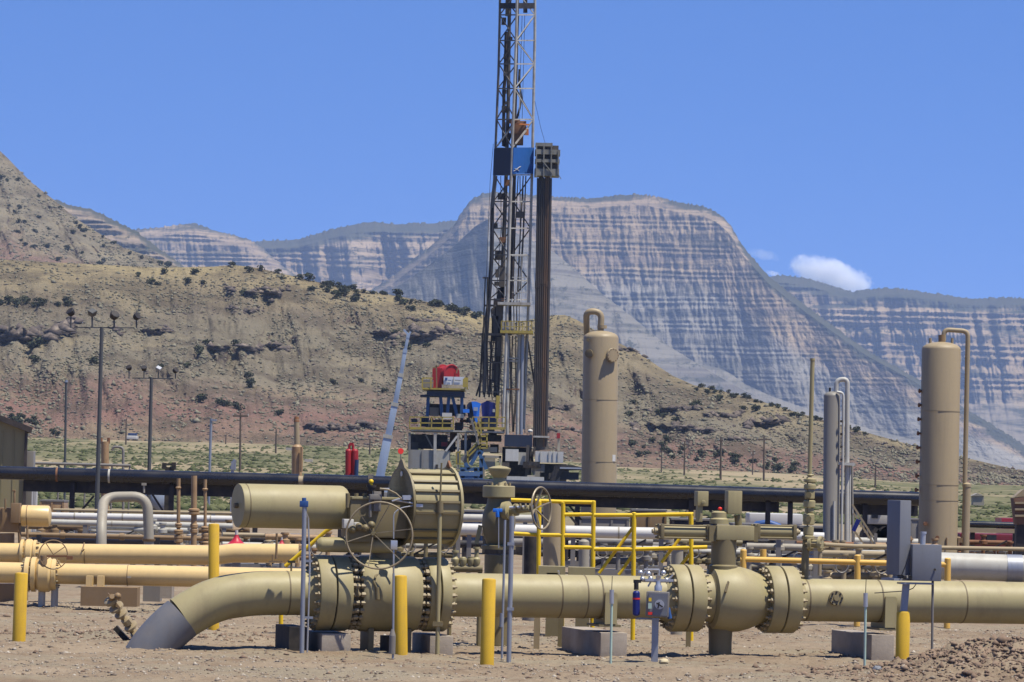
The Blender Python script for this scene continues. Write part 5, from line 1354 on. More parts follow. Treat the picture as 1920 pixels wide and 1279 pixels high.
b = MB(); b.cyl(P_(1786, 1010, Y), P_(1805, 1011, Y), 0.06, n=12); b.box(P_(1800, 1013, Y - .1), (0.12, 0.12, 0.12)); b.build('drain_valve', 'brown', t)

Y = 106
t, base, d, r = vessel(1558, 1560, 743, Y, 31, 9 * mpp(Y), 'slim grey pressure vessel with a bundle of thin pipes down its right side', 'tower_grey')
b = MB(); b.cyl(P_(1556, 737, Y), P_(1556, 727, Y), 0.03, n=10); b.build('top_nozzle', 'steel', t)
b = MB(); b.tube(bend([P_(1567, 742, Y), P_(1569, 712, Y), P_(1589, 711, Y), P_(1588, 872, Y), P_(1587, 1070, Y)], 0.14, 8), rpx(9, Y), 16); b.build('overhead_pipe', 'pale_grey', t)
b = MB(); b.tube(bend([P_(1569, 735, Y - .2), P_(1581, 737, Y - .2), P_(1581, 780, Y - .2), P_(1577, 1070, Y - .2)], 0.1, 6), rpx(5, Y), 12); b.build('side_pipe', 'pale_grey', t)
b = MB(); b.cyl(P_(1594, 868, Y), P_(1592, 1070, Y), rpx(4, Y), n=10); b.build('side_pipe', 'pale_grey', t)
b = MB(); b.cyl(P_(1599, 1000, Y + .1), P_(1597, 868, Y + .1), rpx(5, Y), n=10); b.build('side_pipe', 'tower_grey', t)
b = MB(); b.cyl(P_(1564, 940, Y - .28), P_(1563, 1070, Y - .28), rpx(5, Y), n=10); b.build('side_pipe', 'pale_grey', t)
b = MB(); b.bar(P_(1571, 869, Y - .1), P_(1602, 871, Y - .1), 0.16, 0.08); b.build('pipe_bracket', 'pale_grey', t)
for k in range(4):
    b = MB(); b.box(P_(1577.5, 790 + k * 24, Y - .25), (0.06, 0.05, 0.06)); b.build('clamp', 'steel', t)
# struts of a small stair behind it
t = root_at('stair', 'pale steel stair slanting down to the right of the slim grey vessel', 'stair', 1625, 104)
for (x0, y0, x1, y1) in ((1598, 946, 1640, 1012), (1598, 990, 1622, 1024), (1600, 962, 1645, 1030)):
    b = MB(); b.bar(P_(x0, y0, 104), P_(x1, y1, 104), 0.05, 0.05); b.build('stringer', 'tan', t)
for k in range(7):
    f = k / 6; b = MB(); b.bar(P_(1598 + 42 * f, 948 + 66 * f, 104), P_(1600 + 42 * f, 966 + 66 * f, 104), 0.03, 0.03); b.build('baluster', 'offwhite', t)
b = MB(); b.box(P_(1605, 985, 103.8), (0.11, 0.1, 0.34), (0.9, 0, -0.4)); b.build('blue_box', 'navy', t)
for x in (1600, 1642):
    p = P_(x, 1000, 104); b = MB(); b.box(Vector((p.x, 104, p.z / 2)), (0.08, 0.08, p.z)); b.build('leg', 'dgrey', t)
# ================================================================ the drilling rig
YR = 320.0
def Q(px, py, d=0.0): return W(px, py, YR + d)
t = root_at('drilling_rig', 'tall drilling rig with a lattice mast, blue wind wall and yellow railed floor', 'drilling rig', 950, YR)
RIG = t
# four legs of the mast, a square tower seen from one corner
def legx(tab, y): return interp(y, tab)
LL = [(-60, 938.5), (60, 936.5), (90, 936.5), (330, 927), (600, 915), (800, 905)]
LF = [(-60, 970.5), (26, 969.5), (330, 958.5), (600, 951), (800, 943)]
LR = [(-60, 1003), (60, 1003), (330, 997.5), (600, 990), (800, 982)]
LB = [(-60, 972), (60, 970), (330, 964), (600, 955), (800, 948)]
OFF = {'L': 0.0, 'F': -1.35, 'R': 0.05, 'B': 1.35}
TAB = {'L': LL, 'F': LF, 'R': LR, 'B': LB}
def leg(k, y): return Q(legx(TAB[k], y), y, OFF[k])
YTOP, YBOT = -58, 800
for k, mat in (('L', 'mast_dirty_shaded'), ('F', 'mast'), ('R', 'mast'), ('B', 'mast_dirty')):  # left leg darker: dirt and sun-away shade both put into its colour
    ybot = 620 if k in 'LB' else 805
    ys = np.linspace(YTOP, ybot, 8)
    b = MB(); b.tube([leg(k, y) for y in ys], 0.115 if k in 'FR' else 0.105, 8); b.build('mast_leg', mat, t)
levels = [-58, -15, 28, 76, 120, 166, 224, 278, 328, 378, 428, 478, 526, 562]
for (a, c, mat) in (('L', 'F', 'mast_dirty_shaded'), ('F', 'R', 'mast'), ('R', 'B', 'mast_dirty'), ('B', 'L', 'mast_dirty')):  # left face bracing: dirt plus shade worked into the colour
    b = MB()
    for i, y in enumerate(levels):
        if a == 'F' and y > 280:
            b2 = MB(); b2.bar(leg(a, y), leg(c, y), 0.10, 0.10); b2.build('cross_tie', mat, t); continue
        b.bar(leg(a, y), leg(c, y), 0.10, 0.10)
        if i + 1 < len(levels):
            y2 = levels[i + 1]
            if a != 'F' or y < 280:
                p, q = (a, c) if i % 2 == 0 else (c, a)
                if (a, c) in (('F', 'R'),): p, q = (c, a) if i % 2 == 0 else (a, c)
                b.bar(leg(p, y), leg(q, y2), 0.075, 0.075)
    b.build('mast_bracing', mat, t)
for (y0, y1, w) in ((-58, -32, 1.0), (-4, 26, 0.96)):
    b = MB()
    for (a, c) in (('L', 'F'), ('F', 'R'), ('R', 'B'), ('B', 'L')):
        b.bar((leg(a, y0) + leg(a, y1)) / 2, (leg(c, y0) + leg(c, y1)) / 2, 0.14, abs(y1 - y0) * 0.35 * mpp(YR))
    b.build('crown_frame', 'steel', t)
b = MB(); b.bar(Q(954, -60, .4), Q(953, 30, .4), 0.5, 0.4); b.bar(Q(985, -60, .4), Q(985, 24, .4), 0.35, 0.3); b.build('crown_block', 'steel', t)
# guide column, ladder and hoses running inside the mast
b = MB(); b.tube([Q(955, 20, .3), Q(953, 200, .3), Q(949, 330, .3), Q(943, 520, .3), Q(938, 640, .3), Q(932, 760, .3)], 0.15, 8); b.build('guide_column', 'mast_dirty', t)
b = MB()
for x0, x1 in ((973, 966), (979, 973), (984, 979)):
    b.tube([Q(x0, 28, .2), Q(x1, 225, .2)], 0.022, 5)
b.build('drilling_lines', 'steel', t)
b = MB(); b.tube([Q(974, 130, .2), Q(973, 150, .2), Q(978, 185, .2), Q(974, 205, .2), Q(968, 226, .2)], 0.10, 6); b.build('service_loop', 'rubber', t)
b = MB(); b.bar(Q(975, 165, 0), Q(974, 210, 0), 0.10); b.build('guide_bar', 'mast', t)
b = MB(); b.box(Q(972, 240, .1), (1.3, 1.0, 1.1)); b.box(Q(970, 262, .1), (1.0, 0.8, 0.9)); b.box(Q(965, 228, .1), (0.9, .6, .3)); tdv = b.build('top_drive', 'rust', t, bevel=0.05)
b = MB(); b.box(Q(988, 248, -.5), (0.30, 0.3, 0.5)); b.bar(Q(966, 232, -.9), Q(992, 234, -.4), 0.12); b.build('orange_motor', 'orange_red', tdv)
b = MB(); b.bar(Q(966, 270, -1.2), Q(990, 240, -0.5), 0.12); b.bar(Q(932, 274, -.3), Q(960, 238, -1.2), 0.10); b.build('diagonal_brace', 'mast', t)
b = MB(); b.cyl(Q(967, 275, .2), Q(960, 560, .2), 0.09, n=8); b.build('drill_string', 'dpipe', t)
b = MB()
for x0, x1, x2 in ((981, 976, 971), (986, 982, 976)):
    b.tube([Q(x0, 330, .5), Q(x1, 430, .5), Q(x2, 545, .5)], 0.06, 6)
b.build('mud_hose', 'mast_dirty', t)
# blue wind wall: two faces meeting at the front corner
def wallpanel(a, c, y0, y1, mat):
    p = [leg(a, y0), leg(c, y0), leg(c, y1), leg(a, y1)]
    n_ = (p[1] - p[0]).cross(p[3] - p[0]).normalized()
    if n_.y > 0: n_ = -n_
    p = [v + n_ * 0.12 for v in p]
    b = MB(); b.prism(p, n_ * 0.06); return b.build('wind_wall', mat, t)
wallpanel('L', 'F', 279, 329, 'dblue2'); wp = wallpanel('F', 'R', 277, 326, 'wind_blue'); wallpanel('R', 'B', 277, 326, 'dblue2'); wallpanel('B', 'L', 279, 329, 'dblue2')  # right front face bright blue, the other three a far darker blue
b = MB(); c = Q(968, 317, -1.22)
b.add([c + Vector((-0.32, 0, -0.05)), c + Vector((0.28, .25, 0.3)), c + Vector((0.12, .18, -0.02)), c + Vector((0.22, .22, -0.14))], [(0, 1, 2), (0, 2, 3)]); 
b = MB(); b.bar(Q(963, 321, -1.45), Q(976, 312, -1.02), 0.10, 0.03); b.bar(Q(965, 316, -1.40), Q(973, 320, -1.1), 0.10, 0.03); b.build('white_emblem', 'white', wp)
# racking board
b = MB()
def rb(px, py, d): return Q(px, py, d)
for (x0, x1, y0, y1, d, dep) in ((1003, 1050, 282, 292, 0, 2.2), (1003, 1049, 300, 307, 0, 2.2), (1002, 1048, 318, 332, 0, 2.2), (1004, 1036, 269, 276, .2, 1.6)):
    a = rb(x0, y0, d); c = rb(x1, y1, d); b.box((a + c) / 2, ((c - a).x, dep, (a - c).z))
b.build('racking_board', 'board_grey', t)
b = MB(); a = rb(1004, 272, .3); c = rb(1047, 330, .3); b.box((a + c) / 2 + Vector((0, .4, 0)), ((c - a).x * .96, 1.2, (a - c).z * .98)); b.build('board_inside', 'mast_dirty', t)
b = MB()
for x in (1006, 1020, 1034, 1047):
    b.bar(rb(x, 268 if x < 1036 else 282, -1.15), rb(x - .5, 332, -1.15), 0.10)
b.bar(rb(1016, 300, -1.2), rb(1040, 330, -1.2), 0.09); b.bar(rb(1046, 325, -1.2), rb(1052, 336, -1.2), 0.06)
b.build('board_frame', 'board_grey', t)
# dirty rails, hose bundles and gantries on the left side of the mast
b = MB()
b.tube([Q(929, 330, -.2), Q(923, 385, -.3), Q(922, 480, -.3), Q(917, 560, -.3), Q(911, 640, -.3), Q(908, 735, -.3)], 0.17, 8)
b.build('guide_rail', 'mast_dirty_shaded', t)
b = MB(); b.tube([Q(923, 390, -.4), Q(917, 555, -.4), Q(906, 620, -.4), Q(906, 700, -.4), Q(893, 742, -.4)], 0.09, 6); b.build('hose', 'rubber', t)
b = MB(); b.tube([Q(914, 520, -.5), Q(913, 640, -.5), Q(915, 740, -.5)], 0.07, 6); b.build('hose', 'rubber', t)
b = MB(); b.tube([Q(910, 520, -.3), Q(907, 600, -.3), Q(906, 740, -.3)], 0.06, 6); b.build('hose', 'rubber', t)
b = MB(); b.tube([Q(921, 580, -.2), Q(926, 640, -.2), Q(918, 690, -.2), Q(923, 750, -.2)], 0.05, 6); b.build('hose', 'rubber', t)
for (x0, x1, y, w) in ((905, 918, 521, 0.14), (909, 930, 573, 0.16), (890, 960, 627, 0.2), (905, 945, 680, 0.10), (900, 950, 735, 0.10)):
    b = MB(); b.bar(Q(x0, y, -.2), Q(x1, y, -.2), w, w); b.build('gantry_arm', 'mast_dirty_shaded', t)
b = MB(); b.bar(Q(924, 588, 0), Q(940, 622, 0), 0.12); b.bar(Q(918, 640, 0), Q(934, 740, 0), 0.12); b.bar(Q(934, 640, 0), Q(918, 740, 0), 0.12); b.build('lattice', 'mast_dirty_shaded', t)
for (x, y) in ((942, 520), (936, 590), (928, 610), (934, 650), (928, 700)):
    b = MB(); b.box(Q(x, y, .2), (0.55, 0.5, 1.6)); b.build('hose_bundle', 'mast_dirty', t)
b = MB(); b.tube([Q(925, 270, -.5), Q(919, 340, -.5), Q(912, 520, -.5)], 0.02, 5); b.build('tag_line', 'steel', t)
b = MB(); b.tube([Q(1003, 190, 0), Q(1014, 240, .2), Q(1022, 268, .2)], 0.015, 5); b.build('tag_line', 'steel', t)
for (x0, y0, x1, y1, w) in ((939, 540, 934, 625, .5), (935, 625, 931, 745, .38), (945, 500, 942, 560, .3), (929, 560, 925, 640, .3)):
    b = MB(); b.bar(Q(x0, y0, .5), Q(x1, y1, .5), w, .7); b.build('cable_tray', 'mast_black', t)
rr_ = random.Random(8)
for k in range(9):
    x = 934 + k * 5.2; b = MB()
    b.tube([Q(x + 6 + rr_.uniform(-2, 2), 330, .3), Q(x + 3 + rr_.uniform(-3, 3), 430, .3), Q(x + rr_.uniform(-3, 3), 540, .3), Q(x - 3 + rr_.uniform(-2, 2), 620, .3)], rr_.uniform(.03, .07), 6); b.build('hose', rr_.choice(['mast_black', 'mast_dirty', 'mast_dirty_shaded']), t)
for k in range(10):
    y = 345 + k * 27 + rr_.uniform(-6, 6); x = rr_.uniform(932, 985) - (y - 345) * .05
    b = MB(); b.box(Q(x, y, .2), (rr_.uniform(.25, .7), .4, rr_.uniform(.2, .8))); b.build('mast_fitting', rr_.choice(['mast_black', 'mast_dirty', 'rust']), t)
for k in range(7):
    y0 = 40 + k * 33; x = 945 + rr_.uniform(-3, 14)
    b = MB(); b.box(Q(x, y0, .2), (rr_.uniform(.2, .4), .4, rr_.uniform(.3, .9))); b.build('mast_fitting', rr_.choice(['mast_black', 'mast_dirty']), t)
b = MB(); b.tube([Q(949, 60, .2), Q(947, 150, .2), Q(945, 165, .2), Q(944, 270, .2)], .16, 6); b.build('hose', 'mast_black', t)
b = MB(); b.bar(Q(955, 250, .6), Q(946, 275, .6), .7, .5); b.build('mast_fitting', 'mast_black', t)
# ladder-like cross ties of the lower mast
for k in range(12):
    y = 640 + k * 14; b = MB(); b.bar(Q(908 + rr_.uniform(0, 4), y, -.2), Q(932 + rr_.uniform(-4, 3), y + rr_.uniform(-6, 6), -.2), .07); b.build('lattice', 'mast_black', t)
for (x0, x1) in ((905, 899), (913, 908), (922, 917), (930, 927)):
    b = MB(); b.bar(Q(x0, 628, -.1), Q(x1, 745, -.1), .15); b.build('lower_leg', 'mast_black', t)
for k in range(8):
    x = 940 + k * 6; b = MB(); b.tube([Q(x + 3, 630, .4), Q(x + rr_.uniform(-3, 3), 700, .4), Q(x + rr_.uniform(-6, 6), 812, .4)], rr_.uniform(.03, .09), 6); b.build('hose', rr_.choice(['mast_black', 'mast_dirty', 'mast']), t)
# work platforms part way up
for (y, mat, x0, x1) in ((569, 'mast', 933, 995), (622, 'rig_yellow', 938, 1000)):
    b = MB(); a = Q(x0, y, -1.4); c = Q(x1, y + 1, -1.4); b.box((a + c) / 2 + Vector((0, 1.1, 0)), ((c - a).x, 2.6, 0.22)); b.build('work_platform', mat, t)
b = MB()
for x in (940, 948, 956, 964, 972, 980, 988, 997):
    b.bar(Q(x, 622, -1.5), Q(x, 602, -1.5), 0.07)
b.bar(Q(940, 602, -1.5), Q(998, 603, -1.5), 0.07); b.bar(Q(940, 612, -1.5), Q(998, 613, -1.5), 0.05)
b.build('platform_rail', 'rig_yellow', t)
b = MB()
for x in (945, 954, 962):
    b.bar(Q(x, 622, -1.3), Q(x, 604, -1.3), 0.28, 0.06)
b.build('platform_panel', 'mast', t)
b = MB()
for x in (946, 955, 966, 977, 988):
    b.bar(Q(x + 2, 480, -1.3), Q(x, 566, -1.3), 0.05)
for y in (480, 520, 548):
    b.bar(Q(960, y, -1.3), Q(990, y, -1.3), 0.06)
b.build('ladder_cage', 'mast', t)
# legs from the platform to the floor
for (x0, x1, m_) in ((952, 951, 'mast'), (974, 970, 'mast'), (980, 977, 'galv')):
    b = MB(); b.tube([Q(x0, 628, -.5), Q(x1, 815, -.5)], 0.14, 8); b.build('lower_leg', m_, t)
b = MB(); b.bar(Q(955, 640, .3), Q(962, 810, .3), 0.16); b.bar(Q(976, 640, .3), Q(962, 810, .3), 0.16); b.bar(Q(990, 640, .3), Q(1002, 720, .3), 0.14); b.build('lower_brace', 'mast_dirty', t)
for y in (672, 677, 730):
    b = MB(); b.bar(Q(946, y, -.6), Q(974, y, -.6), 0.12); b.build('tie_beam', 'mast' if y < 700 else 'rust', t)
b = MB(); b.tube([Q(934, 630, .2), Q(933, 700, .2), Q(928, 742, .2)], 0.17, 8); b.build('hose_bundle', 'rubber', t)
# drill floor, substructure
def slab(x0, x1, y0, y1, d, dep, name, mat, par=None, bevel=0.0):
    a = Q(x0, y0, d); c = Q(x1, y1, d); b = MB(); b.box((a + c) / 2 + Vector((0, dep / 2, 0)), ((c - a).x, dep, (a - c).z)); return b.build(name, mat, par or t, bevel)
slab(770, 945, 805, 812, -3, 7.5, 'drill_floor', 'mast')
for (x0, x1, par_) in ((768, 850, 'a'), (886, 947, 'b')):
    n_ = 4 if par_ == 'a' else 4
    for k in range(n_ + 1):
        x = x0 + (x1 - x0) * k / n_
        b = MB(); b.bar(Q(x, 805, -3), Q(x + .4, 782, -3), 0.09); b.build('floor_rail_post', 'rig_yellow', t)
    for y in (782, 793, 803):
        b = MB(); b.bar(Q(x0, y, -3), Q(x1, y + .5, -3), 0.09 if y < 800 else 0.2); b.build('floor_rail', 'rig_yellow', t)
slab(766, 842, 843, 880, -2.8, 5, 'equipment_house', 'house_grey')
b = MB(); b.bar(Q(791, 845, -2.85), Q(790.5, 879, -2.85), 0.06); b.build('panel_joint', 'dgrey', t)
slab(814, 842, 846, 879, -2.95, 0.2, 'white_panel', 'offwhite')
slab(817, 821, 871, 879, -3.1, 0.2, 'vent', 'rubber')
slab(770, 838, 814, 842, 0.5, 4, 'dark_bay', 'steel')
for x in (768, 816, 859, 873):
    b = MB(); b.bar(Q(x, 812, -2.9), Q(x - .5, 880, -2.9), 0.18 if x != 816 else 0.24); b.build('substructure_column', 'mast' if x > 800 else 'dgrey', t)
b = MB(); b.bar(Q(857, 818, -3), Q(836, 846, -3), 0.16); b.build('white_strut', 'white', t)
b = MB(); b.bar(Q(798, 815, -2.5), Q(812, 842, -2.5), 0.12); b.build('strut', 'dgrey', t)
b = MB(); b.box(Q(833, 833, -1), (0.5, 0.5, 0.35)); b.build('red_box', 'red', t)
# stair
b = MB()
for (x0, y0, x1, y1) in ((856, 870, 877, 870), (856, 870, 856, 848), (877, 870, 877, 846), (862, 848, 862, 869), (856, 848, 863, 848), (876, 858, 902, 833), (878, 848, 899, 826), (900, 810, 900, 842), (890, 790, 902, 826), (899, 818, 914, 818), (900, 828, 914, 828), (913, 812, 913, 840), (900, 840, 915, 840), (900, 834, 911, 834), (882, 784, 890, 806), (896, 784, 903, 812)):
    b.bar(Q(x0, y0, -3.5), Q(x1, y1, -3.5), 0.13)
b.build('stair_rail', 'rig_yellow', t)
b = MB(); b.bar(Q(884, 786, -3.3), Q(898, 834, -3.3), 0.16, 0.7); b.bar(Q(896, 838, -3.3), Q(868, 866, -3.3), 0.14, 0.7); b.build('stair_flight', 'dgrey', t)
# blue frame carrying the red reel
for x0, x1 in ((803, 801), (826, 829), (842, 838), (848, 858), (866, 866)):
    b = MB(); b.bar(Q(x0, 742, -1.5), Q(x1, 784, -1.5), 0.26); b.build('blue_frame_post', 'dblue3', t)
for x0, x1 in ((803, 801), (866, 866)):
    b = MB(); b.bar(Q(x0, 742, 2), Q(x1, 804, 2), 0.26); b.build('blue_frame_post', 'dblue3', t)
slab(800, 870, 733, 744, -2, 5, 'blue_frame_deck', 'dblue2')
slab(788, 802, 740, 744, -2, 3, 'blue_deck_tail', 'dblue2')
slab(800, 872, 757, 780, 1.5, 2.5, 'machinery', 'steel')
slab(806, 822, 764, 780, -.6, 1.0, 'machinery', 'dgrey')
slab(829, 847, 774, 786, -2.2, 1.2, 'white_cabinet', 'white'); slab(856, 870, 776, 784, -1.8, 1.0, 'white_cabinet', 'offwhite')
slab(805, 845, 787, 803, 0, 1.5, 'machinery', 'steel')
slab(792, 872, 727, 732, -2.2, 5.4, 'reel_deck', 'rig_yellow')
for x in (792, 808, 872, 876):
    b = MB(); b.bar(Q(x, 730, -2.2), Q(x, 709, -2.2), 0.12); b.build('deck_rail_post', 'rig_yellow', t)
b = MB(); b.bar(Q(792, 709, -2.2), Q(812, 709, -2.2), 0.1); b.bar(Q(870, 709, -2.2), Q(878, 709, -2.2), 0.1); b.bar(Q(792, 718, -2.2), Q(812, 718, -2.2), 0.08); b.build('deck_rail', 'rig_yellow', t)
slab(868, 877, 710, 726, -2.3, .3, 'yellow_panel', 'rig_yellow')
slab(791, 812, 712, 726, -1.5, 1.5, 'winch_motor', 'dgrey')
c = Q(838, 702, 0)
ax_ = Vector((0.62, -0.78, 0)).normalized()
b = MB(); b.lathe([(0.84, -0.6), (0.84, -0.52), (0.66, -0.48), (0.66, 0.48), (0.84, 0.52), (0.84, 0.6)], c, ax_, 32); rl = b.build('cable_reel', 'red', t)
b = MB(); b.ring(c + ax_ * 0.62, ax_, 0.78, 0.07, 32, 6); b.box(c + ax_ * .66 + Vector((.45, .2, 0.15)), (0.3, .05, .4)); b.build('reel_rim', 'red', rl)
slab(811, 828, 690, 728, -0.4, 1.6, 'reel_stand', 'red')
b = MB()
for (x0, y0, x1, y1) in ((818, 684, 819, 728), (811, 690, 824, 686), (856, 700, 858, 690)): b.bar(Q(x0, y0, -.9), Q(x1, y1, -.9), 0.10)
b.build('reel_frame', 'brown', t)
sg = slab(832, 871, 706, 722, -1.9, 0.5, 'sign_box', 'sign_white')
b = MB(); b.box(Q(850.5, 714, -1.96), (0.05, 0.04, 0.66)); b.build('sign_joint', 'grey', sg)
b = MB(); b.box(Q(836.5, 711, -1.96), (0.20, 0.04, 0.24)); b.bar(Q(840, 713, -1.96), Q(846, 713.5, -1.96), 0.04, 0.06); b.build('blue_mark', 'blue', sg)
b = MB(); b.bar(Q(853, 713, -1.96), Q(864, 713.5, -1.96), 0.04, 0.06); b.build('grey_lettering', 'cab', sg)
# blue driller's cabin and pumps on the floor
def blob(pts, d, dep, name, mat):
    b = MB(); b.prism([Q(x, y, d) for x, y in pts], Vector((0, dep, 0))); return b.build(name, mat, t)
blob([(875, 760), (880, 754), (887, 754), (890, 792), (880, 792), (877, 778)], -1.2, 1.5, 'drawworks_end', 'dblue2')
blob([(884, 753), (893, 753), (902, 757), (899, 765), (898, 785), (893, 795), (889, 784)], -2.0, 1.5, 'blue_cabin', 'bblue')
b = MB(); b.box(Q(892, 767, -2.1), (0.35, 0.1, 0.3)); b.build('cabin_window', 'silver', t)
slab(868, 880, 767, 774, -2, 1.2, 'blue_step', 'bblue')
blob([(902, 757), (912, 752), (928, 755), (932, 786), (905, 790)], -.5, 2.5, 'drawworks', 'navy')
slab(907, 931, 786, 803, -.8, 2.2, 'drawworks_base', 'dblue2')
b = MB(); b.box(Q(926, 770, -.6), (0.2, 0.1, 0.25)); b.build('white_tag', 'offwhite', t)
b = MB(); b.bar(Q(934, 742, -.5), Q(932, 785, -.5), 0.30); b.build('yellow_post', 'rig_yellow', t)
# blue base frame with pipes below the stair
b = MB()
for (x0, y0, x1, y1) in ((882, 872, 898, 846), (898, 846, 906, 850), (898, 848, 912, 880), (862, 880, 905, 880), (855, 893, 905, 893), (868, 880, 868, 902), (892, 878, 892, 902), (902, 860, 902, 902), (872, 868, 880, 880)):
    b.bar(Q(x0, y0, -4), Q(x1, y1, -4), 0.30)
b.build('blue_base_frame', 'base_blue', t)
slab(850, 905, 896, 906, -4.5, 3, 'blue_skid', 'base_blue')
slab(860, 900, 884, 893, -4.2, 1, 'blue_tank', 'base_blue2')
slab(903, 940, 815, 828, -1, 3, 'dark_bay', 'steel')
slab(905, 932, 838, 848, -2.5, 2, 'grey_skid', 'grey'); slab(905, 928, 856, 880, -3, 2.5, 'tan_tank', 'grey')
for x in (907, 938):
    b = MB(); b.bar(Q(x, 855, -3.2), Q(x - .5, 900, -3.2), 0.2); b.build('skid_post', 'grey', t)
b = MB(); b.bar(Q(905, 856, -3.2), Q(940, 857, -3.2), 0.2); b.build('skid_beam', 'grey', t)
for k in range(46):
    x = rr_.uniform(772, 940); y = rr_.choice([rr_.uniform(786, 803), rr_.uniform(815, 842)])
    b = MB(); b.box(Q(x, y, rr_.uniform(0, 2)), (rr_.uniform(.2, .9), .6, rr_.uniform(.2, .9))); b.build('floor_gear', rr_.choice(['steel', 'mast_black', 'dgrey', 'dblue2', 'rust', 'mast_dirty']), t)
for k in range(16):
    x = rr_.uniform(945, 1060); y = rr_.uniform(868, 902)
    b = MB(); b.box(Q(x, y, rr_.uniform(-4, -1)), (rr_.uniform(.3, 1.2), .6, rr_.uniform(.2, .7))); b.build('ground_gear', rr_.choice(['steel', 'mast_black', 'dgrey', 'dblue2', 'grey', 'mast_dirty']), t)
# right hand substructure
slab(946, 998, 815, 838, -2, 4, 'substructure_box', 'dblue2')
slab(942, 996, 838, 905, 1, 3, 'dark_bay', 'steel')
ws = slab(948, 972, 842, 865, -2.6, 1.4, 'white_box', 'white'); slab(972, 986, 848, 872, -2.2, 1.4, 'grey_box', 'offwhite')
slab(1004, 1056, 846, 868, -2.2, 2.2, 'container', 'white')
for x in (1013, 1029, 1037, 1046):
    b = MB(); b.bar(Q(x, 847, -2.25), Q(x, 867, -2.25), 0.05); b.build('container_rib', 'offwhite', t)
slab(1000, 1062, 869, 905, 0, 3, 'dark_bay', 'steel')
b = MB(); b.bar(Q(990, 835, -2.5), Q(987, 900, -2.5), 0.25); b.bar(Q(1003, 838, -1), Q(985, 900, -1), 0.2); b.bar(Q(994, 838, -1), Q(1004, 900, -1), 0.2); b.build('dark_strut', 'mast_dirty', t)
slab(1000, 1030, 817, 821, -1, 3, 'setback', 'mast')
blob([(1006, 820), (1024, 820), (1030, 842), (1002, 845)], 0, 2, 'setback_base', 'mast_dirty_shaded')
slab(1046, 1050, 805, 846, 0, .4, 'exhaust_stack', 'grey'); slab(1044, 1050, 812, 822, -.1, .5, 'red_muffler', 'red')
b = MB(); b.ball(Q(994, 808, -1), 0.22, 12, 8, squash=0.6); b.build('white_lamp', 'white', t)
blob([(1040, 873), (1070, 872), (1092, 876), (1092, 882), (1060, 882), (1040, 905), (1030, 905)], -4, 1.2, 'mud_hopper', 'steel')
slab(1050, 1095, 876, 880, -4.4, .8, 'silver_pipe', 'silver'); slab(1045, 1085, 885, 900, -3, 1.5, 'blue_tank', 'dblue2')
slab(950, 1020, 893, 903, -6, 2, 'white_trailer_roof', 'white')
# drill pipes standing in the mast
k = 0
for i in range(7):
    for j in range(2):
        x0 = 1008.5 + i * 3.9 + j * 1.4; x1 = 1001 + i * 3.7 + j * 1.4
        d = -0.5 + j * 0.7
        y1 = 838 if i < 2 or i > 4 else 822
        b = MB(); p = Q(x1, y1, d); tt_ = Q(x0, 334 - (i % 3) * 2, d)
        b.tube([p, (p + tt_) / 2 , tt_], 0.085, 8)
        for f in (0.28, 0.60):
            q = p.lerp(tt_, f); b.cyl(q - UP * 0.25, q + UP * 0.25, 0.11, n=8)
        single(b, 'drill_pipe', 'dpipe' if i not in (4, 5) else 'dpipe_rust', 'long dark steel drill pipe standing upright in the bundle right of the rig mast', 'drill pipe', p, 'drill pipes standing in the racking board')

# ---------------------------------------------------------------- crane with its boom raised
YCR = 255.0
t = root_at('mobile_crane', 'pale blue telescopic crane boom rising behind the black pipe, left of the rig', 'crane', 706, YCR)
secs = [((711, 902), (728, 815), 19, 16), ((728, 818), (741, 755), 14, 12.5), ((741, 757), (752, 700), 10.5, 9.5), ((752, 702), (760, 655), 8.5, 7.5), ((760, 656), (766, 627), 6.5, 6)]
for (a, c, w0, w1) in secs:
    A_, B_ = W(a[0], a[1], YCR), W(c[0], c[1], YCR)
    w = rpx((w0 + w1) / 2, YCR) * 2
    b = MB(); b.bar(A_, B_, w * 0.9, w); s_ = b.build('boom_section', 'boom', t, bevel=0.03)
    b = MB(); d = (B_ - A_).normalized(); b.bar(B_ - d * 0.25, B_, w * 1.02, w * 1.12); b.build('boom_collar', 'offwhite' if w0 > 9 else 'boom', s_)
b = MB(); b.bar(W(766, 628, YCR), W(757, 618, YCR), 0.14); b.bar(W(766, 628, YCR), W(770, 622, YCR), 0.12); b.build('boom_head', 'boom', t)
b = MB(); b.tube([W(768, 626, YCR), W(771, 650, YCR)], 0.03, 6); b.build('hoist_rope', 'steel', t)
b = MB(); c = W(706, 925, YCR); b.box(Vector((c.x - .4, YCR, 1.35)), (2.6, 2.4, 0.8)); b.build('turntable', 'boom', t, bevel=0.05)
b = MB(); b.box(Vector((c.x - 1.2, YCR, 0.95)), (9.5, 2.5, 0.7)); b.build('carrier', 'dgrey', t, bevel=0.05)
for dx_ in (-4.8, -3.2, 0.4, 2.0):
    b = MB(); b.cyl(Vector((c.x + dx_, YCR - 1.3, 0.5)), Vector((c.x + dx_, YCR - 0.9, 0.5)), 0.5, n=20); b.build('wheel', 'rubber', t)
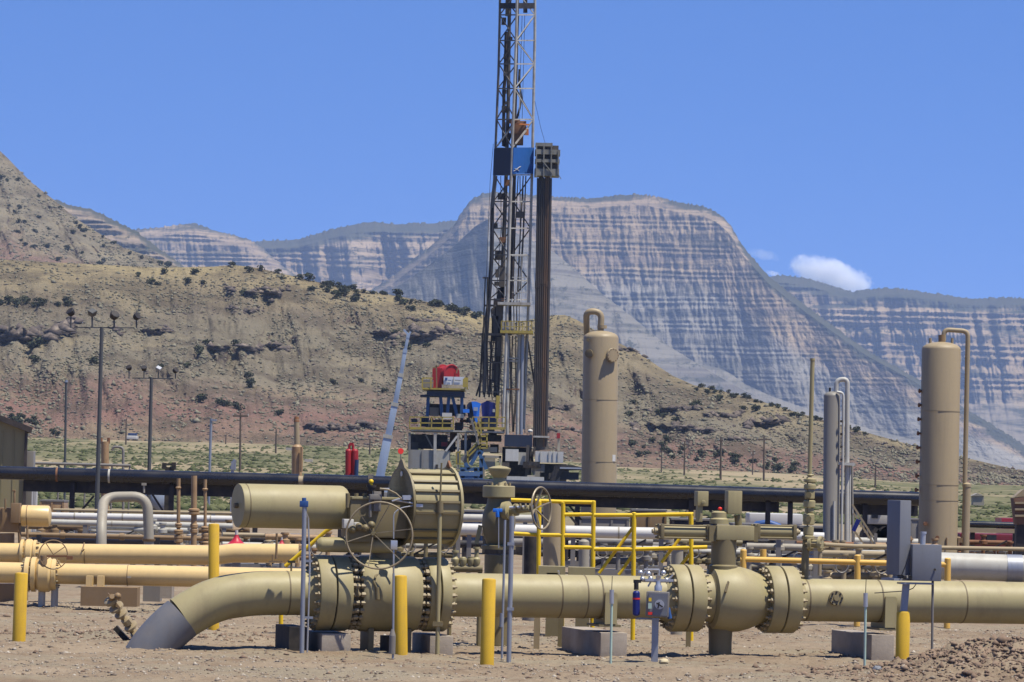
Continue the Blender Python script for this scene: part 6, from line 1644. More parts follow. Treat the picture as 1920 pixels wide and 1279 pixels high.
# ================================================================ light poles, power poles and small far things
def gbase(px, Y):
    p = spot(px, Y); p.z = gzs(p.x, p.y)
    p = spot(px, Y, p.z); return p
def floodpole(pxb, pxt, ytop, Y, wpx, heads, label):
    t = thing('floodlight_pole', label, 'light pole', gbase(pxb, Y), 'floodlight poles of the yard')
    b = MB(); b.cyl(gbase(pxb, Y), P_(pxt, ytop, Y), rpx(wpx * 1.15, Y), rpx(wpx * 0.85, Y), n=14); b.build('pole', 'pole_grey', t)
    xs = [h[0] for h in heads]; y = ytop + 1
    b = MB(); b.bar(P_(min(xs) + 6, y, Y), P_(max(xs) - 4, y + 1, Y), rpx(4, Y) * 2 * .6, rpx(4, Y)); b.build('crossbar', 'pole_grey', t)
    for (x, yh, s, tilt, m_) in heads:
        b = MB(); p = P_(x, y + 1, Y); q = P_(x, yh, Y)
        s_ = s * mpp(Y)
        b.cyl(p, q, s_ * 0.10, n=8); b.build('bracket', 'pole_grey', t)
        d = Vector((math.sin(tilt), -0.55, math.cos(tilt) * 0.75)).normalized()
        b = MB(); b.lathe([(s_ * 0.20, -s_ * 0.45), (s_ * 0.42, -s_ * 0.30), (s_ * 0.55, s_ * 0.28), (s_ * 0.50, s_ * 0.34)], q, d, 4 if m_ != 'steel' else 8); b.build('lamp_head', m_, t)
    return t
M['roof_brown'] = paint('roof_brown', (0.05, 0.04, 0.035), 0.55, 0.2)
M['pole_grey'] = paint('dark_pole', (0.075, 0.08, 0.082), 0.5, 0.3, (0.1, 0.09, 0.08), 2)
floodpole(179, 191, 613, 100, 8, [(133, 586, 15, -.5, 'steel'), (173, 587, 17, .05, 'pole_grey'), (214, 592, 17, .5, 'steel'), (256, 594, 14, .8, 'steel')], 'tall dark floodlight pole with four lamp heads, in front of the black pipe')
floodpole(277, 284, 708, 150, 7, [(242, 690, 11, -.4, 'steel'), (270, 691, 11, 0, 'steel'), (297, 692, 12, .3, 'galv'), (329, 695, 11, .7, 'steel')], 'shorter dark floodlight pole with four lamp heads, behind the black pipe')
def lamppole(pxb, pxt, ytop, Y, w, label, arm, mat='pole_grey'):
    t = thing('lamp_pole', label, 'light pole', gbase(pxb, Y))
    b = MB(); b.cyl(gbase(pxb, Y), P_(pxt, ytop, Y), rpx(w, Y), n=10); b.build('pole', mat, t)
    b = MB(); b.box(P_(pxt + arm, ytop + 3, Y), (abs(arm) * 1.4 * mpp(Y) + .1, 0.2, 4 * mpp(Y))); b.build('lamp_head', mat if arm > 3 else 'silver', t)
lamppole(121, 124, 712, 260, 4.5, 'thin dark pole standing behind the tall floodlight pole', 1)
lamppole(391, 396, 785, 240, 5, 'pale grey lamp pole left of the wooden power pole', 5, 'galv')
def powerpole(px, ytop, Y, w, cross, label, group='power poles along the foot of the hill'):
    q = gbase(px - 1, Y)
    t = thing('power_pole', label, 'power pole', q, group)
    b = MB(); b.cyl(q, P_(px, ytop, Y), rpx(w, Y), rpx(w * .7, Y), n=8); b.build('post', 'wood', t)
    if cross:
        b = MB(); b.bar(P_(px - cross, ytop + 6, Y), P_(px + cross, ytop + 6.5, Y), 0.22, 0.2); b.build('crossarm', 'wood', t)
        for s_ in (-cross, cross):
            b = MB(); b.cyl(P_(px + s_, ytop + 6, Y), P_(px + s_, ytop + 2, Y), 0.07, n=6); b.build('insulator', 'offwhite', t)
powerpole(451, 774, 420, 4.5, 14, 'wooden power pole with a pale crossarm below the juniper on the left hill')
powerpole(518, 805, 560, 3.5, 0, 'bare wooden pole between the crossarm pole and the rust tipped stack')
powerpole(237, 785, 600, 3, 0, 'faint distant wooden pole between the two floodlight poles')
powerpole(424, 815, 640, 2.5, 0, 'faint distant pole just left of the crossarm pole')
powerpole(694, 823, 560, 3.5, 0, 'bare wooden pole between the red tank and the crane boom')
powerpole(1241, 842, 620, 2.5, 0, 'faintest thin pole right of the tan vessel with the gooseneck')
powerpole(1284, 827, 560, 3.5, 4, 'wooden pole with a short crossarm, first of the row on the right plain')
powerpole(1352, 820, 520, 4.5, 4, 'thickest dark wooden pole standing alone on the right plain')
powerpole(1412, 846, 640, 2.5, 3, 'small faint pole left of the crossarm pole on the right')
powerpole(1433, 818, 540, 4, 12, 'wooden power pole with a wide crossarm on the right plain')
powerpole(1590, 862, 560, 3, 0, 'thin pole just right of the slim grey vessel')
powerpole(1642, 872, 520, 3.5, 0, 'thin dark pole between the slim grey vessel and the tallest vessel')

# ---- building at the left edge
YBd = 140.0
t = thing('metal_building', 'olive clad metal building with a dark sloping roof edge at the left of the picture', 'building', gbase(0, YBd))
xr = P_(46, 850, YBd).x; xl = P_(-420, 850, YBd).x; ze = P_(46, 808, YBd).z; zr_ = P_(-140, 735, YBd).z
xm = (xl + xr) / 2
BDV = Vector((-0.16 * 14, 14, 0))
b = MB(); b.prism([Vector((xl, YBd, 0)), Vector((xr, YBd, 0)), Vector((xr, YBd, ze)), Vector((xm, YBd, ze + (xr - xm) * 0.36)), Vector((xl, YBd, ze))], BDV); wl = b.build('wall', 'wall', t, smooth=False)
for s_, x0 in ((1, xr), (-1, xl)):
    b = MB(); a = Vector((xm, 0, ze + (xr - xm) * 0.36 + .02)); c = Vector((x0 + s_ * 0.25, 0, ze - 0.09 + .02))
    n_ = Vector((0.34 * s_, 0, 0.94)) * 0.20
    b.prism([Vector((a.x, YBd - .3, a.z)), Vector((c.x, YBd - .3, c.z)), Vector((c.x, YBd - .3, c.z)) + n_, Vector((a.x, YBd - .3, a.z)) + n_], BDV * 1.04); b.build('roof', 'roof_brown', t, smooth=False)
b = MB()
for k in range(11):
    x = xr - 0.4 - k * 0.42; b.box(Vector((x, YBd - 0.012, ze / 2)), (0.04, 0.02, ze))
b.build('cladding_rib', 'wall', wl)
b = MB(); b.box(Vector((xr + 0.05, YBd - .05, ze / 2)), (0.10, 0.10, ze)); b.build('corner_trim', 'roof_brown', wl)
def simple(name, mat, label, cat, px, Y, mb, group=None, bevel=0.0):
    return single(mb, name, mat, label, cat, gbase(px, Y), group, bevel)
# dark transformer box and long rail beside the building
b = MB(); a = P_(58, 846, 150); b.box(Vector((a.x, 150, a.z / 2)), (9 * mpp(150) * 1.6, 0.6, a.z)); simple('utility_box', 'dgrey', 'dark upright utility box right of the olive building', 'box', 57, 150, b, bevel=.03)
t = thing('hand_rail', 'long dark low rail just above the black pipe at the left', 'rail', gbase(150, 160))
b = MB(); b.cyl(P_(46, 868, 160), P_(245, 873, 160), 0.06, n=8); b.build('rail', 'dgrey', t)
for x in (60, 110, 160, 210, 243):
    p = P_(x, 869 + x * .02, 160); b = MB(); b.cyl(Vector((p.x, 160, 0)), p, 0.04, n=6); b.build('rail_post', 'dgrey', t)
# tan vent column with horned top, and dark goose neck
Y = 170
t = thing('vent_column', 'tan vent column with a forked rusty top behind the tall floodlight pole', 'vent stack', gbase(197, Y))
b = MB(); b.cyl(gbase(197, Y), P_(197, 828, Y), rpx(15, Y), n=18); b.build('column', 'brown_tan', t)
for x in (190, 203):
    b = MB(); b.cyl(P_(x, 832, Y), P_(x - (1 if x < 197 else -1), 821, Y), 0.07, n=8); b.build('horn', 'rust', t)
t = thing('gooseneck_pipe', 'dark gooseneck pipe beside the tan forked vent column', 'pipe', gbase(230, Y))
b = MB(); b.tube(bend([gbase(231, Y), P_(231, 838, Y), P_(212, 838, Y), P_(211, 845, Y)], 0.2, 5), rpx(5, Y), 10); b.build('pipe', 'dgrey', t)
# rust tipped stack
Y = 165
t = thing('flare_stack', 'tan exhaust stack with a rust red tip and a wider lower drum', 'stack', gbase(557, Y))
b = MB(); b.cyl(gbase(556, Y), P_(557, 838, Y), rpx(20, Y), n=24); b.lathe([(rpx(20, Y), 0), (rpx(12, Y), 0.1)], P_(557, 838, Y), UP, 24); b.build('drum', 'brown_tan', t)
b = MB(); b.cyl(P_(557, 838, Y), P_(556, 787, Y), rpx(11, Y), rpx(10, Y), n=18); b.build('stack', 'tan', t)
b = MB(); b.cyl(P_(556, 791, Y), P_(556, 781, Y), rpx(11, Y), rpx(8, Y), n=18); b.build('tip', 'rust', t)
b = MB(); b.box(P_(543, 842, Y), (0.30, .2, .12)); b.build('burner_box', 'offwhite', t)
b = MB(); b.cyl(P_(566, 838, Y - .3), P_(565, 885, Y - .3), rpx(5, Y), n=8); b.build('side_pipe', 'brown_tan', t)
b = MB(); b.bar(P_(571, 863, Y), P_(586, 864, Y), 0.12); b.build('arm', 'offwhite', t)
# red twin tank
Y = 150
t = thing('red_tank', 'dark red upright twin tank with a blue side bottle behind the black pipe', 'tank', gbase(659, Y))
for x, w in ((653, 12), (665, 13)):
    b = MB(); b.cyl(gbase(x, Y), P_(x + .5, 846, Y), rpx(w, Y), n=20); b.dome(P_(x + .5, 846.2, Y), UP, rpx(w, Y), 0.10, 20); b.build('tank', 'red', t)
b = MB(); b.tube(bend([P_(655, 845, Y), P_(655, 833, Y), P_(662, 833, Y), P_(662, 845, Y)], .1), 0.05, 8); b.box(P_(659, 833, Y), (.16, .1, .12)); b.build('top_fitting', 'red', t)
b = MB(); b.cyl(P_(668, 893, Y - .25), P_(669, 862, Y - .25), 0.08, n=14); b.build('side_bottle', 'dblue', t)
# small pump and dark valves on top of the pipe rack
b = MB(); b.box(P_(438, 873, 135), (0.16, .2, .3)); b.cyl(P_(434, 880, 135), P_(441, 862, 135), 0.07, n=10); q = P_(436, 880, 135); b.box(Vector((q.x, 135, q.z / 2)), (.1, .1, q.z)); simple('small_pump', 'galv', 'small blue grey pump above the black pipe left of the wooden pole', 'pump', 437, 135, b)
b = MB(); b.box(P_(308, 874, 133), (.14, .2, .22)); b.box(P_(326, 874, 133), (.14, .2, .26)); b.bar(P_(305, 870, 133), P_(330, 871, 133), .06); q = P_(318, 876, 133); b.box(Vector((q.x, 133, q.z / 2)), (.3, .1, q.z)); simple('valve_pair', 'rubber', 'black pair of valves above the black pipe left of the lamp pole', 'valve', 318, 133, b)
# round tank end
Y = 150
t = thing('horizontal_tank', 'pale grey blue horizontal tank whose round end shows behind the grey U bend', 'tank', gbase(304, Y))
c = P_(304, 938, Y); b = MB(); rr = rpx(40, Y); b.lathe([(rr * .5, -.12), (rr * .85, -.07), (rr, 0), (rr, 3.5), (rr * .8, 3.65)], c, Vector((-.18, .98, 0)), 36); b.build('shell', 'tank_blue', t)
b = MB(); b.box(Vector((c.x - .1, Y + 1.2, (c.z - rr) / 2)), (.9, .3, max(c.z - rr, .1) + .1)); b.build('saddle', 'dgrey', t)
# white crate tote, sheds and trailers
Y = 100
t = thing('caged_tote', 'white plastic tote in a wire cage between the black posts at the left', 'tote', gbase(160, Y))
a, c = P_(142, 982, Y), P_(176, 1006, Y); b = MB(); b.box((a + c) / 2, ((c - a).x, .8, (a - c).z)); b.build('tank', 'white', t, bevel=.03)
for k in range(5):
    x = 142 + 34 * k / 4; b = MB(); b.bar(P_(x, 981, Y - .42), P_(x, 1007, Y - .42), .025); b.build('cage_bar', 'dgrey', t)
for y in (981, 994, 1006):
    b = MB(); b.bar(P_(142, y, Y - .44), P_(176, y, Y - .44), .025); b.build('cage_bar', 'dgrey', t)
b = MB(); q = P_(159, 1010, Y); b.box(Vector((q.x, Y, q.z / 2)), (.5, .8, q.z)); b.build('pallet', 'wood', t)
def trailer(px0, px1, y0, y1, Y, mat, label, name='trailer', cat='trailer', wheels=True, winds=()):
    xm = (px0 + px1) / 2
    t = thing(name, label, cat, gbase(xm, Y))
    a, c = P_(px0, y0, Y), P_(px1, y1, Y); b = MB(); b.box((a + c) / 2 + Vector((0, 1.2, 0)), ((c - a).x, 2.4, (a - c).z)); bd = b.build('body', mat, t, bevel=.06)
    z1 = c.z
    b = MB(); b.box(Vector(((a.x + c.x) / 2, Y + 1.2, z1 - 0.15)), ((c - a).x * .96, 1.0, .28)); b.build('chassis', 'steel', t)
    r = max(min((z1 - .05) / 2, .5), .25)
    for f in (.12, .78, .92):
        q = a.x + (c.x - a.x) * f; b = MB(); b.cyl(Vector((q, Y, r)), Vector((q, Y + .3, r)), r, n=16); b.build('wheel', 'rubber', t)
    for (x0, x1, ya, yb) in winds:
        p, q = P_(x0, ya, Y - .02), P_(x1, yb, Y - .02); b = MB(); b.box((p + q) / 2, ((q - p).x, .05, (p - q).z)); b.build('window', 'glass', bd)
    return t
trailer(1405, 1505, 962, 985, 150, 'white', 'long white box trailer seen under the black pipe left of the blow down stack')
b = MB(); b.tube([P_(1404, 996, 140), P_(1420, 983, 140), P_(1440, 980, 140), P_(1460, 987, 140), P_(1472, 1000, 140)], .12, 12); q = P_(1440, 990, 140); b.box(Vector((q.x, 140, q.z / 2)), (1.0, .4, q.z)); simple('hose_reel', 'blue', 'curved bright blue hose in front of the long white trailer', 'hose', 1440, 140, b)
trailer(1628, 1672, 958, 984, 150, 'offwhite', 'small white service truck left of the tall grey cabinet', 'service_truck', 'truck', winds=[(1634, 1646, 964, 972)])
b = MB(); q = P_(1647, 962, 150); b.lathe([(.12, 0), (.16, .05), (.16, .22), (.05, .32)], q, UP, 14); single(b, 'beacon_dome', 'white', 'white dome standing on the roof of the small service truck', 'dome', q)
trailer(1800, 1925, 1000, 1032, 140, 'dull_red', 'long dark red truck body half hidden behind the black pipe at the right', 'red_truck', 'truck', winds=[(1850, 1868, 1003, 1018)])
b = MB(); a, c = P_(1872, 975, 150), P_(1908, 980, 150); b.box((a + c) / 2, ((c - a).x, 2, .25)); b.box(Vector(((a.x + c.x) / 2, 150, a.z / 2)), ((c - a).x * .9, 1.8, a.z - .3)); simple('red_truck', 'red2', 'bright red truck roof showing above the black pipe at the right edge', 'truck', 1890, 150, b)
# rusty hopper on the right edge
Y = 112
t = thing('rusty_hopper', 'rust brown hopper shaped machine cut off by the right edge', 'hopper', gbase(1918, Y))
b = MB(); b.prism([P_(1900, 934, Y), P_(1945, 928, Y), P_(1940, 982, Y), P_(1906, 984, Y)], Vector((0, .7, 0))); b.build('hopper', 'hop_rust', t, bevel=.02)
b = MB(); b.prism([P_(1902, 932, Y), P_(1918, 918, Y), P_(1945, 915, Y), P_(1945, 930, Y)], Vector((0, .6, 0))); b.build('lid', 'tan', t)
for y in (943, 955, 967):
    b = MB(); b.bar(P_(1903, y, Y - .03), P_(1942, y, Y - .03), .06, .06); b.build('rib', 'tan', t)
b = MB(); q = P_(1918, 984, Y); b.box(Vector((q.x, Y + .3, q.z / 2)), (.35, .4, q.z)); b.build('stand', 'steel', t)
# pale shed, far car, red flag disc
b = MB(); a, c = P_(1823, 929, 300), P_(1843, 948, 300); b.box((a + c) / 2, ((c - a).x, 1.2, (a - c).z)); b.prism([P_(1821, 930, 299.3), P_(1833, 925, 299.3), P_(1845, 930, 299.3)], Vector((0, 1.4, 0))); simple('shed', 'grey', 'tiny pale grey shed on the plain right of the tallest vessel', 'shed', 1833, 300, b)
Y = 735
q = gbase(248, Y); t = thing('parked_car', 'tiny white and blue parked car on the plain below the reddish hill', 'car', q)
b = MB(); b.box(q + UP * .75, (1.9, 4.2, .7)); b.build('body', 'white', t, bevel=.1)
b = MB(); b.box(q + UP * 1.3 + Vector((0, .3, 0)), (1.6, 2.2, .6)); b.build('cabin', 'dblue', t, bevel=.1)
for sx in (-.8, .8):
    for sy in (-1.3, 1.3):
        b = MB(); b.cyl(q + Vector((sx - .1, sy, .33)), q + Vector((sx + .1, sy, .33)), .33, n=12); b.build('wheel', 'rubber', t)
Y = 230
t = thing('round_sign', 'small bright red round sign on a thin post left of the rig', 'sign', gbase(752, Y))
b = MB(); b.cyl(P_(751, 846, Y), P_(751, 846, Y) + Vector((.02, -.05, 0)), rpx(11, Y), n=18); b.build('disc', 'bred', t)
b = MB(); b.cyl(gbase(752, Y), P_(751.5, 846, Y), .04, n=6); b.build('post', 'dgrey', t)
# orange lamp on the black pipe
b = MB(); b.box(P_(576, 0, 1), (0, 0, 0)) if False else None
# low jumble of valves at the right: pipe stubs with flanged valves on skids
def skid(px, Y, k, label, mat):
    t = thing('valve_skid', label, 'valve skid', gbase(px, Y), 'pipe and valve skids around the yard')
    rnd = random.Random(k); q = gbase(px, Y)
    b = MB(); b.box(q + UP * .22, (1.5, .9, .16)); b.build('base', 'dgrey', t)
    for i in range(3):
        z = .5 + i * .22; b = MB(); b.cyl(q + Vector((-.75, rnd.uniform(-.3, .2), z)), q + Vector((.75, rnd.uniform(-.3, .2), z)), rnd.uniform(.05, .09), n=12); b.build('header_pipe', mat if i != 1 else 'offwhite', t)
    for i in range(5):
        x = -.65 + i * .32 + rnd.uniform(-.05, .05); h = rnd.uniform(.55, 1.15); y = -.35
        b = MB(); b.lathe([(.05, .3), (.05, h - .2), (.11, h - .18), (.11, h - .10), (.06, h - .08), (.06, h), (.09, h + .02), (.09, h + .06)], q + Vector((x, y, 0)), UP, 12); b.build('valve', mat, t)
    for i in range(2):
        b = MB(); b.ring(q + Vector((-.4 + i * .8, -.5, .7)), Vector((.2, -1, 0)), .13, .015, 18, 5); b.build('handwheel', 'dgrey', t)
    b = MB(); b.bar(q + Vector((-.7, -.2, .3)), q + Vector((.6, -.2, 1.0)), .04); b.build('brace', 'steel', t)
    return t
skid(1632, 88, 1, 'tan valve skid left of the tall grey cabinet', 'tan')
skid(1672, 90, 2, 'tan and white valve skid half hidden by the tall grey cabinet', 'brown_tan')
skid(1590, 86, 3, 'tan valve skid at the foot of the slim grey vessel', 'tan')
skid(1225, 92, 4, 'grey valve skid behind the long yellow railing', 'grey')
skid(1160, 88, 5, 'grey valve skid behind the middle of the yellow railing', 'dgrey')
skid(560, 84, 6, 'tan valve skid seen under the gas cylinder', 'brown_tan')
skid(480, 86, 7, 'tan valve skid just right of the larger red funnel', 'tan')
skid(225, 94, 8, 'pale valve skid inside the grey U bend', 'offwhite')
skid(105, 92, 9, 'rusty valve skid behind the end of the orange tan actuator', 'brown')
skid(310, 90, 10, 'pale valve skid right of the grey U bend', 'offwhite')
skid(408, 92, 11, 'tan valve skid hidden behind the tall yellow bollard', 'brown')
skid(1330, 90, 12, 'dark valve skid behind the right ball valve', 'olive_dark')
skid(1460, 86, 13, 'pale valve skid left of the blow down stack', 'grey')
skid(1842, 100, 14, 'rusty valve skid at the foot of the red truck', 'rust')
# dark crates and tanks below the rack
def crate(px0, px1, y0, Y, dep, mat, label, name='storage_tank'):
    a, c = P_(px0, y0, Y), P_(px1, y0, Y); zg = 0
    t = thing(name, label, 'tank' if 'tank' in name else 'skid', gbase((px0 + px1) / 2, Y), 'boxes and tanks below the pipe rack')
    b = MB(); b.box(Vector(((a.x + c.x) / 2, Y + dep / 2, a.z / 2)), ((c - a).x, dep, a.z)); b.build('body', mat, t, bevel=.04)
    n_ = max(2, int((c - a).x / .5))
    for k in range(n_ + 1):
        b = MB(); b.box(Vector((a.x + (c.x - a.x) * (.03 + .94 * k / n_), Y - .02, a.z / 2)), (.07, .05, a.z * .94)); b.build('rib', mat, t)
    b = MB(); b.box(Vector(((a.x + c.x) / 2, Y + dep / 2, a.z + .03)), ((c - a).x * 1.03, dep * 1.03, .06)); b.build('lid', 'dgrey', t)
crate(1085, 1180, 972, 125, 2, 'dgrey', 'dark grey ribbed tank behind the platform railing')
crate(1185, 1250, 958, 126, 2, 'brown', 'brown ribbed tank behind the middle of the long railing')
crate(1260, 1345, 975, 124, 2, 'steel', 'black ribbed tank behind the left actuator cylinder')
crate(640, 720, 950, 124, 2, 'steel', 'black ribbed tank behind the yoke of the actuator')
crate(1500, 1546, 990, 112, 1.5, 'steel', 'black ribbed box left of the slim grey vessel')
crate(440, 560, 1004, 108, 2, 'steel', 'long black ribbed tank below the gas cylinder')
crate(55, 118, 1010, 100, 1.5, 'steel', 'black ribbed tank behind the orange tan valve actuator')
crate(1000, 1040, 960, 128, 2, 'dblue', 'dark blue ribbed tank behind the hand wheel of the gate valve')
crate(870, 905, 960, 128, 2, 'dblue', 'dark blue ribbed tank left of the gate valve')
crate(1375, 1425, 985, 110, 2, 'grey', 'pale grey ribbed tank between the two control boxes')
crate(62, 68, 912, 138, .5, 'white', 'white upright panel right of the olive building')
crate(75, 120, 940, 140, 1.5, 'brown_tan', 'rust tan ribbed bin under the black pipe at the left')
crate(1290, 1310, 945, 150, 1.5, 'tan', 'narrow tan bin under the rack beside the left control box')
crate(1560, 1600, 1020, 95, 1.2, 'dgrey', 'dark grey ribbed box at the foot of the slim vessel')
crate(1690, 1725, 975, 130, 1.5, 'dgrey', 'dark grey ribbed box between the cabinet and the tallest vessel')

def lowrun(x0, x1, y, Y, w, mat, label):
    t = thing('low_pipe', label, 'pipe', gbase((x0 + x1) / 2, Y), 'low pipe runs of the yard')
    p, q = P_(x0, y + (x0 - 960) * .0227, Y), P_(x1, y + (x1 - 960) * .0227, Y)
    b = MB(); b.cyl(p, q, rpx(w, Y), n=20); b.build('pipe', mat, t)
    n_ = max(2, int((x1 - x0) / 110))
    for k in range(n_ + 1):
        f = (k + .3) / (n_ + .6); c = p.lerp(q, f); b = MB(); b.box(Vector((c.x, c.y, c.z / 2)), (.10, .12, c.z)); b.build('support', 'steel', t)
    for k in range(n_):
        f = (k + .7) / (n_ + .6); c = p.lerp(q, f); b = MB(); b.cyl(c - (q - p).normalized() * .05, c + (q - p).normalized() * .05, rpx(w, Y) * 1.5, n=16); b.build('flange', mat, t)
lowrun(430, 905, 1022, 104, 14, 'steel', 'long dark pipe low behind the gas cylinder and the drum')
lowrun(1000, 1560, 1036, 96, 13, 'steel', 'long dark pipe low behind the yellow railings')
lowrun(960, 1360, 1017, 108, 16, 'dgrey', 'dark grey pipe behind the platform, above the low black one')
lowrun(1380, 1740, 1040, 90, 12, 'tan', 'tan pipe low behind the orange yellow barrier')
lowrun(1600, 1730, 1000, 110, 14, 'offwhite', 'short pale pipe left of the tallest vessel')
lowrun(640, 900, 1003, 110, 12, 'brown_tan', 'rust tan pipe behind the yoke of the hand wheel actuator')
lowrun(40, 440, 1023, 82, 9, 'brown', 'thin brown pipe right above the orange pipelines')
skid(700, 98, 15, 'dark valve skid behind the yoke of the hand wheel actuator', 'steel')
skid(800, 92, 16, 'dark valve skid hidden behind the ribbed drum', 'olive_dark')
skid(1110, 96, 17, 'dark valve skid behind the post of the platform railing', 'steel')
skid(1400, 94, 18, 'black valve skid behind the right actuator cylinder', 'steel')
skid(1550, 92, 19, 'rusty valve skid beside the slim grey vessel', 'rust')
skid(1700, 92, 20, 'rust tan valve skid behind the square grey box', 'brown_tan')
skid(1610, 78, 21, 'nearest tan valve skid, just behind the orange yellow barrier', 'tan')
skid(1665, 80, 22, 'white topped valve skid behind the tall grey cabinet', 'offwhite')
crate(905, 1000, 985, 118, 2, 'steel', 'black ribbed tank behind the gate valve body')
crate(1120, 1300, 1000, 112, 2, 'steel', 'long black ribbed tank behind the long yellow railing')
crate(1430, 1500, 1000, 104, 2, 'dgrey', 'dark grey ribbed tank behind the blow down stack')
crate(180, 330, 1000, 110, 2, 'steel', 'long black ribbed tank behind the grey U bend')
# ================================================================ plants, stones, cloud
def leafm(name, a, c, sc=1.5):
    k = N(name); n1 = k.noise(k.pos(), sc, 3, 0.6)
    k.base(k.ramp(n1, [(0.35, a), (0.65, c)])); k.set(Roughness=0.9); k.b.inputs['Specular IOR Level'].default_value = 0.1
    return k.m
M['juniper'] = leafm('juniper_green', (0.030, 0.036, 0.03), (0.062, 0.068, 0.032))
M['sage'] = leafm('sage_green', (0.10, 0.094, 0.066), (0.185, 0.170, 0.120), 0.3)
M['plain_bush'] = leafm('plain_green', (0.040, 0.050, 0.020), (0.10, 0.105, 0.05), 0.12)
def juniper_mesh(seed):
    r = random.Random(seed); b = MB()
    lumps = [(Vector((r.uniform(-.5, .5), r.uniform(-.5, .5), r.uniform(.35, 1.25))), r.uniform(.30, .55)) for _ in range(7)]
    for c, R_ in lumps:
        for _ in range(34):
            d = Vector((r.gauss(0, 1), r.gauss(0, 1), r.gauss(0, .85))).normalized()
            p = c + d * R_ * r.uniform(.72, 1.08)
            s_ = r.uniform(.09, .19)
            u_ = Vector((r.gauss(0, 1), r.gauss(0, 1), r.gauss(0, 1))).normalized(); w_ = d.cross(u_).normalized()
            n_ = (d * .5 + u_ * .5).normalized(); w_ = n_.cross(Vector((.3, .4, .8))).normalized(); v_ = n_.cross(w_)
            b.add([p + w_ * s_, p + v_ * s_, p - w_ * s_, p - v_ * s_], [(0, 1, 2, 3)])
    b.cyl(Vector((0, 0, -.3)), Vector((.03, .02, .8)), .09, .04, n=6)
    return b
protos = []
for s_ in range(3):
    o = juniper_mesh(s_).build('juniper', 'juniper', None, smooth=False)
    protos.append(o)
rnd = random.Random(12)
JL = 'dark green juniper bush growing on the dry hillside'
spots = []
for (x, y, s_) in [(305, 514, 3), (260, 519, 2.4), (364, 514, 3.4), (352, 531, 3.6), (283, 534, 3), (294, 535, 2.6), (380, 533, 2.8), (466, 511, 3.6), (434, 498, 2.6), (489, 509, 3), (520, 514, 2.6), (530, 525, 2.4), (560, 524, 3.6), (578, 525, 3.4), (583, 545, 3.4), (640, 555, 4.5), (628, 560, 4.5), (665, 565, 4), (745, 555, 4.5), (758, 571, 4), (770, 582, 3.5), (175, 684, 4), (64, 680, 4), (70, 650, 5), (60, 655, 4.5), (456, 555, 3), (478, 562, 2.6), (375, 755, 3.8), (376, 665, 4), (388, 645, 3.4), (440, 647, 3), (465, 728, 4), (466, 708, 3), (522, 780, 3.4), (447, 770, 4), (412, 760, 3), (423, 762, 2.8), (625, 722, 2.6), (720, 735, 2.8), (677, 717, 2.4), (820, 575, 4.5), (845, 582, 4), (860, 588, 4), (873, 592, 4.5), (890, 597, 4), (1326, 740, 2.6), (1350, 752, 3), (1315, 727, 2.4), (1335, 731, 2.6), (1300, 765, 3), (1305, 762, 3.4), (1188, 758, 2.8), (1180, 780, 3), (1265, 790, 2.6), (1232, 777, 2.6), (1245, 783, 2.4), (1417, 770, 3), (1393, 770, 2.6), (352, 690, 2.4), (300, 690, 2.2), (780, 640, 3.5), (765, 655, 4), (800, 650, 3), (740, 630, 4)]:
    spots.append((front, x, y, s_))
for _ in range(36):
    x = rnd.uniform(600, 900); spots.append((front, x, interp(x, FRONT_CREST) + abs(rnd.gauss(0, 7)) + 1, rnd.uniform(1.4, 3)))
for _ in range(34):
    x = rnd.uniform(1295, 1640); spots.append((front, x, interp(x, FRONT_CREST) + abs(rnd.gauss(0, 5)) + .5, rnd.uniform(1.2, 2.4)))
for _ in range(36):
    x = rnd.uniform(1180, 1500); spots.append((front, x, 835 + (x - 1180) * .16 + rnd.gauss(0, 7), rnd.uniform(1.6, 3.2)))
for _ in range(16):
    x = rnd.uniform(0, 130); spots.append((front, x, 571 + rnd.gauss(0, 3), rnd.uniform(2, 3.6)))
for _ in range(14):
    x = rnd.uniform(0, 105); spots.append((front, x, 775 + x * .38 + rnd.gauss(0, 4), rnd.uniform(1.8, 3.2)))
for k in range(84):
    # the wooded foot and the rows of trees on the left ridge
    if k < 48: x = rnd.uniform(130, 330); y = 420 + (x - 130) * .40 + rnd.gauss(0, 11)
    else:
        x = rnd.uniform(0, 200); y = rnd.choice([330, 380, 400, 425]) + x * rnd.choice([.55, .5, .62]) + rnd.gauss(0, 5)
    if y > interp(x, RIDGE_CREST) + 2: spots.append((ridge, x, y, rnd.uniform(3.0, 5.5)))
first = {}
for i, (h, x, y, s_) in enumerate(spots[:298]):
    p = on_hill(h, x, y); k = i % 3
    o = protos[k] if k not in first else protos[k].copy()
    if k in first: COL.objects.link(o)
    first[k] = 1
    o.location = p - UP * 0.15 * s_ * .5
    q = s_ / 1.6 * (.60 if h is front else .50); o.scale = (q * rnd.uniform(.9, 1.3), q * rnd.uniform(.9, 1.2), q * rnd.uniform(.75, 1.05)); o.rotation_euler = (0, 0, rnd.uniform(0, 6.28))
    tag(o, JL, 'juniper', 'junipers on the hillsides')

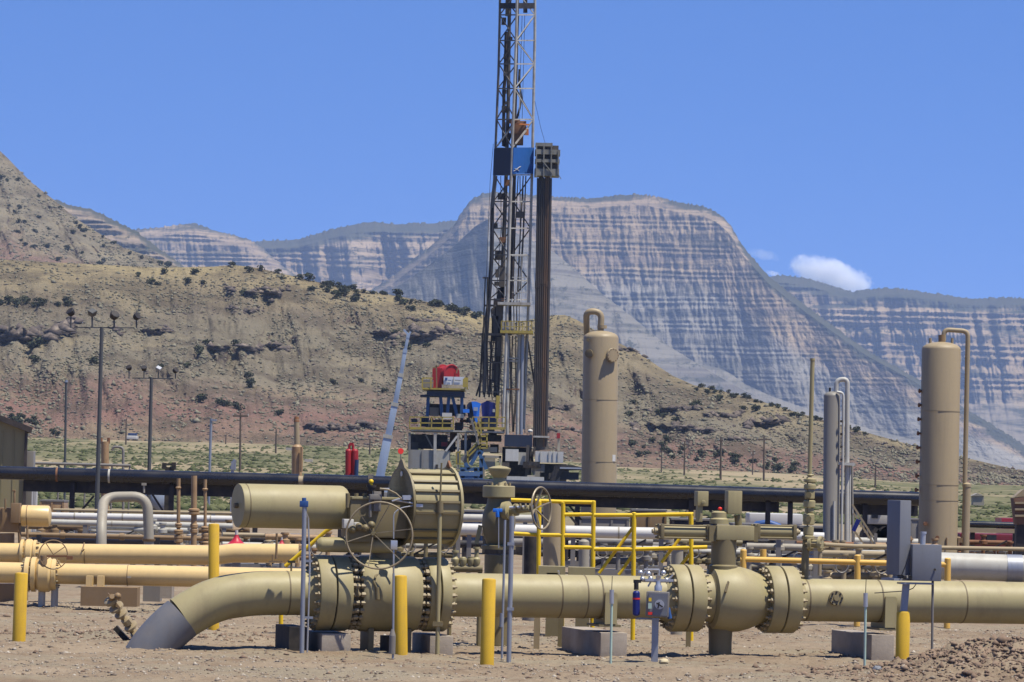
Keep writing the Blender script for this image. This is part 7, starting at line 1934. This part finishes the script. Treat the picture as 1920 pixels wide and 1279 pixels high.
def clumps(name, P, S, mat, squash=.6, seed=1, jag=.35, kind='stuff'):
    """many small irregular octahedra in one object"""
    g = np.random.default_rng(seed); n = len(P)
    base = np.array([[1, 0, 0], [0, 1, 0], [-1, 0, 0], [0, -1, 0], [0, 0, 1], [0, 0, -.5]], float)
    tri = np.array([[0, 1, 4], [1, 2, 4], [2, 3, 4], [3, 0, 4], [1, 0, 5], [2, 1, 5], [3, 2, 5], [0, 3, 5]])
    V = base[None] * (1 + jag * g.uniform(-1, 1, (n, 6, 1)))
    a = g.uniform(0, 6.28, n); ca, sa = np.cos(a), np.sin(a)
    X = V[..., 0] * ca[:, None] - V[..., 1] * sa[:, None]; Y = V[..., 0] * sa[:, None] + V[..., 1] * ca[:, None]
    V = np.stack([X * g.uniform(.7, 1.3, (n, 1)), Y, V[..., 2] * squash * g.uniform(.7, 1.3, (n, 1))], -1) * S[:, None, None]
    V = V + P[:, None, :]
    T = tri[None] + (np.arange(n) * 6)[:, None, None]
    o = soup_mesh(name, V.reshape(-1, 3), T.reshape(-1, 3), mat)
    tag(o, kind=kind); return o
def on_grid(h, n, seed, pfun):
    g = np.random.default_rng(seed)
    nr, nc = h['X'].shape
    i = g.uniform(0, nr - 1.01, n * 3); j = g.uniform(0, nc - 1.01, n * 3)
    px = h['us'][j.astype(int)]
    keep = (px > -120) & (px < 2040) & (g.uniform(0, 1, n * 3) < pfun(px, i / nr))
    i = i[keep][:n]; j = j[keep][:n]; i0 = i.astype(int); j0 = j.astype(int); fi = i - i0; fj = j - j0
    def bl(A): return (A[i0, j0] * (1 - fj) + A[i0, j0 + 1] * fj) * (1 - fi) + (A[i0 + 1, j0] * (1 - fj) + A[i0 + 1, j0 + 1] * fj) * fi
    return np.stack([bl(h['X']), bl(h['Y']), bl(h['Z'])], -1)
g = np.random.default_rng(3)
P = on_grid(front, 11500, 5, lambda px, q: (.22 + .78 * (fbm(px * .015, q * 6, 71, 3) > .5)) * np.where(px > 1080, .55, 1))
S = g.uniform(.18, .52, len(P)) * (1 + (g.uniform(0, 1, len(P)) > .95) * .8)
clumps('hillside_scrub', P + np.array([0, 0, .05]), S, M['sage'], .8, 5)
P = on_grid(ridge, 2600, 55, lambda px, q: .2 + .8 * (fbm(px * .03 + q * 5, q * 8, 72, 3) > .52))
clumps('ridge_scrub', P, g.uniform(.35, 1.0, len(P)), M['sage'], .8, 6)
# boulders and broken rims along the sandstone ledges
rx = []; rs = []
for (a, c, y, hgt) in LEDGES:
    n = int((c - a) * .55)
    for _ in range(n):
        x = rnd.uniform(a, c)
        cl = vnoise(np.array([x * .06]), np.array([y * .3]), 19)[0]
        if cl < .38: continue
        yy = y + (float(fbm(np.array([x * .035]), np.array([0.]), int(a + y) & 255, 3)[0]) - .5) * hgt * 1.7 + rnd.gauss(0, hgt * .22)
        p = on_hill(front, x, yy); rx.append(tuple(p)); rs.append(rnd.uniform(.5, 1.0) * (0.5 + hgt / 13))
k = N('sandstone_boulder'); n1 = k.noise(k.pos(), .5, 4, .65)
k.base(k.ramp(n1, [(.38, (.045, .036, .032)), (.55, (.095, .073, .058)), (.70, (.21, .17, .13))])); k.set(Roughness=1.0); M['boulder'] = k.m
clumps('ledge_boulders', np.array(rx), np.array(rs), M['boulder'], .55, 8, .4)
n = 3200; gx = on_grid(front, n, 15, lambda px, q: .05 + .95 * (fbm(px * .02, q * 5, 31, 3) > .56))
clumps('loose_rocks', gx, g.uniform(.18, .55, len(gx)), M['boulder'], .6, 9, .4)
# sagebrush and grass tufts of the plain
n = 15000
py = 235 * (700 / 235.) ** g.uniform(0, 1, n); pxs = g.uniform(-100, 2020, n)
xx = (pxs - 960) / 7200 * py
keep = fbm(xx * .03, py * .009, 61, 3) > .44 + .25 * g.uniform(-.5, .5, n)
xx, py = xx[keep], py[keep]
P = np.stack([xx, py, gz(xx, py)], -1)
clumps('sagebrush', P, g.uniform(.16, .50, len(P)), M['plain_bush'], .6, 21, .4)
# gravel, stones and clods of the yard
k = N('gravel_stone'); n1 = k.noise(k.pos(), 9, 2, .5)
k.base(k.ramp(n1, [(.35, (.12, .09, .065)), (.5, (.22, .18, .135)), (.70, (.38, .34, .28))])); k.set(Roughness=.95); M['gravel'] = k.m
k = N('dirt_clod'); n1 = k.noise(k.pos(), 3, 4, .6)
k.base(k.ramp(n1, [(.35, (.125, .082, .055)), (.65, (.225, .16, .11))])); k.set(Roughness=1.0); M['clod'] = k.m
n = 26000
yy = g.uniform(42.6, 66, n); xx = g.uniform(-.145, .15, n) * yy
dn = fbm(xx * .25, yy * .8, 81, 3)
keep = g.uniform(0, 1, n) < np.clip((dn - .36) * 4.2, .10, 1)
xx, yy = xx[keep], yy[keep]
P = np.stack([xx, yy, gz(xx, yy, True)], -1)
clumps('gravel', P, np.exp(g.normal(-4.25, .45, len(P))), M['gravel'], .7, 31, .35)
n = 7000
yy = np.concatenate([g.uniform(43, 64, n), g.normal(46.9, 1.3, 8200), g.normal(53.4, .5, 600)]); xx = np.concatenate([g.uniform(-.145, .15, n) * yy[:n], g.normal(6.3, 1.1, 8200), g.normal(-4.9, 1.2, 600)])
dn = fbm(xx * .4, yy * 1.3, 91, 3)
keep = (g.uniform(0, 1, len(xx)) < np.clip((dn - .45) * 6, .05, 1)) | (np.arange(len(xx)) >= n)
big = np.where(np.arange(len(xx)) >= n, .45, 0.0)
xx, yy, big = xx[keep], yy[keep], big[keep]
P = np.stack([xx, yy, gz(xx, yy, True)], -1)
clumps('dirt_clods', P, np.exp(g.normal(-4.0, .45, len(P)) + big * .5), M['clod'], .75, 32, .4)

# ---------------------------------------------------------------- clouds far behind the mesas
def cloud(px, py, w, h, seed, label, dens, Yc=15000.0):
    r = random.Random(seed); s_ = Yc / F_PX; c = W(px, py, Yc); b = MB()
    Wd, Hd = w * s_, h * s_
    b.box(c, (Wd, Wd * .6, Hd))
    k = N('cloud_vapour'); k.t.nodes.remove(k.b)
    pv = k.n('ShaderNodeVolumePrincipled'); pv.inputs['Color'].default_value = (1, 1, 1, 1); pv.inputs['Anisotropy'].default_value = .2
    v = k.coord('Generated')
    # billows: noise minus the distance from the cloud's core line, which is higher on its left
    sx = k.n('ShaderNodeSeparateXYZ'); k.l(v, sx.inputs[0])
    def sq(a): return k.math('MULTIPLY', a, a)
    x = k.math('SUBTRACT', sx.outputs[0], .45); y = k.math('SUBTRACT', sx.outputs[1], .5)
    zc = k.math('MULTIPLY_ADD', sx.outputs[0], -.38); zc.node.inputs[2].default_value = .58
    z = k.math('SUBTRACT', sx.outputs[2], zc)
    d = k.math('ADD', k.math('MULTIPLY', sq(x), 3.6), k.math('ADD', k.math('MULTIPLY', sq(y), 4.5), k.math('MULTIPLY', sq(z), 7.5)))
    nn = k.noise(k.coord('Generated', (Wd / Hd * 1.0, 1.2, 1.0)), 4.2, 8, .66)
    f = k.math('SUBTRACT', k.math('MULTIPLY', nn, 1.3), k.math('MULTIPLY', d, 1.0))
    f = k.ramp(f, [(.24, 0.0), (.46, 1.0)])
    k.l(k.math('MULTIPLY', f, dens), pv.inputs['Density']); k.l(pv.outputs[0], k.out.inputs['Volume'])
    o = single(b, 'cloud', k.m, label, 'cloud', c - UP * Hd / 2)
    return o
cloud(1572, 506, 235, 140, 3, 'small white fair weather cloud standing above the right mesa', 0.03)
cloud(1436, 474, 90, 44, 4, 'faint wisp of cloud beside the right shoulder of the main mesa', .0060)
cloud(1452, 511, 44, 22, 5, 'tiny white cloud puff just above the ridge between the two mesas', 0.03)
# ---------------------------------------------------------------- haze
def make_haze():
    zmin = 1e9; zmax = 0
    for o in COL.objects:
        if o.type != 'MESH' or o.get('category') == 'cloud': continue
        for c in o.bound_box:
            zmax = max(zmax, c[2] + (o.location.z if o.parent is None else 0)); zmin = min(zmin, c[2] + o.location.z)
    b = MB(); z0, z1 = zmin - 1.0, zmax + 4.0
    b.box((0, 4275, (z0 + z1) / 2), (7600, 9150, z1 - z0))
    k = N('haze_air'); k.t.nodes.remove(k.b)
    pv = k.n('ShaderNodeVolumePrincipled')
    pv.inputs['Color'].default_value = (0.50, 0.66, 1.0, 1)
    pv.inputs['Density'].default_value = HAZE
    pv.inputs['Anisotropy'].default_value = 0.0
    k.l(pv.outputs[0], k.out.inputs['Volume'])
    o = b.build('haze', k.m, None, smooth=False)
    tag(o, kind='stuff')
    print('HAZE BOX', z0, z1)
HAZE = 6.0e-5
make_haze()
